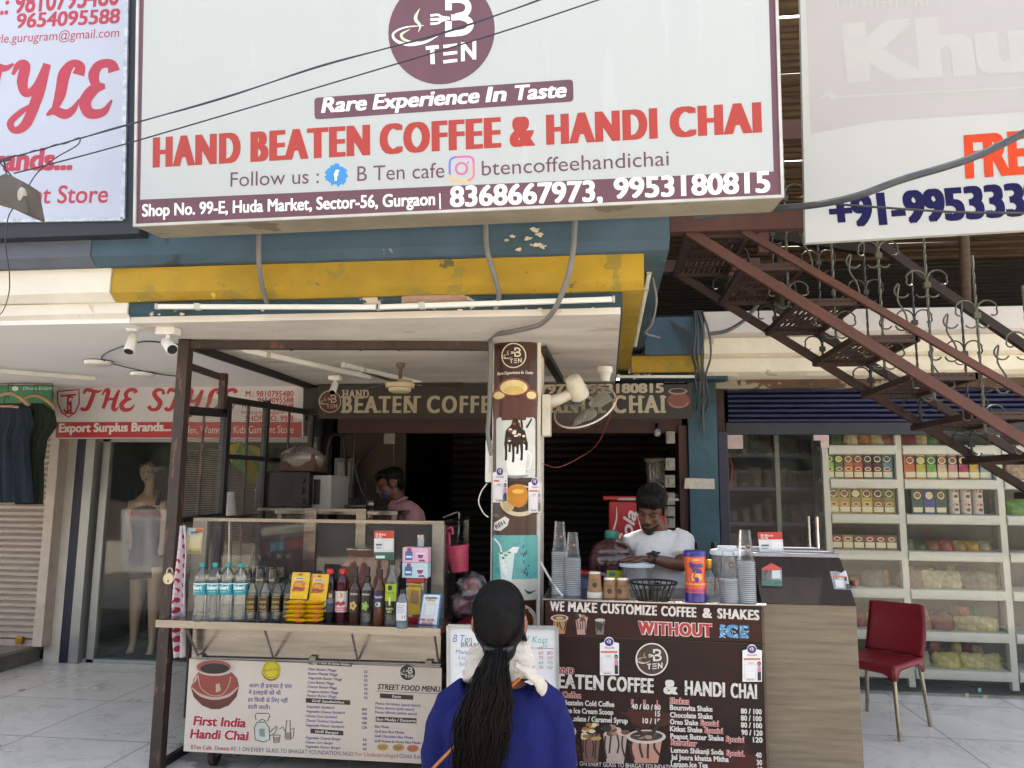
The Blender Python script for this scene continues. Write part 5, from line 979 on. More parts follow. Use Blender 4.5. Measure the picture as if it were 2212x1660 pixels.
sl = [(.028, 0), (.031, .005), (.031, .165), (.027, .18), (.014, .2), (.0125, .215)]; cs = [(.0155, .2), (.0165, .205), (.0165, .232), (.011, .236), (.0105, .262), (.013, .264), (.013, .28), (.01, .282)]
def labC(c1, c2):
    def f(mb, C):
        mb.m(BLKL); lrect(mb, C, -.03, .03, .055, .165, 1, 6); mb.m(ink('#cfcac0')); ltext(mb, C, 'DaVinci', -.018, .022, .142, .009, 2, .02, .2); mb.m(ink(c1)); [lell(mb, C, .0+.012*cos(k*1.256), .088+.014*sin(k*1.256), .007, .009, 2+.2*k, 8) for k in range(5)]; mb.m(ink(c2)); lell(mb, C, 0, .088, .004, .005, 4, 8)
    return f
BRG = mat('brown_syrup', '#3a160a', r=.12, var=.1); CLG = clear('clear_syrup', tint=(.86, .88, .84), veil=.08, boost=1.8)
bottle(765, 1345, sl, BRG, 'square brown vanilla syrup bottle with black neck and yellow flower label', BLKL, cs, (.0313, labC('#c0a050', '#8a6a2a')), '')
bottle(791, 1346, sl, CLG, 'clear syrup bottle with black neck and green clover label', BLKL, cs, (.0313, labC('#7aa83c', '#d8d8c8')), '')
def labD(mb, C): mb.m(ink('#241c3a')); lrect(mb, C, -.03, .03, .08, .16, 1, 6); mb.m(ink('#c9c4d8')); ltext(mb, C, 'Vanilla', -.02, .024, .132, .01, 2, .02, .2); mb.m(ink('#b9c0a8')); lell(mb, C, .002, .1, .014, .013, 2)
bottle(818, 1348, [(.029, 0), (.031, .006), (.031, .16), (.026, .185), (.014, .205), (.0125, .24)], mat('amber_syrup', '#4e2410', r=.12, var=.1), 'slim amber syrup bottle with purple label and black cap', BLKL, [(.014, .238), (.0145, .24), (.0145, .272), (.013, .274)], (.0313, labD), '')
def labE(mb, C): mb.m(ink('#8fa81c', .4)); lrect(mb, C, -.034, .034, .12, .205, 1, 6); mb.m(ink('#14140f')); lrect(mb, C, -.034, .034, .055, .12, 1, 6); lell(mb, C, 0, .186, .012, .013, 2); mb.m(ink('#5a6a1a')); ltext(mb, C, 'Mathieu', -.02, .02, .158, .008, 2, .02, .2); mb.m(ink('#c0d080')); lrect(mb, C, -.004, .004, .1, .14, 2, 1); ltext(mb, C, 'MOJITO', -.018, .018, .078, .009, 2); ltext(mb, C, 'MINT', -.012, .012, .064, .008, 2)
bottle(844, 1350, [(.03, 0), (.033, .006), (.033, .21), (.028, .235), (.014, .26), (.0125, .3)], clear('pale_green_syrup', tint=(.74, .76, .5), veil=.08, boost=1.6), 'tallest syrup bottle, pale green mojito with lime and black label', BLKL, [(.0145, .298), (.0155, .3), (.0155, .318), (.013, .32)], (.0334, labE), '')
def labF(mb, C): mb.m(ink('#c6c9cc', .4)); lrect(mb, C, -.03, .03, .04, .125, 1, 6); mb.m(ink('#7c8088')); [lrect(mb, C, -.02, .02-.006*(k % 2), .112-.011*k, .115-.011*k, 2, 3) for k in range(4)]; lrect(mb, C, .006, .022, .05, .064, 2, 1)
t = bottle(868, 1357, [(.027, 0), (.03, .005), (.03, .125), (.024, .145), (.013, .16), (.0125, .17)], clear('sanitizer', tint=(.72, .82, .86), veil=.15, boost=1.4), 'short sanitizer bottle with white label and blue liquid, at the shelf edge', BLKL, [(.014, .168), (.0145, .17), (.0145, .186), (.012, .188)], (.0303, labF), '', nm='sanitizer_bottle')
o = t.location; lath(mat('blue_liquid', '#155a84', r=.15), o, [(.0, .003), (.0285, .004), (.0285, .034), (0, .035)]).build('liquid', t, sm=40)
# donation box with tea boxes stacked on it
o = bpos(889, 1348); o.y = 4.05; db = T('donation_box', 'red and clear donation box with yellow notice, under the tea boxes', 'box', o); RDP = ink('#8d1019', .3)
MB(RDP).box(o.x-.045, o.x+.052, o.y-.04, o.y+.04, SZ, SZ+.03).box(o.x-.045, o.x+.052, o.y-.04, o.y+.04, SZ+.2, SZ+.225).build('frame', db, bev=.003)
MB(CLG).box(o.x-.043, o.x+.05, o.y-.038, o.y+.038, SZ+.03, SZ+.2).build('box_body', db)
F_ = front(o.y-.041); mb = MB(ink('#b8981c', .4)); a = F_.uv(868, 1262); mb.poly([Vector((o.x-.03, o.y-.0395, SZ+.04)), Vector((o.x+.035, o.y-.0395, SZ+.04)), Vector((o.x+.035, o.y-.0395, SZ+.195)), Vector((o.x-.03, o.y-.0395, SZ+.195))]); mb.m(ink('#8a6a50')); mb.poly([Vector((o.x-.02, o.y-.0405, SZ+.1)), Vector((o.x+.025, o.y-.0405, SZ+.09)), Vector((o.x+.027, o.y-.0405, SZ+.16)), Vector((o.x-.015, o.y-.0405, SZ+.165))]); mb.m(BLKL); mb.text(front(o.y-.041), 'BHAGAT FOUNDATION', 874, 1268, 909, 1269, 4, 1, off=.02); mb.build('notice', db)
zt = SZ+.225
for k, (c_, lb) in enumerate((('#a8c4cc', 'lower tea box, pale blue, on top of the donation box'), ('#c9a0b4', 'upper tea box, pink, with a glass shaker standing on it'))):
    t = T('tea_box', lb, 'box', (o.x, o.y, zt), 'tea boxes on the donation box'); MB(ink(c_, .35)).box(o.x-.066, o.x+.07, o.y-.04, o.y+.035, zt, zt+.077).build('carton', t, bev=.002)
    y_ = o.y-.0412; V = lambda a, b: Vector((o.x+a, y_, zt+b)); mb = MB(ink('#2a5a94', .35)); mb.poly([V(-.05, .012), V(-.014, .012), V(-.012, .055), V(-.03, .066), V(-.052, .055)]); mb.m(ink('#a8203a', .35)); mb.poly([V(-.045, .062), V(-.02, .062), V(-.02, .074), V(-.04, .074)]); mb.m(ink('#d2c8d4', .35)); mb.poly([Vector((o.x+.006, y_, zt+.05)), V(.016, .02), V(.042, .02), V(.054, .05)]); mb.m(ink('#7a2a6c', .35)); mb.poly([Vector((o.x+.012, y_-.0005, zt+.042)), Vector((o.x+.019, y_-.0005, zt+.023)), Vector((o.x+.04, y_-.0005, zt+.023)), Vector((o.x+.049, y_-.0005, zt+.042))]); mb.poly([V(.02, .006), V(.058, .006), V(.05, .016), V(.026, .016)]); mb.m(ink('#d8d8e0', .35)); mb.poly([Vector((o.x-.046, y_-.0005, zt+.024)), Vector((o.x-.017, y_-.0005, zt+.024)), Vector((o.x-.017, y_-.0005, zt+.034)), Vector((o.x-.046, y_-.0005, zt+.034))]); mb.build('print', t); zt += .0785
sh_ = T('shaker', 'frosted glass shaker on top of the pink tea box', 'shaker', (o.x+.02, o.y, zt)); lath(clear('frosted', veil=.35, tint=(.8, .85, .82)), (o.x+.02, o.y, zt), [(.016, 0), (.019, .003), (.019, .05)]).build('glass', sh_, sm=50); lath(STL, (o.x+.02, o.y, zt), [(.02, .048), (.02, .062), (.014, .066)]).build('lid', sh_, sm=40)
# payment cards
def card(name, label, pl, pts, cols, words, cat_='card', thick=.004):
    ctr = pl.pp(sum(p[0] for p in pts)/len(pts), max(p[1] for p in pts)); mb = MB(); t = T(name, label, cat_, ctr)
    mb.m(ink(cols[0][0], .3)); mb.prism([pl.pp(x, y, 0) for x, y in pts], -pl.n*thick); mb.build('board', t)
    mb = MB()
    for c_, q in cols[1:]: mb.m(ink(c_, .3)); mb.pg(pl, q, 1+.5*cols.index((c_, q)))
    for c_, tx, x0, y0, x1, y1, h in words: mb.m(ink(c_, .3)); mb.text(pl, tx, x0, y0, x1, y1, h, 8, off=.03)
    mb.build('print', t); return t
def pay_red(pl, x0, y0, x1, y1, label, lean=0., name='payment_card'):
    w_, h_ = x1-x0, y1-y0; X = lambda a, b: (x0+w_*a+lean*h_*(b-.5), y0+h_*b); Q = lambda *v: [X(v[0], v[3]), X(v[2], v[3]), X(v[2], v[1]), X(v[0], v[1])]
    return card(name, label, pl, [X(0, 1), X(1, 1), X(1, 0), X(.08, .0), X(0, .05)], [('#cfcecb', 0), ('#b33324', Q(0, 0, 1, .26)), ('#1f5a4a', Q(0, .72, 1, 1)), ('#c2c2c0', Q(.46, .32, .96, .68)), ('#d3d2d0', Q(.49, .34, .93, .66)), ('#4a5a74', Q(.1, .44, .4, .5)), ('#8a8f98', Q(.1, .56, .36, .6)), ('#d6dad6', Q(.1, .84, .55, .93))],
        [('#dccfca', 'Ek Bharat', *X(.1, .15), *X(.62, .16), h_*.08), ('#dccfca', 'Ek QR', *X(.1, .24), *X(.4, .245), h_*.08)], 'payment card')
GP = front(gy-.014); pay_red(GP, 808, 1147, 851, 1211, 'red white and green payment card stuck on the cart glass')
card('payment_card', 'cream payment card with orange corner on the taped case post', front(gy-.014), [(402, 1196), (434, 1198), (439, 1142), (405, 1140)], [('#c2b280', 0), ('#a8b8c0', [(406, 1158), (437, 1159), (438, 1143), (406, 1141)]), ('#b8602a', [(422, 1150), (438, 1152), (438, 1143), (424, 1142)]), ('#cfc49a', [(408, 1184), (432, 1185), (434, 1158), (411, 1157)]), ('#9a8a50', [(404, 1195), (433, 1197), (433, 1190), (404, 1189)])], [('#4a4030', 'BHIM', 414, 1153, 430, 1153, 5)], 'payment card')
pp = Pl(bpos(930, 1352), (1, 0, 0), (0, .22, .97)); pp = Pl(P(930, 1351, Z=SZ), (1, 0, 0), (0, .2, .98))
card('payment_stand', 'white and blue payment stand leaning at the end of the cart shelf', pp, [(903, 1349), (947, 1352), (955, 1284), (914, 1283)], [('#2a6ea0', 0), ('#cfd0ce', [(906, 1347), (943, 1350), (951, 1286), (916, 1285)]), ('#b8a04a', [(922, 1299), (940, 1300), (940, 1297), (922, 1296)]), ('#bcbcbc', [(914, 1331), (938, 1332), (943, 1305), (918, 1304)]), ('#d2d2d0', [(916, 1329.5), (936.5, 1330.5), (941, 1306.5), (920, 1305.5)])], [('#22306a', 'paytm', 920, 1294, 945, 1295, 6), ('#b03a3a', 'MR GUR', 909, 1342, 938, 1343, 6), ('#b03a3a', 'MAZAR', 912, 1349, 936, 1350, 5)], 'payment stand')
# spotted cloth tucked between post and case
sc = T('cloth', 'white cloth with red apple print hanging by the cart post', 'cloth', A(390, 1420, 4.0)); CLW = mat('cloth_white', '#c9bfc4', r=.9, var=.06, bump=.1); APL = mat('apple_red', '#a22a44', r=.9, var=.25, sc=18)
def cloth(y, u, n=0):                                  # fold profile
    wv_ = [(390, 398), (385, 402), (380, 405), (374, 404), (371, 403), (373, 402), (376, 400), (380, 398)]; ys_ = [1136, 1160, 1200, 1250, 1300, 1345, 1380, 1420]
    for i in range(7):
        if ys_[i] <= y <= ys_[i+1]: f = (y-ys_[i])/(ys_[i+1]-ys_[i]); break
    a = wv_[i][0]*(1-f)+wv_[i+1][0]*f; b = wv_[i][1]*(1-f)+wv_[i+1][1]*f; p = A(a+(b-a)*u, y, 4.0); p.y += .022*sin(u*9+y*.012)-.0; p.y -= .0; return p
mb = MB(CLW); N1, N2 = 40, 12; mb.add([cloth(1136+284*i/N1, j/N2) for i in range(N1+1) for j in range(N2+1)], [(i*(N2+1)+j, (i+1)*(N2+1)+j, (i+1)*(N2+1)+j+1, i*(N2+1)+j+1) for i in range(N1) for j in range(N2)]); o_ = mb.build('fabric', sc, sm=80, sol=.003)
mb = MB(APL)
for i in range(13):
    for j in range(2):
        y0 = 1150+21*i+(j*10); u0 = .28+.45*j
        if y0 > 1408: continue
        mb.poly([cloth(y0+7*sin(a), min(.98, max(.02, u0+.2*cos(a))))-Vector((0, .004, 0)) for a in [2*pi*k/9 for k in range(9)]][::-1])
mb.build('print', sc)
# ================================================================== coffee counter
KX0, KX1, KY, KZ = -.30, .72, 3.85, .982
kt = T('coffee_counter', 'coffee counter with steel top and dark brown printed menu boards', 'counter', (.2, 4.2, 0))
MB(mat('counter_carcass', '#2e211c', r=.6)).box(KX0, KX1, KY+.004, 4.35, 0, KZ-.014).build('body', kt)
MB(STL).box(KX0-.012, KX1+.025, KY-.016, 4.38, KZ-.012, KZ).build('top', kt, bev=.004)
KB = mat('brown_board_print', '#2c1512', r=.5, spec=.25, var=.5, sc=1.6, c2='#120b0c', stretch=(1, 1, 2.2), peel=[('#41201a', .57, 1.3)]); KB2 = mat('brown_strip_print', '#371712', r=.5, spec=.25, var=.5, sc=2.2, c2='#140c0d', stretch=(.7, 1, 3))
KP = front(KY); mb = MB(KB2); zs = A(1205, 1374, KY).z
mb.poly([Vector((KX0+.002, KY-.004, zs)), Vector((KX1, KY-.004, zs)), Vector((KX1, KY-.004, KZ-.013)), Vector((KX0+.002, KY-.004, KZ-.013))])
mb.m(KB); mb.poly([Vector((KX0+.002, KY-.001, 0)), Vector((KX1, KY-.001, 0)), Vector((KX1, KY-.001, zs-.003)), Vector((KX0+.002, KY-.001, zs-.003))])
OW, PK, RD2 = ink('#c9c4be'), ink('#b8736c'), ink('#a3262e'); L1 = 8
def distress(pl, x0, y0, x1, y1, n, l, rs):
    r = random.Random(rs)
    for i in range(n): f = r.random(); x = x0+(x1-x0)*f; y = y0+(y1-y0)*f+r.uniform(-22, 0); mb.pell(pl, x, y, r.uniform(.8, 2.6), r.uniform(.4, 1.2), l+.02*i, n=6)
bold = dict(off=.02, bx=(-.045, -.02, .005, .03), sp=1.12)
mb.m(OW)
for t, x0, x1 in (('WE', 1188, 1219), ('MAKE', 1227, 1290), ('CUSTOMIZE', 1297, 1419), ('COFFEE', 1428, 1504), ('&', 1517, 1538), ('SHAKES', 1549, 1640)):
    yy = lambda x: 1319+(x-1188)*.045; mb.text(KP, t, x0, yy(x0), x1, yy(x1), 20.5, L1, **bold)
mb.m(KB2); distress(KP, 1190, 1319, 1640, 1339, 90, L1+2, 1)
for dl, m_, of in ((0, OW, .07), (1.6, RD2, .02)): mb.m(m_); mb.text(KP, 'WITHOUT', 1378, 1369, 1539, 1375, 26, L1+dl, off=of, bx=(-.05, -.02, .01, .04), sp=1.15)
mb.m(ink('#3f7fae')); mb.text(KP, 'ICE', 1555, 1375, 1617, 1378, 25, L1, off=.05, bx=(-.04, 0, .04), sp=1.3); ri = random.Random(6)
for i in range(70): mb.m((ink('#8fc0d8'), ink('#1e4a74'), ink('#b9d4de'))[i % 3]); mb.pell(KP, ri.choice((1562, 1588, 1606))+ri.uniform(-8, 11), ri.uniform(1352, 1378), ri.uniform(.8, 2.4), ri.uniform(.8, 2), L1+2+.02*i, n=5)
def drink(pl, cx, cy, w_, h_, body, l, kind=0, sd=0):
    r = random.Random(sd); X = lambda a, b: (cx+w_*a, cy+h_*b)
    mb.m(ink(body)); mb.pg(pl, [X(-.42, -.25), X(-.3, .5), X(.3, .5), X(.42, -.25)], l)
    mb.m(ink('#241210'))
    for k in range(4): a = -.34+.2*k; mb.ink(pl, [X(a, -.24), X(a+r.uniform(-.08, .12), r.uniform(0, .15)), X(a+r.uniform(-.1, .1), r.uniform(.2, .42))], w_*.06, l+.6+.1*k)
    if kind == 0: mb.m(ink('#b3a89a')); mb.pell(pl, *X(0, -.27), w_*.5, h_*.17, l+1); mb.m(ink('#6a4630')); mb.pell(pl, *X(0, -.28), w_*.4, h_*.12, l+1.5); mb.m(ink('#b39260')); mb.pell(pl, *X(0, -.27), w_*.22, h_*.07, l+2)
    elif kind == 1:
        for k in range(12): mb.m((ink('#8a6a58'), ink('#b8a898'), ink('#5a3a2c'))[k % 3]); mb.pell(pl, *X(r.uniform(-.34, .36), r.uniform(-.46, -.22)), w_*.16, h_*.07, l+1+.1*k, n=8)
        mb.m(ink('#17110f')); mb.pell(pl, *X(-.3, -.4), w_*.17, h_*.1, l+2.4, n=12)
    elif kind == 2: mb.m(ink('#a8a8a6')); mb.pell(pl, *X(0, -.25), w_*.42, h_*.08, l+1); mb.m(ink('#2c2020')); mb.pg(pl, [X(-.38, -.2), X(-.3, .2), X(.1, .35), X(.3, -.05)], l+.4)
    elif kind == 3:
        for k in range(16): mb.m((ink('#a8884a'), ink('#c9bda4'), ink('#8a6230'))[k % 3]); mb.pell(pl, *X(r.uniform(-.32, .32), r.uniform(-.5, -.12)), w_*.15, h_*.05, l+1+.1*k, n=8)
        mb.m(ink('#3f7a50')); mb.ink(pl, [X(.12, -.5), X(.22, -.72)], w_*.06, l+1)
    elif kind == 4:
        mb.m(ink('#b5aaa4')); mb.pell(pl, *X(0, -.25), w_*.5, h_*.2, l+1); mb.m(ink('#3a2a24')); mb.pell(pl, *X(0, -.27), w_*.42, h_*.14, l+1.5)
        for k in range(12): mb.m((ink('#8f7a68'), ink('#1c1412'))[k % 2]); mb.pell(pl, *X(r.uniform(-.3, .3), r.uniform(-.36, -.2)), w_*.09, h_*.04, l+2+.1*k, n=7)
        mb.m(ink('#15100f')); mb.pg(pl, [X(-.3, -.5), X(-.12, -.24), X(-.02, -.28), X(-.2, -.52)], l+3.5); mb.ink(pl, [X(.12, -.3), X(.36, -.68)], w_*.1, l+3.5)
drink(KP, 1209, 1347, 38, 44, '#a07850', L1, 0, 1); drink(KP, 1256, 1349, 30, 44, '#a8867c', L1, 1, 2); drink(KP, 1296, 1350, 26, 42, '#6a6462', L1, 2, 3)
mb.m(ink('#0e0a0a')); mb.ink(KP, [(1190, 1373), (1652, 1392)], 1.6, L1-2)
mb.m(OW)
for t, x0, x1 in (('BEATEN', 1186, 1304), ('COFFEE', 1312, 1412), ('&', 1433, 1464), ('HANDI', 1479, 1566), ('CHAI', 1578, 1635)):
    yy = lambda x: 1484+(x-1186)*.056; mb.text(KP, t, x0, yy(x0), x1, yy(x1), 30, L1, **bold)
mb.m(KB); distress(KP, 1190, 1484, 1634, 1509, 110, L1+2, 2)
logo(mb, KP, 1408, 1424, 35, L1, ink('#33211b'), OW, ringc=OW, leaf=ink('#9c7a5c'))
sm_ = dict(off=.028, bx=(0, .02)); 
for m_, of, dl in ((OW, .075, 0), (RD2, .02, 1.4)):
    mb.m(m_); kw = dict(off=of, bx=(0, .02))
    mb.text(KP, 'HAND', 1192, 1454, 1241, 1456, 13, L1+dl, **kw); mb.text(KP, 'Cold Coffee', 1180, 1504, 1256, 1508, 12, L1+dl, **kw); mb.text(KP, 'Shakes', 1446, 1519, 1489, 1521, 12, L1+dl, **kw); mb.text(KP, 'Refresher', 1448, 1608, 1506, 1612, 12, L1+dl, **kw)
    for t, x in (('S', 1366), ('M', 1392), ('L', 1421)): mb.text(KP, t, x-3.5, 1521+(x-1366)*.05, x+3.5, 1521.3+(x-1366)*.05, 10, L1+dl, **kw)
    for t, x, y in (('Special', 1512, 1566), ('Special', 1521, 1582), ('Special', 1567, 1601), ('Special.', 1568, 1631)): mb.text(KP, t, x, y, x+41, y+2.4, 11, L1+dl, **kw)
mb.m(OW)
for t, x0, y, x1 in (('Hand Beatebn Cold Coffee', 1188, 1521, 1327), ('One Ice Cream Scoop', 1214, 1539, 1325), ('Chocolate / Caramel Syrup', 1212, 1556, 1356), ('40 / 60 / 80', 1364, 1531, 1427), ('15', 1415, 1547, 1426), ('10 / 15', 1388, 1562, 1426), ('Bournvita Shake', 1447, 1533, 1539), ('Chocolate Shake', 1447, 1549, 1539), ('Oreo Shake', 1447, 1564, 1508), ('Kitkat Shake', 1447, 1579, 1517), ('Peanut Butter Shake', 1448, 1595, 1563), ('Lemon Shikanji Soda', 1449, 1625, 1563), ('Jal Jeera khatta Mitha', 1449, 1640, 1574), ('Lemon Ice Tea', 1449, 1655, 1529), ('80 / 100', 1600, 1541, 1645), ('80 / 100', 1600, 1556, 1645), ('80 / 100', 1600, 1571, 1646), ('90 / 120', 1601, 1587, 1647), ('120', 1626, 1603, 1647), ('40', 1632, 1636, 1645), ('30', 1634, 1652, 1646), ('60', 1635, 1667, 1647), ('Donate RS. 1 ON EVERY GLASS TO BHAGAT FOUNDATION NGO', 1196, 1651, 1490)):
    mb.text(KP, t, x0, y, x1, y+(x1-x0)*.043, 11 if 'RS.' not in t else 9.5, L1, **(sm_ if 'RS.' not in t else {}))
drink(KP, 1222, 1600, 46, 80, '#8a5f50', L1, 4, 11); drink(KP, 1276, 1606, 50, 84, '#6a4a40', L1, 3, 12); drink(KP, 1329, 1606, 62, 84, '#a08f88', L1, 1, 13); drink(KP, 1396, 1610, 84, 76, '#a87a6c', L1, 4, 14)
mb.build('menu_print', kt)
MB(mat('ply_edge', '#5a4a3c', r=.7)).box(KX1+.001, KX1+.012, KY, 4.35, 0, KZ-.027).build('side_edge', kt)
pay_sticker(KP, 1296, 1375, 1337, 1458, 'purple headed payment sticker on the brown menu board beside the round logo', 14, 'payment stickers on the counter board')
pay_sticker(KP, 1603, 1391, 1645, 1472, 'purple headed payment sticker on the brown menu board over the last letters', 14, 'payment stickers on the counter board')
# whiteboard propped before the counter
WY = 3.6; WB = Pl(P(1085, 1660, Y=WY), (1, .02, 0), (0, .06, .998)); wb = T('whiteboard', 'white marker board with handwritten drink prices propped against the counter', 'whiteboard', (P(1085, 1660, Y=WY).x, WY, 0))
mb = MB(mat('board_white', '#c6c8c9', r=.25, var=.03)); c4 = [(970, 1750), (1208, 1760), (1203, 1356), (968, 1352)]; mb.pg(WB, c4, 1)
mk = lambda c_, t, x0, y0, x1, y1, h, **k: mb.m(ink(c_)).text(WB, t, x0, y0, x1, y1, h, 2, shear=.15, **k)
mk('#5a6a9a', 'B Ten', 978, 1387, 1018, 1389, 16); mk('#3a3a40', 'BRANDS', 995, 1398, 1050, 1400, 10); mk('#4a9a94', '1 Kost', 1138, 1388, 1182, 1390, 14); mk('#4a9a94', '5x', 1170, 1398, 1182, 1400, 9)
mk('#5a6a9a', 'Mango', 984, 1412, 1020, 1414, 9); mk('#6a74a8', 'Lichi', 990, 1424, 1016, 1426, 8); mk('#3f8a84', '- Strawberry', 984, 1438, 1040, 1440, 8)
mb.m(ink('#b04a4a')); mb.ink(WB, [(1120, 1399), (1196, 1402)], 1.2, 2)
for i, (a, b, c_) in enumerate((('60', '80', '#b04a4a'), ('75', '100', '#b04a4a'), ('60', '70', '#3f8a84'), ('70', '100', '#b04a4a'))): y = 1414+i*10.5; mk(c_, a, 1163, y, 1173, y+.4, 7); mk(c_, b, 1181, y+.5, 1193, y+1, 7); mk(c_, '40', 1138, y, 1148, y+.4, 7)
mk('#6a5a5a', 'S', 1137, 1404, 1142, 1404, 6); mk('#6a5a5a', 'M', 1163, 1404, 1170, 1404, 6); mb.build('board', wb)
mb = MB(mat('board_frame', '#a9abac', r=.35, met=.5)); q4 = [WB.pp(x, y, 1) for x, y in c4]
for i in range(4): mb.bar(q4[i], q4[(i+1) % 4], .014, .018, WB.n)
mb.build('frame', wb); MB(mat('board_back', '#8a8478', r=.8)).prism([WB.pp(x, y, -1) for x, y in c4], (0, .012, 0)).build('backing', wb)
for dx in (-.22, .22): MB(mat('board_frame', '#a9abac')).cyl((WB.o.x+dx, WY+.03, .3), (WB.o.x+dx, WY+.1, 0), .01).build('leg', wb, sm=60)
# ---- cups
CUPP = clear('cup_plastic', tint=(.93, .94, .95), veil=.05, boost=.6, rough=.1); RIMP = clear('cup_rim', tint=(.9, .92, .94), veil=.62, veilcol=(.85, .87, .88), boost=.3); PRN = ink('#4a3026')
def kpos(x, yb): return P(x, yb, Z=KZ)
def cup_profile(rt, rb, h): return [(rb, 0), (rb+(rt-rb)*.97, h*.96), (rt+.0025, h*.965), (rt+.0025, h*.995), (rt, h)]
def open_cup(o, rt, rb, h, inv=False):
    pr = [(rb, 0), (rt, h*.95), (rt+.003, h*.955), (rt+.003, h), (rt, h)]
    if inv: pr = [(r, h-z) for r, z in pr[::-1]]
    return MB(CUPP).lathe(o, pr, 20)
def cup_stack(x, yb, n, top, label, rt=.043, step=.0092):
    o = kpos(x, yb); t = T('cup_stack', label, 'stack of cups', o); mb = MB(CUPP)
    pr = []                                            # upside down cups nested: rims all the way up
    for i in range(n): z = i*step; pr += [(rt+.003, z), (rt+.0035, z+.003), (rt-.001, z+.0045), (rt-.0015, z+step)]
    mb.lathe(o, pr, 20); mb.m(RIMP)
    for i in range(n): z = i*step; mb.lathe(o, [(rt+.001, z-.0004), (rt+.0045, z+.0006), (rt+.0045, z+.0028), (rt+.001, z+.0036)], 20)
    mb.build('cups', t, sm=40)
    H = top; b = n*step; open_cup(o+Vector((0, 0, b)), rt-.001, rt*.66, H, True).build('top_cup', t, sm=40)
    C = Cyl(o+Vector((0, 0, b)), rt*.82); m2 = MB(PRN); lell(m2, C, .008, H*.5, .012, .015, 3); m2.m(ink('#8a7a6c')); lell(m2, C, .008, H*.5, .007, .004, 4); m2.build('print', t)
cup_stack(1209, 1282, 23, .15, 'tallest stack of clear cups, nearest the pillar on the counter', .0375)
cup_stack(1237, 1284, 20, .125, 'second stack of clear cups, shorter, beside the paper cups', .038)
cup_stack(1576, 1299, 12, .125, 'shorter stack of clear cups next to the purple jar side of the bucket', .042)
cup_stack(1614, 1300, 21, .145, 'tall stack of clear cups at the outer end of the counter by the desk', .039)
o = kpos(1541, 1301); t = T('plastic_cup', 'single clear cup turned upside down beside the orange jar', 'cup', o); open_cup(o, .037, .026, .115, True).build('cup_body', t, sm=40); C = Cyl(o, .034); m2 = MB(PRN); lell(m2, C, .012, .055, .01, .014, 3); m2.build('print', t)
KR = mat('kraft_paper', '#8a6a48', r=.8, var=.12, sc=20)
for i, (x, n, lb) in enumerate(((1285, 4, 'brown paper cup turned over on three more, nearest the clear stacks'), (1317, 1, 'brown paper cup turned over in the middle of three'), (1345, 1, 'brown paper cup turned over touching the wire basket'))):
    o = kpos(x, 1291+.6*i); t = T('paper_cup', lb, 'paper cup', o, 'brown paper cups on the counter'); z = 0
    mr_ = MB(ink('#c9c4ba'))
    for k in range(n-1): mr_.lathe(o+Vector((0, 0, z)), [(.037, 0), (.039, .002), (.039, .005), (.036, .0085)], 20); z += .0095
    if n > 1: mr_.build('nested_rims', t, sm=40)
    MB(KR).lathe(o+Vector((0, 0, z)), [(.037, 0), (.0385, .003), (.036, .006), (.027, .088)], 22).build('cup_body', t, sm=40); MB(ink('#cfcbc4')).lathe(o+Vector((0, 0, z)), [(.0272, .087), (.0275, .094), (.024, .095)], 22).build('base_rim', t, sm=40)
    C = Cyl(o+Vector((0, 0, z)), .0335); m2 = MB(ink('#3a241a')); lell(m2, C, 0 if i < 2 else -.016, .035, .012, .013, 3); ltext(m2, C, 'B TEN CAFE', -.016, .016, .056, .006, 3); m2.build('print', t)
# wire basket with straws
o = kpos(1411, 1296); bk = T('wire_basket', 'open black wire basket holding dark straws on the counter', 'basket', o); WBK = mat('black_wire', '#26221f', r=.4, met=.5); mb = MB(WBK)
for z, r in ((.085, .118), (.08, .114), (.004, .078)): mb.tube([o+Vector((r*cos(2*pi*k/36), r*sin(2*pi*k/36), z)) for k in range(36)], .003, 6, closed=True)
for k in range(22): a = 2*pi*k/22; mb.bar(o+Vector((.078*cos(a), .078*sin(a), .004)), o+Vector((.115*cos(a), .115*sin(a), .082)), .007, .002, (cos(a), sin(a), 0))
mb.build('wires', bk)
rs_ = random.Random(8)
for k in range(16): x, y = rs_.uniform(-.06, .06), rs_.uniform(-.05, .05); MB(mat('black_packet', '#111114', r=.35)).box(o.x+x-.008, o.x+x+.008, o.y+y-.006, o.y+y+.006, o.z+.004, o.z+rs_.uniform(.04, .062)).build('sachet', bk)
# malt drink jar
o = kpos(1503, 1300); jr = T('drink_jar', 'orange and purple malt drink jar with purple lid on the counter', 'jar', o)
PUR = ink('#2c1f74', .3); ORG = ink('#c8501c', .3); w1 = [(.05, .005), (.052, .012), (.052, .05)]
MB(PUR).lathe(o, [(.046, 0), (.051, .004), (.051, .04), (.0505, .045)], 26).build('base', jr, sm=45)
MB(ORG).lathe(o, [(.0505, .045), (.0485, .07), (.0455, .1), (.0455, .125), (.049, .16), (.0515, .19), (.0515, .212)], 26).build('jar_body', jr, sm=45)
MB(PUR).lathe(o, [(.0525, .212), (.053, .216), (.053, .236), (.05, .24), (0, .241)], 26).build('lid', jr, sm=45)
C = Cyl(o, .0522); mb = MB(ink('#d8c8b0', .3)); ltext(mb, C, 'Cadbury', -.018, .018, .196, .009, 1, .02, .2); mb.m(PUR); ltext(mb, C, 'Bourn', -.034, .034, .165, .022, 1.5, .06, bx=(0, .03)); ltext(mb, C, 'Vita', -.022, .028, .139, .022, 1.5, .06, bx=(0, .03))
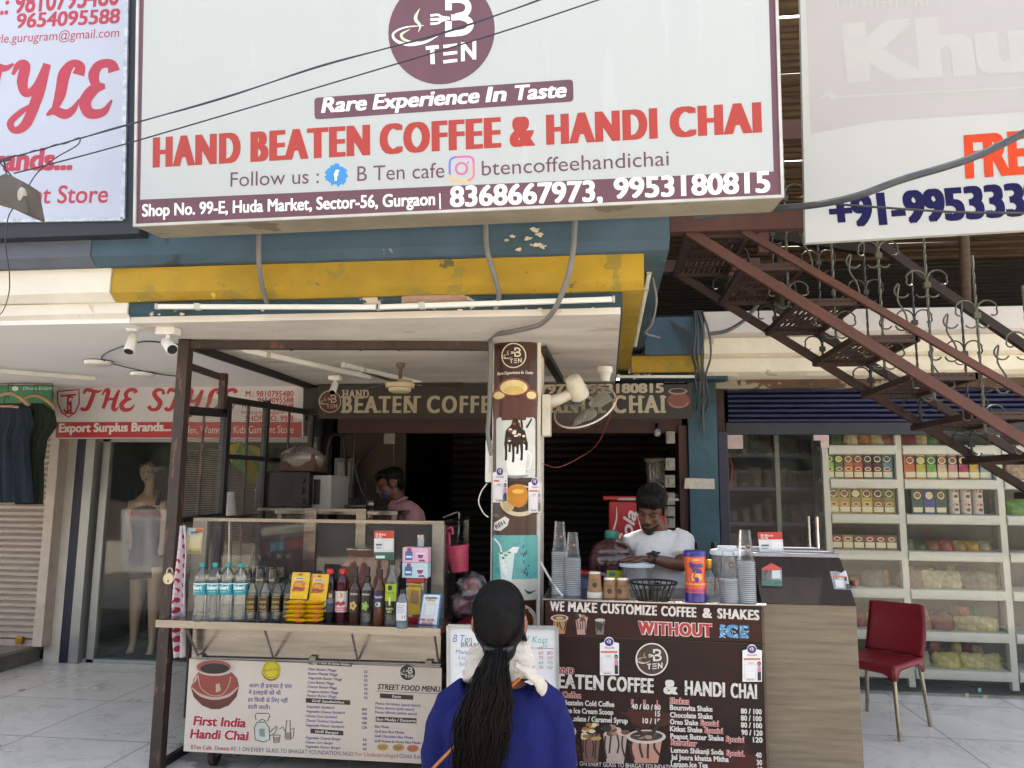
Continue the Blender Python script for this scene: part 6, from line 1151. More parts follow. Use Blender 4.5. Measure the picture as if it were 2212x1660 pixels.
C2 = Cyl(o, .0465); mb.m(ink('#e0a050', .3)); lell(mb, C2, .0, .12, .028, .022, 3); mb.m(PUR); lell(mb, C2, .002, .108, .011, .012, 5); [mb.poly([C2.pt(-.03+.012*a, .1+.03*b, 5) for a, b in ((0, 0), (.3, .5), (0, 1.3), (.4, .9), (.8, 1.4), (.6, .6), (1, 0), (.5, .45))])]
C3 = Cyl(o, .0502); mb.m(ink('#d88a50', .3)); lrect(mb, C3, -.075, .075, .082, .09, 1, 14); mb.m(ink('#c84a30', .3)); lrect(mb, C3, -.075, .075, .068, .08, 1, 14); mb.m(ink('#8a2a6a', .3)); lrect(mb, C3, -.078, .078, .048, .062, 1, 14); mb.build('label', jr)
# little bottle with gold cap, bucket with white lid, pink jar, dark bottles
o = kpos(1540, 1296)+Vector((.0, .12, 0)); g = T('syrup_bottle', 'small clear bottle with gold cap behind the upturned cup', 'bottle', o); lath(CLG, o, [(.03, 0), (.033, .005), (.033, .1), (.014, .13), (.013, .14)]).build('bottle_body', g, sm=50); lath(mat('gold_cap', '#b08a3c', r=.3, met=.9), o, [(.0165, .135), (.0175, .138), (.0175, .18), (.015, .182)]).build('cap', g, sm=40)
FRO = clear('frosted_bucket', tint=(.8, .8, .78), veil=.4, veilcol=(.55, .54, .52)); LID = ink('#cfd2d6', .35)
def bucket(o, r, h, label, lidh=.02):
    t = T('bucket', label, 'tub', o); MB(FRO).lathe(o, [(r*.78, 0), (r*.98, h), (r, h)], 26).build('tub', t, sm=45); MB(LID).lathe(o+Vector((0, 0, h)), [(r*1.06, -.012), (r*1.08, 0), (r*1.02, lidh*.6), (r*.6, lidh), (r*.58, lidh*1.6), (0, lidh*1.7)], 28).build('lid', t, sm=45); return t
o = kpos(1578, 1290)+Vector((.02, .2, 0)); bucket(o, .085, .205, 'frosted bucket with white domed lid behind the clear cup stacks')
o = kpos(1380, 1280)+Vector((.0, .2, 0)); BK2 = o.copy(); bucket(o, .09, .125, 'frosted tub whose white lid the vendor in the grey white tee presses', .006)
o = kpos(1489, 1275)+Vector((.06, .3, 0)); t = T('jar', 'pink lidded clear jar behind the orange malt jar', 'jar', o); lath(CLG, o, [(.04, 0), (.045, .01), (.045, .15)]).build('glass', t, sm=40); lath(ink('#b86a60', .4), o, [(.047, .15), (.048, .152), (.048, .185), (.045, .188)]).build('lid', t, sm=40)
for x, lb in ((1424+12, 0), (1453, 0)): pass
for x, c_, lb in ((1491-64+0, '#2a1710', 'dark'), (1455, '#8a8f80', 'clear')): pass
for dx, m_, lb in ((.52, mat('dark_bottle', '#2a1710', r=.1), 'dark glass bottle in front of the blue pillar'), (.62, CLG, 'clear glass bottle with black cap in front of the blue pillar')):
    o = Vector((dx, 4.7, .98)); t = T('glass_bottle', lb, 'bottle', o, 'bottles behind the vendor'); lath(m_, o, [(.03, 0), (.034, .006), (.034, .13), (.013, .17), (.012, .2)]).build('bottle_body', t, sm=50); lath(BLKL, o, [(.014, .198), (.0145, .2), (.0145, .23), (.012, .232)]).build('cap', t, sm=40)
MB(mat('back_shelf', '#6b6460', r=.5)).box(-.34, .7, 4.62, 4.8, .95, .979).box(-.3, -.26, 4.64, 4.78, 0, .95).box(.62, .66, 4.64, 4.78, 0, .95).build('side_table', label='low grey side table behind the vendor carrying bottles', cat_='table', at=(.2, 4.7, 0))
o = kpos(1262, 1278)+Vector((.0, .15, 0)); t = T('container', 'clear box with red lid between the cup stacks and paper cups', 'container', o); MB(PET).box(o.x-.06, o.x+.05, o.y-.05, o.y+.05, o.z, o.z+.075).build('box_body', t); MB(RDP).box(o.x-.065, o.x+.055, o.y-.055, o.y+.055, o.z+.075, o.z+.09).build('lid', t, bev=.004); MB(ink('#2a4a84')).box(o.x-.05, o.x+.02, o.y-.03, o.y+.03, o.z+.002, o.z+.05).build('content', t)
# big water can
o = Vector((P(1322, 1250, Y=4.55).x, 4.5, .982)); o.z = .90; wc = T('water_can', 'large maroon water can with green cap and yellow label behind the counter', 'water can', o)
MCAN = mat('maroon_can', '#3a1a1e', r=.2, var=.2, coat=.4); MB(MCAN).lathe(o, [(.115, 0), (.13, .01), (.132, .14), (.125, .15), (.125, .165), (.134, .175), (.134, .235), (.12, .255), (.122, .265), (.1, .3), (.05, .33), (.035, .34)], 30).build('can_body', wc, sm=45); lath(ink('#1c6a5a', .35), o, [(.036, .335), (.039, .34), (.039, .375), (.034, .38)]).build('cap', wc, sm=40)
C = Cyl(o, .134); mb = MB(ink('#a89c1c', .4)); lrect(mb, C, -.03, .075, .03, .17, 1, 6); mb.m(ink('#2a7a6a')); lell(mb, C, .0, .15, .02, .012, 2); mb.m(ink('#2a2a1a')); [lell(mb, C, .01+.02*k, .085+.012*(k % 2), .012, .02, 2+.2*k, 7) for k in range(3)]; mb.build('label', wc)
MB(mat('can_stand', '#3c3834', r=.7)).box(o.x-.15, o.x+.15, 4.36+.03, 4.62, 0, .899).build('stand', label='dark stand under the maroon water can', cat_='stand')
# cola cooler
o = A(1305, 1290, 5.3); x0, x1 = A(1315, 1080, 5.3).x, A(1432, 1080, 5.3).x; z1 = A(1315, 1082, 5.3).z; fr_ = T('drinks_cooler', 'red drinks cooler with white script lettering behind the vendor', 'cooler', (x0+.3, 5.5, 0)); CR_ = mat('cooler_red', '#a31620', r=.35, var=.1)
MB(CR_).box(x0, x1+.02, 5.3, 5.8, 0, z1).build('cabinet', fr_, bev=.01); MB(CR_).box(x0-.04, x1+.04, 5.27, 5.82, z1+.002, z1+.03).build('lid', fr_, bev=.008); MB(ink('#8f8f8c')).box(x0+.06, x1+.1, 5.262, 5.269, z1+.004, z1+.02).build('handle', fr_)
CK = front(5.298); mb = MB(ink('#d2c8c4'))
wr = A(1368, 1155, 5.298)
def rot(pts, cx=1358, cy=1150, a=radians(-72), s=1.): return [(cx+s*(x*cos(a)-y*sin(a)), cy+s*(x*sin(a)+y*cos(a))) for x, y in pts]
mb.ink(CK, rot([(-48, -14), (-40, -26), (-10, -32), (20, -34), (44, -42)]), [1, 5, 4, 3, 1], 2)
mb.text(CK, 'Cola', 1356, 1196, 1376, 1108, 26, 2, off=.02, shear=.35); mb.build('lettering', fr_)
# ---- wooden desk
dx0, dx1 = KX1+.014, 1.165; dk = T('desk', 'wood grain cash desk with dark sloping front panel and grey top', 'desk', (.95, 4.2, 0)); WOOD = mat('pale_wood_laminate', '#776a57', r=.55, sc=3.2, c2='#584d3f', stretch=(.9, 1, 15), peel=[('#54452f', .685, 4)]); WOODD = mat('dark_wood_laminate', '#2f221b', r=.6, var=.2, sc=5, c2='#1a120f', spec=.25, stretch=(12, 2, .8))
zf = .975; zt_ = A(1825, 1207, 4.1).z
MB(WOOD).box(dx0, dx1, 3.905, 4.6, 0, zf).build('body', dk, bev=.002)
mb = MB(WOODD); a, b = Vector((dx0, 3.9, zf+.002)), Vector((dx1, 3.9, zf+.002)); c, d = Vector((dx1-.006, 4.1, zt_)), Vector((dx0, 4.1, zt_)); mb.add([a, b, c, d, Vector((dx0, 4.6, zf+.002)), Vector((dx1, 4.6, zf+.002)), Vector((dx1-.006, 4.6, zt_)), Vector((dx0, 4.6, zt_))], [(0, 1, 2, 3), (1, 5, 6, 2), (4, 0, 3, 7), (5, 4, 7, 6), (3, 2, 6, 7), (0, 4, 5, 1)]); mb.build('sloping_front', dk)
MB(mat('grey_laminate', '#8d8c92', r=.35)).box(dx0-.01, dx1-.01, 4.1, 4.6, zt_+.002, zt_+.022).build('top', dk, bev=.003)
DS = Pl(a, (1, 0, 0), d-a)
pay_red(Pl(P(1668, 1205, Y=4.16), (1, 0, 0), (0, .15, .99)), 1640, 1150, 1692, 1211, 'red white and green payment card standing on the grey desk top', .1)
card('payment_card', 'house shaped red and green payment card on the dark sloping desk front', DS, [(1646, 1266), (1690, 1267), (1688, 1228), (1666, 1216), (1645, 1229)], [('#cbcac6', 0), ('#b33a2c', [(1645, 1233), (1688, 1232), (1688, 1228), (1666, 1217), (1645, 1229)]), ('#1f5a4a', [(1646, 1266), (1690, 1267), (1689, 1255), (1646, 1254)]), ('#bdbdbb', [(1667, 1251), (1686, 1251), (1685, 1233), (1667, 1233)])], [], 'payment card')
card('payment_card', 'torn white payment card with small woman figure on the sloping desk front', DS, [(1802, 1273), (1836, 1275), (1830, 1242), (1826, 1232), (1818, 1238), (1806, 1234), (1793, 1235)], [('#cfcfcf', 0), ('#b8602a', [(1799, 1247), (1829, 1249), (1829, 1246), (1799, 1244)]), ('#b9b9bc', [(1806, 1270), (1823, 1271), (1821, 1254), (1803, 1253)]), ('#2a2022', [(1829, 1274), (1835, 1274), (1833, 1262), (1827, 1262)]), ('#3a2a28', [(1824, 1255), (1830, 1256), (1829, 1247), (1824, 1247)])], [], 'payment card')
# ---- red chair
ch = T('chair', 'red plastic chair with slender steel legs beside the wooden desk', 'chair', (1.85, 5.45, 0)); RCH = mat('red_plastic', '#7a1620', r=.42, var=.1, sc=6)
def chair_build():
    # seat faces away from the wall, turned a little; own frame: x right, y back, z up
    a = radians(-8); o = Vector((1.80, 5.50, 0)); ex = Vector((cos(a), sin(a), 0)); ey = Vector((-sin(a), cos(a), 0))
    # legs read off the picture
    fl = {'fr': P(1944, 1602, Z=0), 'br': P(2010, 1570, Z=0), 'fl': P(1874, 1537, Z=0)}
    d1 = fl['br']-fl['fr']; bl = fl['fl']; fl['fl'] = fl['fr']+bl-fl['br']
    tops = {'fr': A(1941, 1460, 0) if 0 else None}
    Zs = .43
    c = (fl['fr']+fl['br']+fl['fl']+bl)/4
    ins = lambda p: Vector((c.x+(p.x-c.x)*.84, c.y+(p.y-c.y)*.84, Zs-.05))
    LEG = mat('chair_steel', '#a49c8a', r=.3, met=.85, var=.15)
    for p in (fl['fr'], fl['br'], fl['fl'], bl): MB(LEG).cyl(p, ins(p)+Vector((0, 0, .03)), .0125, .0145, 14).build('leg', ch, sm=50)
    return fl, bl, c, Zs
fl_, bl_, cc_, Zs_ = chair_build()
# the near-left edge fl..fr faces the street; the backrest rises on the left/far side as in the photo (seen from its back)
q = {k: Vector((cc_.x+(p.x-cc_.x)*.93, cc_.y+(p.y-cc_.y)*.93, Zs_)) for k, p in (('a', fl_['fl']), ('b', fl_['fr']), ('c', fl_['br']), ('d', bl_))}
u_ = (q['b']-q['a']); v_ = (q['d']-q['a'])
mb = MB(RCH); n = 10
def seatp(u, v): p = q['a']+u_*u+v_*v; p.z = Zs_+.0-.018*sin(pi*u)*sin(pi*v)*.8; return p
mb.add([seatp(i/n, j/n) for i in range(n+1) for j in range(n+1)], [(i*(n+1)+j, (i+1)*(n+1)+j, (i+1)*(n+1)+j+1, i*(n+1)+j+1) for i in range(n) for j in range(n)])
ed = [(0, 0), (1, 0), (1, 1), (0, 1)]
for k in range(4):                                     # skirt with arched cut between the legs
    a, b = ed[k], ed[(k+1) % 4]; m = 14; vs = []
    for i in range(m+1):
        t = i/m; p = seatp(a[0]+(b[0]-a[0])*t, a[1]+(b[1]-a[1])*t); dz = .085 if min(t, 1-t) < .08 else (.05 if k == 0 else .03)+.03*max(0, 1-min(t, 1-t)/.22)
        vs += [p, p+Vector(((p.x-cc_.x)*.03, (p.y-cc_.y)*.03, -dz))]
    mb.add(vs, [(2*i, 2*i+1, 2*i+3, 2*i+2) for i in range(m)])
mb.build('seat', ch, sm=50, sol=.006)
# backrest: on the street-side edge, we look at its rear face
mb = MB(RCH); N1, N2 = 12, 14; b0, b1 = A(1862, 1440, 5.45), A(1999, 1455, 5.25)
B0, B1 = q['d'], q['c']
T0, T1 = A(1877, 1300, q['d'].y+.05), A(1994, 1306, q['c'].y+.07)
def backp(u, v):
    L = B0.lerp(T0, v); R_ = B1.lerp(T1, v); bulge = .035*sin(pi*v*.9)
    w0 = -.02*sin(pi*v); p = L.lerp(R_, u*(1-2*w0)+w0); nrm = Vector((-u_.y, u_.x, 0)).normalized()
    p += nrm*(bulge*.6+.03*(4*(u-.5)**2-1)*-.6); 
    if v > .97: p.z -= .01*abs(2*u-1)**6
    p.z += .018*(1-u)**3*v
    return p
mb.add([backp(i/N1, j/N2) for i in range(N1+1) for j in range(N2+1)], [(i*(N2+1)+j, (i+1)*(N2+1)+j, (i+1)*(N2+1)+j+1, i*(N2+1)+j+1) for i in range(N1) for j in range(N2)])
mb.build('backrest', ch, sm=60, sol=.008)
# ================================================================== grocery racks and packets
RW = mat('rack_white', '#c9c8bd', r=.45, var=.06); RY = 6.53
rk_ = T('shelf_rack', 'white metal shelf rack with rounded shelf lips behind the grocery glass', 'shelf rack', (2.4, 6.9, 0))
RXS = [P(1779, 960, Y=RY).x, P(1951, 1200, Y=RY).x, P(2168, 1200, Y=RY).x, P(2168, 1200, Y=RY).x+.85, P(2168, 1200, Y=RY).x+1.7]
for x in RXS: MB(RW).box(x-.025, x+.025, RY-.035, RY+.02, .03, 2.2).build('upright', rk_, bev=.004)
SHZ = [P(2050, y_, Y=RY).z for y_ in (965, 1039, 1115, 1194, 1276, 1366, 1448)]
for z in SHZ:
    for i in range(4):
        x0, x1 = RXS[i]+.028, RXS[i+1]-.028; mb = MB(RW)
        pr = [(RY-.02, z+.012), (RY-.045, z+.005), (RY-.055, z-.03), (RY-.045, z-.062), (RY-.01, z-.07), (RY+.3, z-.012), (RY+.3, z+.012)]
        mb.prism([Vector((x0, y, zz)) for y, zz in pr], (x1-x0, 0, 0)).build('shelf', rk_, sm=40)
MB(mat('rack_back', '#5c5d55', r=.6, var=.2)).box(RXS[0], RXS[4], RY+.31, RY+.33, 0, 2.25).build('back_panel', rk_)
CREAM = ink('#cfc8a8', .4); REDL = ink('#a02824', .4); _bx = {}
def gbox(x, z, w_, h_, c_, label, pic='#6a3a1c', y=RY+.0, d=.06, top=False):
    k = (round(w_, 3), round(h_, 3), c_, pic)
    if k not in _bx:
        mb = MB(ink(c_, .4)); mb.box(-w_/2, w_/2, 0, d, 0, h_)
        V = lambda a, b, l: Vector((w_*a, -.0008*l, h_*b))
        e = lambda cx, cz, rx, rz, l, n=14: mb.poly([V(cx+rx*cos(2*pi*i/n), cz+rz*sin(2*pi*i/n), l) for i in range(n)])
        if pic == 'lid': mb.m(CREAM); mb.poly([V(-.4, .1, 1), V(.4, .1, 1), V(.4, .5, 1), V(-.4, .5, 1)]); e(0, .72, .3, .16, 1); mb.m(REDL); e(0, .72, .22, .1, 2)
        elif pic == 'plain': mb.m(CREAM); mb.poly([V(-.4, .15, 1), V(.4, .15, 1), V(.4, .6, 1), V(-.4, .6, 1)])
        else: mb.m(CREAM); e(0, .85, .26, .08, 1); mb.m(REDL); e(0, .85, .19, .05, 2); mb.m(ink('#241a12', .4)); mb.poly([V(-.36, .16, 1), V(.36, .16, 1), V(.36, .62, 1), V(-.36, .62, 1)]); mb.m(CREAM); e(0, .38, .32, .2, 2); mb.m(ink(pic, .4)); e(0, .39, .25, .14, 3)
        o = mb.build('spice_box', label=label, cat_='box', group='boxes on the grocery shelves', at=(0, 0, 0)); o.location = (x, y, z); _bx[k] = o; return o
    o = _bx[k].copy(); COL.objects.link(o); o.location = (x, y, z); o['label'] = label; return o
rg = random.Random(21)
def bay_px(x0, x1, n): return [P(x0+(x1-x0)*(i+.5)/n, 1030, Y=RY).x for i in range(n)]
CN = {'#8fae2c': 'lime', '#3f6a2c': 'green', '#b9622c': 'orange', '#a8441c': 'rust orange', '#4a2016': 'dark brown', '#3f1c14': 'deep brown', '#5f7a8a': 'blue grey', '#b4a03c': 'yellow', '#5f9a34': 'bright green', '#b97a7a': 'pink', '#9a1c4a': 'magenta', '#b9922c': 'golden', '#6a94b0': 'light blue', '#a89a44': 'straw yellow', '#8a7c2c': 'olive', '#b08a3c': 'ochre', '#7a5a1c': 'bronze', '#1f4a34': 'dark green', '#24367a': 'royal blue', '#7a2c2c': 'brick red', '#8f7a4a': 'tan', '#54502c': 'moss green', '#6b2a1a': 'red brown', '#c4a88a': 'peach'}
ORD = ['first', 'second', 'third', 'fourth', 'fifth', 'sixth', 'seventh', 'eighth', 'ninth']
z = SHZ[1]+.014
for i, (x, c_) in enumerate(zip(bay_px(1782, 1928, 7), ('#8fae2c', '#3f6a2c', '#b9622c', '#a8441c', '#4a2016', '#3f1c14', '#5f7a8a'))):
    gbox(x, z, .082, .105, c_, f'{CN[c_]} spice box, {ORD[i]} in lower row of second shelf beside the glass door', 'lid'); gbox(x, z+.107, .082, .125, c_, f'{CN[c_]} spice box, {ORD[i]} in upper row of second shelf beside the glass door', ('#5a7a2c', '#b0a03c', '#8a4a1c', '#8f2a1a', '#2c140c', '#24100a', '#24303a')[i])
for i, (x, c_) in enumerate(zip(bay_px(1956, 2140, 8), ('#b9622c', '#b4a03c', '#5f9a34', '#c4a88a', '#b97a7a', '#9a1c4a', '#b9922c', '#6a94b0'))):
    gbox(x, z, .092, .09, c_, f'{CN[c_]} box, {ORD[i]} in the lower row of the second shelf of the wider bay', 'plain'); gbox(x, z+.092, .092, .14, c_, f'{CN[c_]} box, {ORD[i]} in the upper row of the second shelf of the wider bay', ('#8f3a1c', '#c0b070', '#3a6a24', '#a8622c', '#7a3c34', '#c09a3c', '#5a3418', '#31566a')[i])
z = SHZ[2]+.014
for i, (x, c_) in enumerate(zip(bay_px(1786, 1930, 6), ('#a89a44', '#b08a3c', '#8a7c2c', '#b4a03c', '#7a5a1c', '#8a7c2c'))):
    gbox(x, z, .09, .1, c_, f'{CN[c_]} spice box, {ORD[i]} in lower row of third shelf beside the glass door', 'lid'); gbox(x, z+.102, .09, .14, c_, f'{CN[c_]} spice box, {ORD[i]} in upper row of third shelf beside the glass door', ('#5f3a1c', '#8a4a24', '#c9bd96', '#6a2c24', '#4a3414', '#5a4a24')[i])
for i, (x, c_) in enumerate(zip(bay_px(1966, 2042, 3), ('#1f4a34', '#24367a', '#1f4a34'))):
    gbox(x, z, .085, .085, c_, f'{CN[c_]} box, {ORD[i]} in the lower row beside the white tins', 'plain'); gbox(x, z+.087, .085, .15, c_, f'{CN[c_]} box, {ORD[i]} in the upper row beside the white tins', '#8a4a34' if i != 1 else '#c9b890')
for j in range(2):
    for i, x in enumerate(bay_px(2050, 2128, 3)):
        o = Vector((x, RY+.06, z+.105*j)); t = T('tin', f'white tin with red lettering, {ORD[i]} in the {"upper" if j else "lower"} row beside the dark green boxes', 'tin', o, 'white tins on the grocery shelf'); MB(ink('#c4beb2', .4)).lathe(o, [(.038, 0), (.04, .002), (.04, .1), (.037, .103)], 16).build('can', t, sm=40); C = Cyl(o, .0402); m2 = MB(REDL); lell(m2, C, 0, .075, .022, .01, 2); m2.m(ink('#6a3a24')); lell(m2, C, .005, .035, .016, .014, 2); m2.build('label', t)
z = SHZ[3]+.014
for i, (x, c_) in enumerate(zip(bay_px(1790, 1930, 6), ('#7a2c2c', '#8f7a4a', '#54502c', '#7a2c2c', '#6b2a1a', '#54502c'))): gbox(x, z, .088, .11, c_, f'{CN[c_]} spice box, {ORD[i]} of six on the fourth shelf', 'lid')
def bag(x, z, w_, h_, c_, label, c2=None, y=RY+.05, mtl=None):
    o = Vector((x, y, z)); t = T('packet', label, 'packet', o, 'packets and sacks on the grocery shelves'); m_ = mtl or mat('film_'+c_[1:], c_, r=.4, var=.42, sc=25, c2=c2)
    mb = MB(m_); r = random.Random(int(x*1000)+int(z*77)); n = 14
    vs = []
    for k in range(7):
        f = k/6; ww = w_/2*(1-.18*f**3+.06*sin(f*9+r.random()*3)); dd = .05*(1-f**2.2)+.006
        vs += [o+Vector((ww*cos(a)*(1+r.uniform(-.05, .05)), dd*sin(a)*(1+r.uniform(-.2, .2)), h_*f+(r.uniform(-.008, .008) if k == 6 else 0))) for a in [2*pi*j/n for j in range(n)]]
    mb.add(vs, [(k*n+j, k*n+(j+1) % n, (k+1)*n+(j+1) % n, (k+1)*n+j) for k in range(6) for j in range(n)]+[tuple(range(n))[::-1], tuple(range(6*n, 7*n))]).build('film', t, sm=60)
    return t
z = SHZ[0]+.014
for x, c_, nm in ((1806, '#3a5a30', 'green'), (1842, '#b8ae84', 'pale'), (1868, '#8f5a1c', 'orange'), (1896, '#a89468', 'beige'), (1918, '#7a1c1c', 'red'), (1966, '#7a1f24', 'crimson'), (1992, '#b09c74', 'sandy'), (2016, '#4a6a3c', 'leaf green')): bag(P(x, 950, Y=RY).x, z, .13, .17, c_, nm+' flour bag standing on the top shelf')
z = SHZ[3]+.014
for x, c_, nm in ((1964, '#54603c', 'olive packet, nearest the middle upright,'), (1990, '#2c4a2c', 'dark green packet'), (2018, '#7a4a2c', 'brown packet'), (2046, '#8f3a2c', 'red packet'), (2076, '#8a7030', 'gold packet'), (2104, '#a8862c', 'yellow packet'), (2130, '#8a8468', 'pale grey packet')): bag(P(x, 1170, Y=RY).x, z, .11, .075, c_, nm+' lying on the fourth shelf')
z = SHZ[4]+.014
for x, c_, nm in ((1972, '#7a5f50', 'reddish sack'), (2016, '#a89c78', 'plump cream sack'), (2058, '#a39a70', 'cream sack with folded top'), (2100, '#6a6354', 'grey clear sack'), (2136, '#8a7f64', 'small tan sack'), (1890, '#5f5a4c', 'dull green bag next to the glass door')): bag(P(x, 1260, Y=RY).x, z, .2, .13, c_, nm+' on the fifth shelf')
z = SHZ[5]+.014
for x, c_, nm in ((1990, '#8a6a50', 'brown bag'), (2040, '#7a3c34', 'dark red bag'), (2090, '#a09468', 'straw bag'), (2134, '#b0a878', 'pale yellow bag')): bag(P(x, 1350, Y=RY).x, z, .2, .1, c_, nm+' on the sixth shelf behind the red chair')
z = SHZ[6]+.014
for x, c_, nm in ((1985, '#8a8468', 'grey white bag'), (2050, '#b4a860', 'yellow printed bag with round mark'), (2110, '#b9b070', 'light yellow bag'), (2138, '#a89c60', 'lowest corner yellow bag')): bag(P(x, 1440, Y=RY).x, z, .22, .11, c_, nm+' on the bottom shelf')
bag(P(2200, 1080, Y=RY).x, SHZ[2]+.014, .16, .12, '#5a8a2c', 'bright green bag in the last bay at the picture edge'); bag(P(2200, 1010, Y=RY).x, SHZ[1]+.014, .16, .16, '#a88a6a', 'tan nut bag in the last bay at the picture edge')
PCK = (('#8a2420', 'red'), ('#a8741c', 'amber'), ('#3f5f2c', 'green'), ('#b3a27a', 'buff'), ('#5a3420', 'brown'), ('#c0b050', 'lemon'), ('#6a4a6a', 'plum'), ('#b05a28', 'orange'))
for si, sn in ((4, 'fifth'), (5, 'sixth'), (6, 'bottom')):
    for j in range(8):
        c_, nm = PCK[(j*3+si) % 8]; x = P(1964+j*23, 1300, Y=RY).x; bag(x, SHZ[si]+.014, .085, rg.uniform(.11, .17), c_, nm+' upright packet at the back of the '+sn+' shelf of the wider bay', y=RY+.17)
    for j in range(5):
        c_, nm = PCK[(j*5+si+1) % 8]; x = P(1800+j*29, 1250, Y=RY).x; bag(x, SHZ[si]+.014, .1, rg.uniform(.08, .15), c_, nm+' packet on the '+sn+' shelf beside the glass door', y=RY+.1)
# dark rack on the door side, shelves run into the shop
sr = T('shelf_rack', 'dim slotted rack with blue shelves of dark goods behind the glass door', 'shelf rack', (1.3, 7.2, 0)); SLT = mat('slotted_steel', '#7f857f', r=.5, met=.3)
for x in (P(1682, 1100, Y=6.9).x, P(1571, 1100, Y=6.9).x, P(1764, 1100, Y=6.9).x): MB(SLT).box(x-.018, x+.018, 6.88, 6.9, 0, 2.1).build('upright', sr)
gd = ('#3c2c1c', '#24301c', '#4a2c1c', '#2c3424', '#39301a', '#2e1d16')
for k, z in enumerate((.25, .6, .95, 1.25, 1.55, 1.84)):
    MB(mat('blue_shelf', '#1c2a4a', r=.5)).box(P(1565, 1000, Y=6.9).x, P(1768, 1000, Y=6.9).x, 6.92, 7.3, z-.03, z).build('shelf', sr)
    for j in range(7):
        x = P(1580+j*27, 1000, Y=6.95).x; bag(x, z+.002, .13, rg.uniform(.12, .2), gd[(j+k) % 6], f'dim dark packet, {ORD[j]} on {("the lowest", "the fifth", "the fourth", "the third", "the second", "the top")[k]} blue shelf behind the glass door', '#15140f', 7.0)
# papers and bits on the shop glass
for x, y, w_, h_, c_, lb in ((2089, 1434+70, 8, 12, '#b0a488', 'small beige paper stuck low on the grocery glass'), (2128, 1508, 10, 12, '#b0a488', 'second beige paper stuck low on the grocery glass'), (2116, 1491, 7, 9, '#6fa39a', 'small teal sticker on the grocery glass')):
    G_ = front(6.366); mb = MB(ink(c_)); mb.rect(G_, x-w_/2, y-h_/2, x+w_/2, y+h_/2); mb.build('sticker', label=lb, cat_='sticker', sol=.001)
# ================================================================== clothing shop: clothes, hangers, mannequin
def dress(Y, xs, ys, m_, label, name, folds=7):
    """hanging cloth with front and back, outline per row"""
    ctr = A(xs[0][0], ys[-1], Y); t = T(name, label, 'dress', ctr, 'clothes hung before the shutter'); mb = MB(m_); N = 18; k = len(ys)
    for s_ in (-1, 1):
        vs = []
        for i in range(k):
            for j in range(N+1):
                u = j/N; p = A(xs[i][0]+(xs[i][1]-xs[i][0])*u, ys[i], Y); p.y += s_*(.05*sin(pi*u))*(1 if i else .4)+.018*sin(u*folds*2*pi+i*.35)*min(1, i/2); vs.append(p)
        mb.add(vs, [(i*(N+1)+j, (i+1)*(N+1)+j, (i+1)*(N+1)+j+1, i*(N+1)+j+1) if s_ < 0 else (i*(N+1)+j, i*(N+1)+j+1, (i+1)*(N+1)+j+1, (i+1)*(N+1)+j) for i in range(k-1) for j in range(N)])
    mb.build('fabric', t, sm=70); return t
dress(5.62, [(2, 48), (-30, 66), (-45, 72), (-50, 60), (-52, 62), (-56, 66), (-60, 70)], [872, 885, 915, 945, 990, 1040, 1086], mat('blue_crinkle', '#1e2c3c', r=.9, var=.35, sc=22, stretch=(5, 1, .5), bump=.4), 'dark blue crinkled dress hanging by the green sign', 'hanging_dress')
dress(5.75, [(62, 92), (48, 118), (46, 122), (50, 100), (46, 92), (40, 92), (34, 90)], [872, 888, 920, 950, 1000, 1050, 1090], mat('green_cloth', '#232f22', r=.9, var=.25, sc=16, stretch=(5, 1, .5), bump=.3), 'dark green dress hanging next to the clothing shop sign', 'hanging_dress')
HW = mat('hanger_wood', '#a8845c', r=.5, var=.15)
for x, y, Y_, lb in ((18, 850, 5.6, 'pale wooden hanger holding the dark blue dress'), (74, 855, 5.72, 'pale wooden hanger holding the dark green dress'), (10, 878, 5.58, 'straight wooden hanger bar across the blue dress')):
    t = T('hanger', lb, 'hanger', A(x, y, Y_), 'wooden clothes hangers'); sp_ = 46 if y < 870 else 30; MB(HW).tube(cat([A(x-sp_, y+26 if y < 870 else y+2, Y_), A(x-sp_*.5, y+8 if y < 870 else y, Y_), A(x, y, Y_), A(x+sp_*.5, y+8 if y < 870 else y, Y_), A(x+sp_, y+26 if y < 870 else y+2, Y_)]), .013, 8, flat=.6).build('arms', t, sm=60); MB(WBK).tube(cat([A(x, y, Y_), A(x, y-16, Y_), A(x+6, y-22, Y_), A(x+10, y-16, Y_)]), .003, 6).build('hook', t, sm=60)
MB(STL).cyl(A(-40, 832, 5.66), A(112, 830, 5.8), .012).build('clothes_rail', label='thin steel rail carrying the wooden hangers', cat_='rail')
SKM = mat('mannequin_skin', '#ad8f74', r=.35, var=.05)
mq = P(318, 1418, Y=6.75); mn = T('mannequin', 'female shop mannequin in a dark sequin dress behind the clothing shop glass', 'mannequin', Vector((mq.x, 6.75, 0))); Ym = 6.75; a7 = lambda x, y, dy=0: A(x, y, Ym+dy)
mb = MB(SKM); sc7 = mpp(Ym)
mb.tube([a7(322, 1030), a7(323, 1052), a7(320, 1072)], [11*sc7, 10*sc7, 12*sc7], 14)
mb.ell(a7(320, 1018), 17*sc7, 20*sc7, 25*sc7, 18); mb.ell(a7(318, 1033), 12*sc7, 15*sc7, 11*sc7, 14); mb.tube([a7(318, 1018, -.085), a7(317.5, 1025, -.098)], [2*sc7, 3.2*sc7], 8)
mb.tube([a7(320, 1066), a7(318, 1085), a7(316, 1125), a7(316, 1165), a7(318, 1205), a7(318, 1240)], [14*sc7, 33*sc7, 30*sc7, 24*sc7, 36*sc7, 34*sc7], 20, flat=.62)
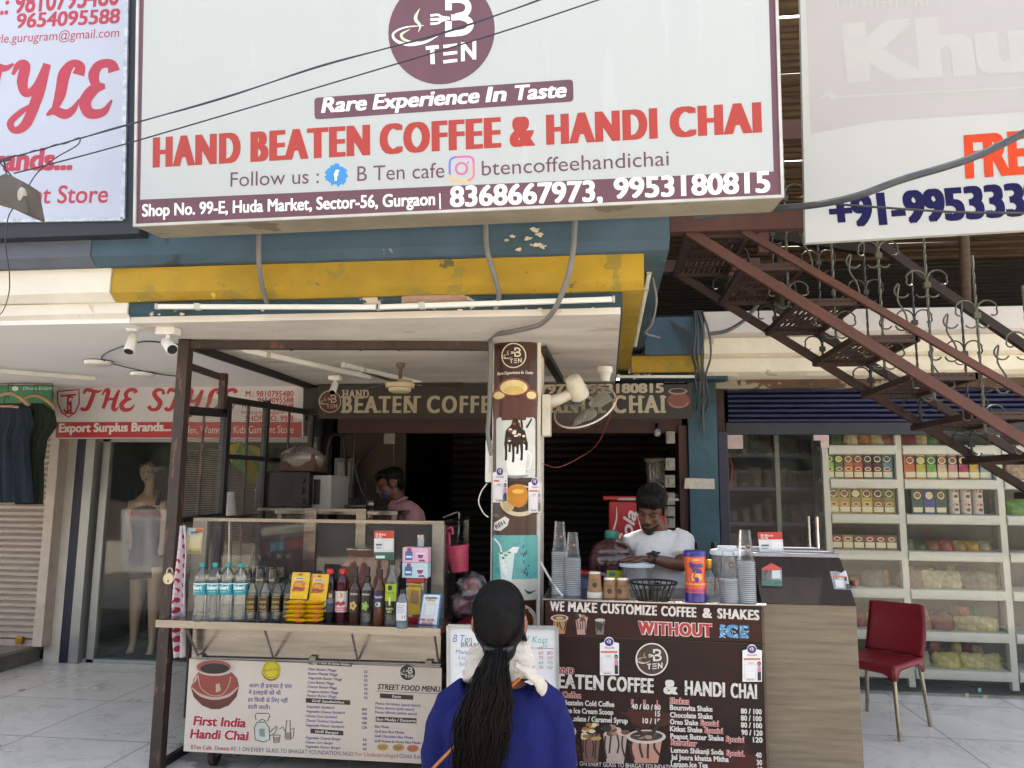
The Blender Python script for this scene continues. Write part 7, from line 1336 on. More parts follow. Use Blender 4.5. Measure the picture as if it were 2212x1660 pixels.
for xs_ in ([(300, 1225), (298, 1270), (292, 1330), (288, 1385), (282, 1408), (274, 1412)], [(338, 1225), (336, 1270), (332, 1330), (328, 1390), (324, 1414), (314, 1418)]): mb.tube([a7(x, y, -.03 if i > 3 else 0) for i, (x, y) in enumerate(xs_)], [19*sc7, 17*sc7, 12*sc7, 7*sc7, 8*sc7, 6*sc7], 14)
for xs_ in ([(288, 1082), (280, 1110), (282, 1160), (288, 1200)], [(350, 1084), (356, 1115), (352, 1165), (346, 1200)]): mb.tube([a7(x, y) for x, y in xs_], [10*sc7, 9*sc7, 7*sc7, 6*sc7], 12)
blobby(mb, 'body', mn, .012, 3)
fm = MB(ink('#2a1c18')); FQ = front(Ym-.098)
fc_ = MB(ink('#8f2c34', .3)); fc_.ell(a7(317, 1036, -.085), 4*sc7, 1.5*sc7, 2*sc7, 8); fc_.m(ink('#2a1c18')); fc_.ell(a7(311, 1021, -.08), 3.4*sc7, 1.5*sc7, 1.6*sc7, 8); fc_.ell(a7(325, 1021, -.08), 3.4*sc7, 1.5*sc7, 1.6*sc7, 8); fc_.tube([a7(306, 1016, -.075), a7(311, 1014, -.083), a7(315, 1015, -.088)], .002, 5); fc_.tube([a7(321, 1015, -.088), a7(326, 1014, -.083), a7(331, 1016, -.072)], .002, 5); fc_.build('painted_face', mn, sm=60)
hm = MB(mat('mannequin_hair', '#3a1a18', r=.4, var=.4, sc=30)).ell(a7(322, 1006, .02), 21*sc7, 22*sc7, 18*sc7, 18).ell(a7(308, 1006, -.05), 10*sc7, 8*sc7, 8*sc7, 12).ell(a7(336, 1012, 0), 9*sc7, 16*sc7, 16*sc7, 12); blobby(hm, 'hair', mn, .012, 3)
SEQ = mat('sequin_dress', '#0a0b1c', r=.5, var=.6, sc=60, peel=[('#3a4680', .70, 90)]); mb = MB(SEQ); mb.tube([a7(317, 1090), a7(316, 1125), a7(316, 1165), a7(318, 1205), a7(318, 1248)], [31*sc7, 33*sc7, 28*sc7, 41*sc7, 44*sc7], 22, flat=.66).tube(cat([a7(298, 1090, -.07), a7(296, 1070, -.02), a7(300, 1062, .04)]), 5*sc7, 8).tube(cat([a7(340, 1090, -.07), a7(343, 1070, -.02), a7(340, 1062, .04)]), 5*sc7, 8); mb.build('dress', mn, sm=60)
MB(mat('mannequin_mat', '#2c2a28', r=.8)).box(mq.x-.3, mq.x+.28, 6.55, 7.0, .006, .02).build('foot_mat', label='dark floor mat under the mannequin', cat_='mat')
DKS = mat('dark_stock', '#15161c', r=.9, var=.5, sc=9); 
for x0, x1, z0, z1, y0, lb in ((345, 520, 0, 1.9, 7.6, 'tall dark clothes rack deep in the clothing shop'), (250, 300, 0, .5, 8.2, 'low dark stool at the back of the clothing shop')):
    a, b = P(x0, 1200, Y=y0).x, P(x1, 1200, Y=y0).x; mb = MB(DKS); r = random.Random(x0); n = 14
    for k in range(n): xa = a+(b-a)*k/n; mb.box(xa, xa+(b-a)/n*.9, y0+r.uniform(0, .1), y0+.5+r.uniform(0, .1), z0+(.3 if z1 > 1 else 0)+r.uniform(0, .2), z1-r.uniform(0, .12))
    mb.m(STL).bar((a, y0+.25, z1+.02), (b, y0+.25, z1+.02), .025, .025).bar((a, y0+.25, 0), (a, y0+.25, z1), .03, .03).bar((b, y0+.25, 0), (b, y0+.25, z1), .03, .03); mb.build('clothes_rack' if z1 > 1 else 'stool', label=lb, cat_='rack' if z1 > 1 else 'stool')
# ================================================================== behind the cart
tb = T('oven_table', 'steel table inside the stall carrying the two ovens', 'table', (-1.75, 5.5, 0)); MB(STL).box(-2.3, -1.42, 5.2, 5.7, 1.325, 1.355).build('table_top', tb, bev=.003)
for x in (-2.27, -1.45):
    for y in (5.23, 5.67): MB(STLD).box(x-.015, x+.015, y-.015, y+.015, 0, 1.325).build('leg', tb)
a, b = A(553, 1104, 5.25), A(672, 1022, 5.25); ov = T('oven', 'black countertop oven with side knobs on the stall table', 'oven', ((a.x+b.x)/2, 5.4, 1.357)); BO = mat('oven_black', '#0f0f11', r=.35, var=.3); zt = 1.357
MB(BO).box(a.x, b.x, 5.22, 5.6, zt+.015, zt+.262).build('cabinet', ov, bev=.006)
mb = MB(BO)
for k in range(9): mb.box(a.x+.02, b.x-.12, 5.213, 5.221, zt+.04+.022*k, zt+.05+.022*k)
mb.build('door', ov)
for k in range(3): MB(BO).cyl((b.x-.05, 5.2, zt+.06+.07*k), (b.x-.05, 5.22, zt+.06+.07*k), .02).build('knob', ov, sm=40)
for x in (a.x+.04, b.x-.04): MB(BO).box(x-.02, x+.02, 5.25, 5.55, zt, zt+.015).build('foot', ov)
a2, b2 = A(676, 1104, 5.35), A(716, 1030, 5.35); wo = T('oven', 'white microwave oven with dark door beside the black oven', 'oven', ((a2.x+b2.x)/2, 5.5, 1.357)); MB(ink('#8f8d88', .4)).box(a2.x, b2.x+.02, 5.3, 5.68, zt, zt+.24).build('cabinet', wo, bev=.006); MB(ink('#15161a', .2)).box(a2.x+.02, b2.x-.06, 5.293, 5.3, zt+.035, zt+.21).build('door', wo)
pk2 = A(660, 1020, 5.4); wb_ = T('wrapped_carton', 'brown carton wrapped in crinkled plastic on top of the black oven', 'carton', (pk2.x, 5.4, zt+.264)); MB(mat('brown_carton', '#4a2e1e', r=.7, var=.3, sc=6)).box(pk2.x-.13, pk2.x+.12, 5.25, 5.5, zt+.264, zt+.39).build('carton', wb_, bev=.01)
mb = MB(clear('crinkled_film', veil=.22, boost=2, rough=.2, veilcol=(.6, .55, .5))).ell((pk2.x-.01, 5.36, zt+.36), .165, .14, .095, 18); mb.wob(.02, 14); mb.build('film', wb_, sm=60)
um = A(540, 1000, 5.6); ub = T('umbrella', 'half folded yellow and green umbrella leaning behind the mesh', 'umbrella', A(560, 1060, 5.6)); mb = MB(mat('umbrella_yellow', '#a8961c', r=.6, var=.2)); top = A(520, 955, 5.6); R_ = [A(x, y, 5.6+dy) for x, y, dy in ((478, 965, -.1), (500, 1000, -.2), (540, 1045, -.2), (578, 1052, -.05), (588, 1010, .1), (560, 968, .12))]
for i in range(5): mb.m(mat('umbrella_yellow', '#a8961c') if i % 2 == 0 else mat('umbrella_green', '#4f8a3c', r=.6, var=.2)); m_ = (R_[i]+R_[i+1])/2+(top-(R_[i]+R_[i+1])/2)*.12; mb.add([top, R_[i], m_, R_[i+1]], [(0, 1, 2), (0, 2, 3)])
mb.build('canopy', ub, sol=.003); MB(STL).cyl(top, A(566, 1062, 5.5), .006).build('shaft', ub)
pr = A(497, 1118, 5.0); rl = T('paper_roll', 'white paper towel roll on a stand behind the glass case', 'paper roll', A(497, 1172, 5.0)); MB(ink('#b9b6b0', .8)).cyl(A(498, 1122, 5.0), A(494, 1064, 5.0), 13*mpp(5)).build('roll', rl, sm=40); MB(STL).cyl(A(497, 1250, 5.0), A(498, 1122, 5.0), .012).build('spindle', rl)
MB(mat('light_block_dark', '#262321', r=.7, var=.3)).box(-2.3, -1.0, 4.97, 5.15, .0, 1.27).build('light_block_cabinet', label='dark cabinet made tall behind the cart to block light', cat_='cabinet')  # added block, tall and dark to keep light out behind the case glass
# pink basket, bagged cups, red tray between cart and pillar
bp = A(998, 1235, 4.35); pb = T('basket', 'pink woven plastic basket hung from the cart case rail', 'basket', A(998, 1237, 4.35)); PKM = mat('pink_plastic', '#a83452', r=.45, var=.1, sc=40)
ax_ = (A(990, 1182, 4.35)-A(996, 1236, 4.35)).normalized(); mb = MB(PKM); mb.lathe(A(994, 1236, 4.35), [(.042, 0), (.048, .004), (.064, .135), (.069, .137), (.069, .146), (.062, .147)], 24, ax=ax_); mb.build('tub', pb, sm=40); 
mb = MB(mat('pink_dark', '#7d2038', r=.5))
for z_ in (.03, .055, .08, .105): mb.tube([A(994, 1236, 4.35)+ax_*z_+Vector((.05+.011*z_/.1, 0, 0))*0+(Vector((1, 0, 0)).cross(ax_).normalized()*sin(a)+ax_.cross(Vector((1, 0, 0)).cross(ax_)).normalized()*cos(a))*(.0485+.12*z_) for a in [2*pi*k/20 for k in range(20)]], .0016, 4, closed=True)
mb.build('weave', pb); MB(PKM).tube(cat([A(966, 1190, 4.35), A(963, 1160, 4.35), A(968, 1145, 4.33), A(976, 1140, 4.33), A(978, 1155, 4.33)]), .007, 8).tube(cat([A(972, 1196, 4.35), A(970, 1150, 4.34)]), .008, 8).build('handle', pb, sm=60)
hk = MB(STL).tube(cat([A(958, 1118, 4.5), A(985, 1108, 4.6), A(992, 1110, 4.6), A(990, 1128, 4.6)]), .006, 6).tube(cat([A(992, 1108, 4.62), A(990, 1160, 4.62), A(975, 1232, 4.4), A(966, 1232, 4.38)]), .005, 6); hk.build('wire_hook', sm=60, label='bent steel hook frame at the corner of the glass case', cat_='hook')
st_ = T('side_stand', 'red topped stand holding bagged cups between cart and pillar', 'stand', A(1010, 1345, 4.4)); z0 = A(1010, 1338, 4.4).z; MB(ink('#8a1420', .4)).box(-.815, -.655, 4.2, 4.6, z0-.05, z0).build('top', st_, bev=.004); MB(mat('stand_side', '#2a2222', r=.7)).box(-.81, -.66, 4.22, 4.58, 0, z0-.052).build('body', st_)
for x, y, rr, lb in ((1000, 1305, 26, 'lower clear bag of red cups on the red stand'), (1020, 1270, 30, 'upper clear bag of red cups against the pillar')):
    c_ = A(x, y, 4.36); t = T('bagged_cups', lb, 'bag', c_-Vector((0, 0, rr*mpp(4.36))), 'clear bags of red cups'); MB(mat('cup_red', '#8a1a2a', r=.5, var=.4, sc=30)).ell(c_, rr*.78*mpp(4.36), .055, rr*.75*mpp(4.36), 14).build('cups', t, sm=60); mb = MB(clear('bag_film', veil=.1, boost=1.6, rough=.12)).ell(c_, rr*mpp(4.36), .07, rr*.98*mpp(4.36), 20); mb.wob(.03, 26); mb.build('film', t, sm=60)
# junk in the shop doorway
wr_ = MB(mat('black_hose', '#141414', r=.6)); 
for p_ in ([(705, 1140), (703, 1040), (712, 955), (730, 940), (745, 960), (750, 1090), (770, 1120), (785, 1098), (790, 1040)], [(770, 935), (766, 1000), (790, 1075), (830, 1090), (850, 1050)], [(830, 935), (800, 970), (768, 1010), (760, 1070)]): wr_.tube(cat([A(x, y, 6.42) for x, y in p_], 8), .012, 6)
wr_.build('hose', sm=60, label='black hoses and wires looping on the tan panel inside the doorway', cat_='cable')
mt = T('meter_box', 'grey electric meter box on the tan panel inside the doorway', 'meter', A(745, 1050, 6.46)); a, b = A(722, 1075, 6.46), A(768, 990, 6.46); MB(mat('meter_grey', '#55534e', r=.5)).box(a.x, b.x, 6.43, 6.478, a.z, b.z).build('case', mt, bev=.005); MB(mat('meter_pale', '#7a776e', r=.4)).box(a.x+.03, b.x-.03, 6.424, 6.431, a.z+.12, b.z-.04).build('cover', mt)
sp = T('wall_speaker', 'small white speaker box with a hanging cord inside the doorway', 'speaker', A(842, 955, 6.5)); a, b = A(832, 960, 6.5), A(856, 930, 6.5); MB(ink('#7d7a74')).box(a.x, b.x, 6.45, 6.55, a.z, b.z).build('case', sp, bev=.006); MB(ink('#5a5854')).tube([A(850, 955, 6.46), A(852, 1040, 6.46)], .003, 5).build('cord', sp)
# shelves of dim goods beside the door frame
dr = T('wall_rack', 'dim plastic tubs and bags stacked along the inner wall beside the door frame', 'rack', A(1430, 1050, 6.6)); MB(clear('dim_tub', veil=.5, veilcol=(.3, .28, .24))).lathe(A(1420, 1065, 6.7), [(.08, 0), (.1, .2), (.1, .28)], 18).build('tub', dr, sm=40); MB(ink('#7a766c')).lathe(A(1420, 997, 6.7), [(.11, 0), (.11, .02), (.02, .03)], 18).build('lid', dr, sm=40); MB(STLD).box(A(1385, 1070, 6.6).x, .62, 6.6, 6.85, A(1420, 1066, 6.6).z-.03, A(1420, 1066, 6.6).z-.005).build('shelf', dr)
# chrome tap arm behind the vendor in pink
fa = T('tap', 'chrome tap arm behind the cart beside the vendor in the pink shirt', 'tap', A(800, 1118, 5.6)); MB(STL).cyl(A(720, 1094, 5.6), A(800, 1094, 5.6), .01).cyl(A(801, 1118, 5.6), A(801, 1086, 5.6), .02).ell(A(800, 1090, 5.58), .035, .035, .035).build('arm', fa, sm=50); MB(STLD).cyl((fa.location.x, 5.6, 0), fa.location, .02).build('stand', fa)
# ================================================================== people
def hairmat(nm='black_hair', c='#0b0807'): return mat(nm, c, r=.42, var=.5, sc=14, stretch=(16, 16, 1.2), bump=.4, spec=.14)
HAIR = hairmat()
def hand(mb, wrist, d, up, s=1., curl=.25, spread=.12, thumb=1):
    """palm, four bent fingers and thumb; d points along the hand, up is the back of the hand"""
    d = Vector(d).normalized(); up = Vector(up); up = (up-d*up.dot(d)).normalized(); sd = d.cross(up)*thumb; w_ = Vector(wrist)
    for k in range(4):
        o = (k-1.5)*.021*s; b = w_+d*.035*s+sd*o*.8; kn = w_+d*(.092-.004*abs(k-1.3))*s+sd*o*1.1
        mb.tube([w_+sd*o*.5, b, kn], [.017*s, .0155*s, .0125*s], 10)
        L = (.068, .078, .072, .056)[k]*s; a = (k-1.5)*spread; dd = (d*cos(a)+sd*sin(a)).normalized(); p1 = kn+(dd*cos(curl)-up*sin(curl))*L*.45; p2 = p1+(dd*cos(curl*2)-up*sin(curl*2))*L*.32; p3 = p2+(dd*cos(curl*2.6)-up*sin(curl*2.6))*L*.25
        mb.tube([kn, p1, p2, p3], [.0115*s, .0098*s, .009*s, .007*s], 8)
    b = w_+d*.03*s-sd*.026*s; p1 = b+(d*.72-sd*.65)*.036*s-up*.006*s; p2 = p1+(d*.88-sd*.4)*.03*s-up*.006*s; p3 = p2+(d*.95-sd*.15)*.024*s
    mb.tube([w_+d*.012*s-sd*.01*s, b, p1, p2, p3], [.018*s, .016*s, .0125*s, .0105*s, .008*s], 8)
def head(mb, c, fwd, s=1., up=(0, 0, 1)):
    """skull, jaw, nose, brow, lips, ears fused into the body mesh; returns a frame function"""
    f = Vector(fwd).normalized(); u = Vector(up); u = (u-f*u.dot(f)).normalized(); r = f.cross(u); R = Matrix((r, f, u)).transposed().to_4x4(); c = Vector(c)
    X = lambda x, y, z: c+(r*x+f*y+u*z)*s
    mb.ell(X(0, -.008, .035), .076*s, .095*s, .088*s, 20, R); mb.ell(X(0, .022, -.03), .06*s, .07*s, .078*s, 18, R); mb.ell(X(0, .05, -.088), .03*s, .026*s, .022*s, 12, R)
    mb.tube([X(0, .09, .02), X(0, .104, -.012), X(0, .112, -.03)], [.009*s, .013*s, .016*s], 10); mb.ell(X(-.012, .098, -.034), .01*s, .01*s, .008*s, 8, R); mb.ell(X(.012, .098, -.034), .01*s, .01*s, .008*s, 8, R)
    mb.ell(X(0, .084, .028), .055*s, .016*s, .014*s, 12, R); mb.ell(X(0, .092, -.057), .024*s, .012*s, .007*s, 10, R); mb.ell(X(0, .089, -.068), .021*s, .012*s, .008*s, 10, R)
    for k in (-1, 1): mb.ell(X(.076*k, -.008, -.005), .012*s, .022*s, .034*s, 10, R); mb.ell(X(.038*k, .06, -.022), .025*s, .022*s, .026*s, 10, R)
    return X, R
def face(par, X, R, s, skin_lid=None, beard=False, closed=True, mask=None):
    W_, I_, L_ = ink('#b5aca4', .25), ink('#120b08', .2), ink('#5c2d28', .4)
    for k in (-1, 1):
        e = MB(I_).tube([X(.018*k, .082, .004), X(.032*k, .0855, .001), X(.046*k, .078, .004)], [.002*s, .0042*s, .002*s], 8); e.build('eye', par, sm=60)
        b = MB(ink('#0d0908')).tube([X(.014*k, .098, .03), X(.032*k, .097, .036), X(.052*k, .084, .03)], [.004*s, .005*s, .0025*s], 8); b.build('eyebrow', par, sm=60)
    if mask: return
    MB(L_).tube([X(-.022, .094, -.062), X(0, .103, -.062), X(.022, .094, -.062)], [.0022*s, .004*s, .0022*s], 8).build('lips', par, sm=60)
    if beard:
        BR_ = mat('stubble', '#17100d', r=.8, var=.5, sc=60); m = MB(BR_).tube([X(-.026, .092, -.048), X(0, .106, -.046), X(.026, .092, -.048)], [.003*s, .0055*s, .003*s], 8); m.ell(X(0, .066, -.1), .028*s, .022*s, .026*s, 12, R); m.tube([X(-.05, .045, -.06), X(-.034, .064, -.09), X(0, .078, -.106), X(.034, .064, -.09), X(.05, .045, -.06)], [.005*s, .008*s, .012*s, .008*s, .005*s], 8); m.build('beard', par, sm=60)
# ---------------------------------------------------------------- woman in blue, seen from behind
WYd = 2.4; a_ = lambda x, y, dy=0: A(x, y, WYd+dy); k_ = mpp(WYd); GZ = -.36
SKW = mat('skin_brown', '#7a4a33', r=.5, var=.1, sc=10); HX = a_(1078, 1330).x
wm = T('person', 'woman seen from behind in a blue top with white scarf and long black ponytail', 'person', (HX-.01, WYd+.02, GZ))
BLT = mat('royal_blue_cloth', '#0e1552', r=.8, var=.18, sc=5, bump=.3, spec=.2); TRS = mat('dark_trousers', '#15151c', r=.85, var=.2)
hc = a_(1080, 1345, .02)
mb = MB(SKW); Xh, Rh = head(mb, hc+Vector((0, 0, .0)), (.08, 1, -.12), 1.02)
mb.tube([hc+Vector((0, -.02, -.06)), a_(1080, 1440, .03), a_(1082, 1480, .05)], [.056, .056, .07], 14)
mb.tube([a_(1080, 1470, .04), a_(1080, 1530, .04), a_(1080, 1650, .04), a_(1080, 1800, .04)], [.08, .13, .13, .12], 18, flat=.7)
zh = .32
mb.tube([(HX, WYd+.04, .42), (HX, WYd+.04, zh)], [.14, .15], 16, flat=.75)
for s_ in (-1, 1): mb.tube([(HX+.085*s_, WYd+.04, zh), (HX+.085*s_, WYd+.045, .02), (HX+.09*s_, WYd+.03, GZ+.07), (HX+.09*s_, WYd+.03, GZ+.03)], [.085, .062, .042, .04], 12); mb.tube([(HX+.09*s_, WYd-.02, GZ+.03), (HX+.1*s_, WYd+.16, GZ+.025)], [.035, .03], 10)
for s_, sh, el, wr in ((-1, (966, 1530), (954, 1680), (975, 1735)), (1, (1180, 1535), (1199, 1690), (1170, 1740))):
    q1, q2, q3 = a_(*sh, .03), a_(*el, .02), a_(*wr, .22); mb.tube([q1, q1.lerp(q2, .5), q2, q2.lerp(q3, .5), q3], [.042, .038, .034, .031, .026], 12); hand(mb, q3, (-.25*s_, .9, .12), (0, 0, 1), .92, .5, .05, s_)
blobby(mb, 'body', wm, .0075, 4)
tp = MB(BLT); T_ = [(1082, 1478, .05), (1081, 1500, .045), (1080, 1530, .04), (1079, 1570, .04), (1080, 1660, .04), (1080, 1760, .04), (1080, 1850, .045), (1080, 1960, .05)]
rw_ = [58, 90, 113, 121, 114, 106, 114, 122]; rd = [.085, .10, .115, .125, .125, .12, .13, .14]
n = 32; vs = []
for (x, y, dy), rx, ry in zip(T_, rw_, rd):
    c = a_(x, y, dy)
    for j in range(n): t = 2*pi*j/n; e_ = 2.4; cx_ = abs(cos(t))**(2/e_)*(1 if cos(t) > 0 else -1); sy_ = abs(sin(t))**(2/e_)*(1 if sin(t) > 0 else -1); vs.append(c+Vector((rx*k_*cx_, ry*sy_, 0)))
m_ = len(T_); tp.add(vs, [(i*n+j, i*n+(j+1) % n, (i+1)*n+(j+1) % n, (i+1)*n+j) for i in range(m_-1) for j in range(n)]+[tuple(range(n))[::-1], tuple(range((m_-1)*n, m_*n))])
for s_, pts in ((-1, [(1016, 1502), (980, 1524), (960, 1574), (948, 1632), (944, 1690)]), (1, [(1144, 1502), (1180, 1526), (1199, 1578), (1208, 1640), (1211, 1690)])):
    q = [a_(x, y, .035) for x, y in pts]; tp.tube(q+[a_(pts[-1][0]-18*s_, pts[-1][1]+26, .1), a_(pts[-1][0]-32*s_, pts[-1][1]+38, .18)], [.064, .062, .059, .055, .051, .048, .046], 16)
blobby(tp, 'blouse', wm, .008, 4, .016, .07)
tr_ = MB(TRS); tr_.tube([(HX, WYd+.045, .5), (HX, WYd+.045, .3)], [.14, .155], 18, flat=.8)
for s_ in (-1, 1): tr_.tube([(HX+.07*s_, WYd+.045, .34), (HX+.088*s_, WYd+.05, .02), (HX+.09*s_, WYd+.035, GZ+.09)], [.105, .08, .062], 14)
blobby(tr_, 'trousers', wm, .012, 4)
for s_ in (-1, 1): MB(mat('sandal', '#2a1c16', r=.6)).prism([(HX+.09*s_+x, WYd+y, GZ) for x, y in ((-.035, -.06), (.035, -.06), (.045, .1), (.03, .19), (-.03, .19), (-.04, .1))], (0, 0, .018)).build('sandal', wm, bev=.004)
hr = MB(HAIR); hr.ell(a_(1078, 1322, -.0), 56*k_, .092, 67*k_, 28); hr.ell(a_(1078, 1352, -.035), 54*k_, .07, 56*k_, 24); hr.ell(a_(1079, 1398, -.03), 36*k_, .055, 36*k_, 18)
blobby(hr, 'hair', wm, .006, 5)
def tail(f, u, v, ph=0., wv=1.):
    y = 1392+f*296; cxp = 1077-40*f**1.3-14*sin(f*2.6); wd = 15+42*sin(min(1, f*1.25)*pi/2)-30*max(0, f-.62)
    return a_(cxp+u*wd+wv*4*sin(f*17+ph)*min(1, f*3), y, -.078-.03*sin(f*pi)-v*(.012+.022*min(1, f*4))-(.03 if f > .15 else .2*f))
ms = MB(HAIR); n = 18; ks_ = [k/22 for k in range(23)]; vs = [tail(f, .88*cos(t)*(1+.05*sin(5*t+9*f)), .8*sin(t)) for f in ks_ for t in [2*pi*j/n for j in range(n)]]
ms.add(vs, [(i*n+j, i*n+(j+1) % n, (i+1)*n+(j+1) % n, (i+1)*n+j) for i in range(22) for j in range(n)]+[tuple(range(n))[::-1], tuple(range(22*n, 23*n))])
blobby(ms, 'ponytail', wm, .006, 2, .012, .02)
rp2 = random.Random(17); pt2 = MB(HAIR)
for i in range(340):                                   # fine wavy strands over the mass
    t = rp2.uniform(0, 2*pi); q_ = rp2.uniform(.82, 1.06)+(rp2.uniform(.05, .3) if rp2.random() < .16 else 0); u, v = q_*cos(t), q_*.95*sin(t); ph = rp2.choice((0, 1.1, 2.3, 3.6))+rp2.uniform(-.4, .4); f0 = rp2.choice((0, 0, .1, .3)); L = rp2.uniform(.8, 1.07)
    pt2.tube([tail(f0+(L-f0)*j/18, u, v, ph, 1.25) for j in range(19)], [.0016, .002, .002, .0018, .001, .0004], 4)
pt2.build('loose_strands', wm, sm=60)
E1, E2, E3 = (a_(1078, 1322), 56*k_, .092, 67*k_), (a_(1078, 1352, -.035), 54*k_, .07, 56*k_), (a_(1079, 1398, -.03), 36*k_, .055, 36*k_)
def scalp(d):
    best = 0; d = d.normalized(); c0 = a_(1078, 1340, -.01)
    for c, a, b, e in (E1, E2, E3):
        o = c0-c; A_ = (d.x/a)**2+(d.y/b)**2+(d.z/e)**2; B_ = 2*(o.x*d.x/a/a+o.y*d.y/b/b+o.z*d.z/e/e); C_ = (o.x/a)**2+(o.y/b)**2+(o.z/e)**2-1; D_ = B_*B_-4*A_*C_
        if D_ > 0: best = max(best, (-B_+sqrt(D_))/2/A_)
    return c0+d*(best-.0012)
st2 = MB(HAIR); end = a_(1078, 1398, -.085)
for i in range(150):
    az = -1.35+2.7*i/149+rp2.uniform(-.012, .012); top = Vector((sin(az), .55*cos(az)-.1, .95*cos(az)+.06)); low = (end-a_(1078, 1340, -.01)); low = low+Vector((.014*sin(az), 0, .012*cos(az)))
    st2.tube([scalp(top.normalized()*(1-t)+low.normalized()*t+Vector((sin(az)*.62, -.25, .05))*sin(pi*t)*.9) for t in [k/14 for k in range(15)]], rp2.uniform(.0011, .002), 4, cap=False)
st2.build('combed_strands', wm, sm=60)
MB(mat('hair_band', '#17131a', r=.6)).tube([a_(1078, 1396, -.06)+Vector((.036*cos(t), .028*sin(t)-.01, .006*sin(t))) for t in [2*pi*i/20 for i in range(20)]], .009, 8, closed=True).build('hair_band', wm, sm=60)
SCF = mat('white_scarf', '#b9b2a8', r=.95, var=.08, sc=30, bump=.35); sf = MB(SCF)
n = 40; rows = ((1386, .064), (1390, .079), (1399, .087), (1406, .083), (1412, .091), (1421, .099), (1428, .095), (1434, .101), (1444, .110), (1453, .106), (1459, .112), (1467, .108), (1472, .085)); vs = []
for ri, (cz, r_) in enumerate(rows):                   # one flat wrap with soft folds running round the neck
    c = a_(1079, cz, .035)
    for t in [2*pi*k/n for k in range(n)]: q = r_+.005*sin(2*t+ri*.5)+.003*sin(5*t+ri*1.3); vs.append(c+Vector((q*1.08*cos(t), q*.84*sin(t), .010*cos(t+.4)-.012*sin(t)+.006*sin(3*t+ri*.2))))
m_ = len(rows); sf.add(vs, [((i+1)*n+j, (i+1)*n+(j+1) % n, i*n+(j+1) % n, i*n+j) for i in range(m_-1) for j in range(n)]+[tuple(range(n)), tuple(range((m_-1)*n, m_*n))[::-1]])
sf.tube(cat([a_(1110, 1436, -.075), a_(1140, 1452, -.07), a_(1166, 1478, -.03), a_(1180, 1505, .05), a_(1176, 1560, .13)], 5), [.012, .02, .026, .028, .024], 12, flat=.4)
blobby(sf, 'scarf', wm, .005, 3, .007, .035)
MB(mat('tan_strap', '#a8641c', r=.6, var=.12)).tube(cat([a_(1120, 1468, -.07), a_(1098, 1490, -.105), a_(1060, 1545, -.118), a_(1000, 1598, -.112), a_(960, 1635, -.105), a_(925, 1672, -.06)], 8), .011, 8, flat=.45).build('bag_strap', wm, sm=60)
mk_ = MB(ink('#101014', .7)); mk_.tube(cat([Xh(-.074, -.03, -.01), Xh(-.062, .06, -.05), Xh(0, .115, -.05), Xh(.062, .06, -.05), Xh(.074, -.03, -.01)], 4), [.003, .02, .034, .02, .003], 8, flat=.3).build('face_mask', wm, sm=60)
# ---------------------------------------------------------------- vendor in grey white tee
VY = 4.55; v_ = lambda x, y, dy=0: A(x, y, VY+dy); kv = mpp(VY); SKV = mat('skin_dark_brown', '#5d3826', r=.5, var=.12, sc=12)
vd = T('person', 'young vendor in a torn grey white tee pressing a lid behind the coffee counter', 'person', (v_(1425, 1300).x, VY, 0)); vx0 = v_(1428, 1300).x
hc = v_(1407, 1103, -.03); mb = MB(SKV); Xv, Rv = head(mb, hc, (-.30, -.86, -.42), .98, (0, -.35, 1))
mb.tube([hc+Vector((.01, .03, -.05)), v_(1425, 1150, .03), v_(1428, 1172, .04)], [.05, .05, .06], 14)
mb.tube([v_(1427, 1165, .04), v_(1427, 1200, .04), v_(1430, 1280, .03), (vx0, VY+.03, .9)], [.07, .125, .12, .12], 18, flat=.68)
mb.tube([(vx0, VY+.03, .9), (vx0, VY+.03, .8)], [.125, .13], 14, flat=.75)
for s_ in (-1, 1): mb.tube([(vx0+.08*s_, VY+.03, .84), (vx0+.085*s_, VY+.02, .45), (vx0+.09*s_, VY+.05, .06)], [.08, .055, .038], 12); mb.tube([(vx0+.09*s_, VY+.06, .03), (vx0+.095*s_, VY-.1, .025)], [.034, .028], 10)
lidp = BK2+Vector((0, 0, .14)); 
shR, elR, wrR = v_(1474, 1170, .02), v_(1470, 1222, -.13), Vector((lidp.x+.065, lidp.y+.005, lidp.z+.018))
mb.tube([shR, shR.lerp(elR, .5), elR, elR.lerp(wrR, .4), wrR], [.052, .045, .038, .034, .025], 12)
hand(mb, wrR+Vector((-.01, 0, 0)), (-1, -.12, -.03), (0, 0, 1), .9, .12, .14, 1)
shL, elL, wrL = v_(1368, 1172, .03), v_(1352, 1225, .06), v_(1362, 1262, -.04); mb.tube([shL, shL.lerp(elL, .5), elL, elL.lerp(wrL, .5), wrL], [.05, .043, .037, .031, .025], 12); hand(mb, wrL, (.15, -.5, -.6), (0, -.8, .5), .9, .4, .06, -1)
blobby(mb, 'body', vd, .006, 3); face(vd, Xv, Rv, .98, beard=True)
TEE = mat('grey_white_tee', '#c2c1be', r=.9, var=.05, sc=40, bump=.15, peel=[('#8f8f90', .68, 45)]); te = MB(TEE); n = 28; vs = []
TT = [(1428, 1146, .035, 24, .062), (1427, 1156, .03, 42, .085), (1426, 1172, .03, 60, .11), (1425, 1200, .02, 58, .125), (1427, 1240, .02, 54, .125), (1430, 1290, .02, 54, .125), (1432, 1340, .02, 57, .13)]
for x, y, dy, rx, ry in TT:
    c = v_(x, y, dy); vs += [c+Vector((rx*kv*(abs(cos(t))**.8)*(1 if cos(t) > 0 else -1), ry*(abs(sin(t))**.8)*(1 if sin(t) > 0 else -1), 0)) for t in [2*pi*j/n for j in range(n)]]
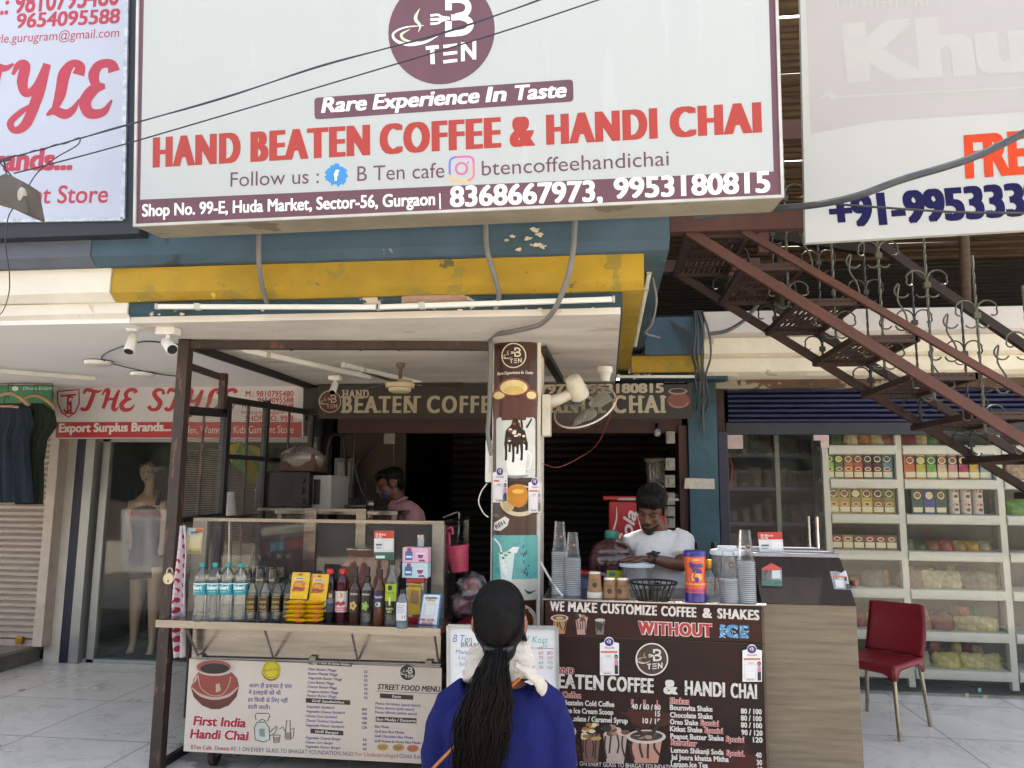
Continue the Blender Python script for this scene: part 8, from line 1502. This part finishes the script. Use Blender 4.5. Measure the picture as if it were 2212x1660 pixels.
m_ = len(TT); te.add(vs, [(i*n+j, i*n+(j+1) % n, (i+1)*n+(j+1) % n, (i+1)*n+j) for i in range(m_-1) for j in range(n)]+[tuple(range(n))[::-1], tuple(range((m_-1)*n, m_*n))])
te.tube([v_(1455, 1165, .03), shR, shR.lerp(elR, .75)], [.07, .074, .066], 16); te.tube([v_(1392, 1168, .03), shL, shL.lerp(elL, .95)], [.068, .068, .062], 16)
blobby(te, 'tee_shirt', vd, .007, 3, .014, .06)
hm_ = MB(ink('#141316', .8))
for x, y, rx, rz, dy in ((1411, 1196, 15, 3.4, -.131), (1401, 1212, 9, 2, -.136), (1418, 1261, 6.5, 2.4, -.128)): c = v_(x, y, dy); hm_.ell(c, rx*kv, .006, rz*kv, 14, Matrix.Rotation(-.12, 4, 'Y'))
hm_.build('tear_hole', vd, sm=60)
vt = MB(mat('vendor_jeans', '#191d28', r=.85, var=.2)); vt.tube([(vx0, VY+.03, .97), (vx0, VY+.03, .8)], [.135, .145], 18, flat=.8)
for s_ in (-1, 1): vt.tube([(vx0+.075*s_, VY+.03, .86), (vx0+.085*s_, VY+.02, .45), (vx0+.09*s_, VY+.05, .09)], [.098, .073, .06], 14)
blobby(vt, 'trousers', vd, .012, 4)
for s_ in (-1, 1): MB(mat('slipper', '#22201e', r=.7)).prism([(vx0+.093*s_+x, VY+y, .0) for x, y in ((-.04, .09), (.04, .09), (.045, -.1), (.025, -.16), (-.025, -.16), (-.045, -.1))], (0, 0, .02)).build('slipper', vd, bev=.004)
hv = MB(HAIR); hv.ell(Xv(0, -.022, .07), .09, .104, .086, 24, Rv); hv.ell(Xv(0, .06, .096), .07, .042, .045, 16, Rv); hv.ell(Xv(.0, -.065, .0), .072, .05, .07, 16, Rv); rh = random.Random(31)
for i in range(90): t = rh.uniform(0, 2*pi); r_ = rh.uniform(.2, 1); b = Xv(.07*r_*cos(t), -.01+.075*r_*sin(t), .115-.05*r_*r_); hv.tube([b, b+(b-Xv(0, 0, 0)).normalized()*rh.uniform(.025, .045)+Vector((rh.uniform(-.014, .014), rh.uniform(-.018, .0), 0))], [.010, .003], 6)

for k in (-1, 1): hv.ell(Xv(.07*k, -.028, .02), .016, .045, .05, 12, Rv); hv.tube([Xv(.074*k, .012, .04), Xv(.077*k, .02, .0), Xv(.075*k, .02, -.022)], [.012, .008, .003], 8)
for i in range(26): x = -.06+.12*i/25+rh.uniform(-.006, .006); hv.tube([Xv(x, .06, .115), Xv(x*1.04+rh.uniform(-.006, .006), .1-abs(x)*.35, .09), Xv(x*1.05+rh.uniform(-.012, .012), .102-abs(x)*.45, rh.uniform(.042, .066))], [.012, .009, .002], 6)
blobby(hv, 'hair', vd, .0045, 1)
d_ = (wrR-elR).normalized(); w0 = wrR-d_*.02; mw = MB(ink('#0c0c0e', .5)); e1_ = d_.orthogonal().normalized(); e2_ = d_.cross(e1_); mw.tube([w0+(e1_*cos(t)+e2_*sin(t))*.0285 for t in [2*pi*i/20 for i in range(20)]], .009, 8, closed=True); up_ = Vector((0, -.5, .85)); up_ = (up_-d_*up_.dot(d_)).normalized(); mw.cyl(w0+up_*.028, w0+up_*.041, .02, n=18).build('wrist_watch', vd, sm=45)
ep = MB(CAMW).tube(cat([Xv(.078, .0, -.01), Xv(.08, .005, -.05), Xv(.06, .02, -.12), Xv(.05, -.0, -.2)], 5), .0025, 5).ell(Xv(.078, .008, -.008), .009, .009, .009, 10); ep.build('earphone', vd, sm=60)
# ---------------------------------------------------------------- vendor in pink shirt, further in
SY = 5.75; s__ = lambda x, y, dy=0: A(x, y, SY+dy); ks = mpp(SY); px0 = s__(882, 1200).x
ps = T('person', 'vendor in a pale pink shirt and blue mask turned sideways deep in the stall', 'person', (px0, SY, 0)); hc = s__(843, 1048, 0); mb = MB(SKV); Xp, Rp = head(mb, hc, (-.86, -.38, -.32), 1., (-.3, 0, 1))
mb.tube([hc+Vector((.03, .02, -.05)), s__(862, 1082, .02), s__(870, 1100, .02)], [.052, .054, .07], 14)
mb.tube([s__(872, 1092, .02), s__(880, 1130, .02), s__(882, 1200, .02), (px0, SY, .86)], [.08, .125, .125, .13], 18)
for s_ in (-1, 1): mb.tube([(px0+.02*s_, SY+.09*s_, .9), (px0+.02*s_, SY+.09*s_, .45), (px0+.03, SY+.09*s_, .06)], [.085, .058, .04], 12); mb.tube([(px0+.03, SY+.09*s_, .03), (px0-.13, SY+.08*s_, .025)], [.035, .028], 10)
for s_ in (-1, 1):
    q1, q2, q3 = s__(884, 1106, .13*s_), s__(876, 1185, .15*s_), s__(826, 1222, .05*s_-.05); mb.tube([q1, q1.lerp(q2, .5), q2, q2.lerp(q3, .5), q3], [.052, .046, .039, .034, .026], 12); hand(mb, q3, (-.9, -.2, -.2), (0, 0, 1), .95, .5, .06, s_)
blobby(mb, 'body', ps, .0085, 3); face(ps, Xp, Rp, 1., mask=True)
PNK = mat('pink_shirt', '#a9797c', r=.9, var=.1, sc=30, stretch=(1, 1, 1), bump=.2); sh2 = MB(PNK); n = 28; vs = []
SS = [(866, 1082, .02, 21, .08), (872, 1092, .02, 32, .14), (877, 1108, .02, 39, .19), (880, 1135, .02, 41, .2), (882, 1175, .02, 40, .19), (884, 1215, .02, 40, .19), (884, 1262, .02, 42, .2)]
for x, y, dy, rx, ry in SS: c = s__(x, y, dy); vs += [c+Vector((rx*ks*cos(t), ry*sin(t), 0)) for t in [2*pi*j/n for j in range(n)]]
m_ = len(SS); sh2.add(vs, [(i*n+j, i*n+(j+1) % n, (i+1)*n+(j+1) % n, (i+1)*n+j) for i in range(m_-1) for j in range(n)]+[tuple(range(n))[::-1], tuple(range((m_-1)*n, m_*n))])
for s_ in (-1, 1): sh2.tube([s__(880, 1100, .1*s_), s__(886, 1112, .16*s_), s__(880, 1180, .17*s_), s__(850, 1206, .1*s_-.02)], [.07, .075, .064, .05], 14)
blobby(sh2, 'shirt', ps, .009, 3, .015, .06)
cl_ = MB(PNK); cl_.tube(cat([s__(848, 1092, -.06), s__(862, 1082, -.1), s__(876, 1076, -.02), s__(878, 1076, .08)], 5), .016, 8, flat=.6).build('collar', ps, sm=60)
t2 = MB(mat('grey_trousers', '#22232a', r=.85, var=.2)); t2.tube([(px0, SY, .98), (px0, SY, .82)], [.15, .16], 16)
for s_ in (-1, 1): t2.tube([(px0+.02, SY+.085*s_, .9), (px0+.02, SY+.09*s_, .45), (px0+.03, SY+.09*s_, .09)], [.1, .078, .062], 14)
blobby(t2, 'trousers', ps, .014, 3)
h2 = MB(HAIR); h2.ell(Xp(0, -.026, .06), .083, .1, .076, 22, Rp); h2.ell(Xp(0, .04, .088), .07, .05, .04, 16, Rp); h2.ell(Xp(0, -.07, .0), .072, .045, .065, 16, Rp); [h2.tube([Xp(.072*k, .015, .05), Xp(.076*k, .02, .0), Xp(.074*k, .02, -.02)], [.016, .01, .003], 8) for k in (-1, 1)]; [h2.tube([Xp(-.05+.1*i/11, .07, .11), Xp(-.05+.1*i/11, .1, .08), Xp(-.055+.11*i/11, .095, .055)], [.013, .009, .003], 6) for i in range(12)]; blobby(h2, 'hair', ps, .008, 3)
MB(mat('blue_mask', '#23305c', r=.85, var=.1)).ell(Xp(0, .05, -.058), .053, .046, .04, 18, Rp).tube(cat([Xp(.05, .06, -.04), Xp(.075, .01, -.01), Xp(.08, -.01, -.02)], 4), .003, 6).build('face_mask', ps, sm=60)
# ================================================================== across the street (seen only in the shop glass, and shading the sky)
LF = mat('far_foliage', '#3c4a22', r=.8, var=.4, sc=1.5); rf_ = random.Random(40); mb = MB(LF)
for i in range(5200):
    x = rf_.uniform(-30, 30); c = Vector((x, rf_.uniform(-17, -13), 2+rf_.random()**.8*(4.2+1.6*sin(x*.55)+1.2*sin(x*1.7)))); a, b = rf_.uniform(0, 6.3), rf_.uniform(-1, 1); s = rf_.uniform(.15, .4)
    u = Vector((cos(a), sin(a), b*.5))*s; v = Vector((-sin(a)*b, cos(a)*b, 1))*s*.8; mb.add([c-u-v, c+u-v, c+u+v, c-u+v], [(0, 1, 2, 3)])
mb.build('far_trees', kind='stuff', label='far row of trees across the street', at=(0, -15, 0))
ba = T('brick_wall', 'long low wall across the street below the far trees', 'wall', (0, -12.5, -.36)); MB(mat('far_wall', '#4c4038', r=.8, var=.3, sc=2)).box(-30, 30, -12.7, -12.5, -.36, 2.1).build('wall', ba); MB(mat('far_coping', '#6a655c', r=.8)).box(-30, 30, -12.75, -12.45, 2.102, 2.2).build('coping', ba)
# boards across the way whose mirror images show in the shop glass and the cart glass
class Mir(Pl):                                        # a board facing the glass, read through its mirror image
    def __init__(s, Yg, Yr): s.Yv = 2*Yg-Yr; super().__init__((0, Yr, 0), (-1, 0, 0), (0, 0, 1))
    def uv(s, x, y): p = P(x, y, Y=s.Yv); return Vector((-p.x, p.z))
def board(nm, label, Yg, Yr, x0, y0, x1, y1, base, fill):
    M_ = Mir(Yg, Yr); c = M_.pp((x0+x1)/2, y1); t = T(nm, label, 'banner', (c.x, Yr, -.36)); mb = MB(base); mb.pg(M_, [(x1, y1), (x0, y1), (x0, y0), (x1, y0)]); fill(mb, M_); mb.build('print', t)
    a, b = M_.pp(x0, y1), M_.pp(x1, y0); xa, xb = sorted((a.x, b.x)); MB(STLD).box(xa, xb, Yr-.03, Yr-.004, a.z, b.z).build('panel', t)
    for x in (xa+.03, xb-.03): MB(STLD).box(x-.015, x+.015, Yr-.05, Yr-.031, -.36, b.z).build('leg', t)
def f1(mb, M_):
    mb.m(ink('#b01c2c')); mb.text(M_, 'RAVI FOOD POINT', 350, 1118, 276, 1116, 11, 1, off=.03, bx=(0, .03)); r = random.Random(3); mb.m(ink('#2c2c50'))
    for i in range(16):
        for xa, xb in ((368, 318), (312, 268)): y = 1126+i*6.3; mb.rect(M_, xa-r.uniform(0, 4), y, xb+r.uniform(0, 18), y+2.6, 1) if 0 else mb.pg(M_, [(xa, y+2.6), (xb+r.uniform(0, 20), y+2.6), (xb+10, y), (xa, y)], 1)
    for x, c_ in ((350, '#8a5a2c'), (328, '#4a7a34'), (306, '#8a3a2c')): mb.m(ink(c_)); mb.pg(M_, [(x+8, 1235), (x-8, 1235), (x-8, 1229), (x+8, 1229)], 2)
board('menu_board', 'white standing menu board with red heading, mirrored in the clothing shop glass', 6.425, -4.3, 262, 1102, 384, 1236, ink('#c9c9cc'), f1)
def f2(mb, M_):
    mb.m(ink('#c9bfa8')); mb.pg(M_, [(678, 1146), (566, 1158), (566, 1142), (678, 1128)], 1); mb.m(ink('#2a1a16')); mb.text(M_, 'Rare Experience In Taste', 673, 1142, 584, 1152, 7, 2, off=.03)
    mb.m(ink('#c9c0b8')); mb.text(M_, 'Cafe', 618, 1122, 592, 1123, 9, 1, off=.02); mb.ring(M_, 604, 1106, 20, 22, 1.6, 1, 180, 360); mb.text(M_, 'Sec. 56 | Sec. 4 | Sec. 14', 660, 1158, 596, 1166, 5, 1)
    mb.m(ink('#b03a34')); mb.text(M_, 'WITHOUT', 672, 1178, 620, 1186, 15, 1, off=.05, bx=(0, .04)); mb.m(ink('#5a9ac0')); mb.text(M_, 'ICE', 614, 1186, 584, 1190, 15, 1, off=.06, bx=(0, .05)); mb.m(ink('#c9c0b8')); mb.text(M_, 'Thick Shakes', 630, 1204, 588, 1206, 7, 1, off=.03)
board('promo_board', 'brown promotional board facing the stall, mirrored in the cart glass', 4.172, -4.4, 562, 1090, 684, 1240, ink('#4a1f1a'), f2)
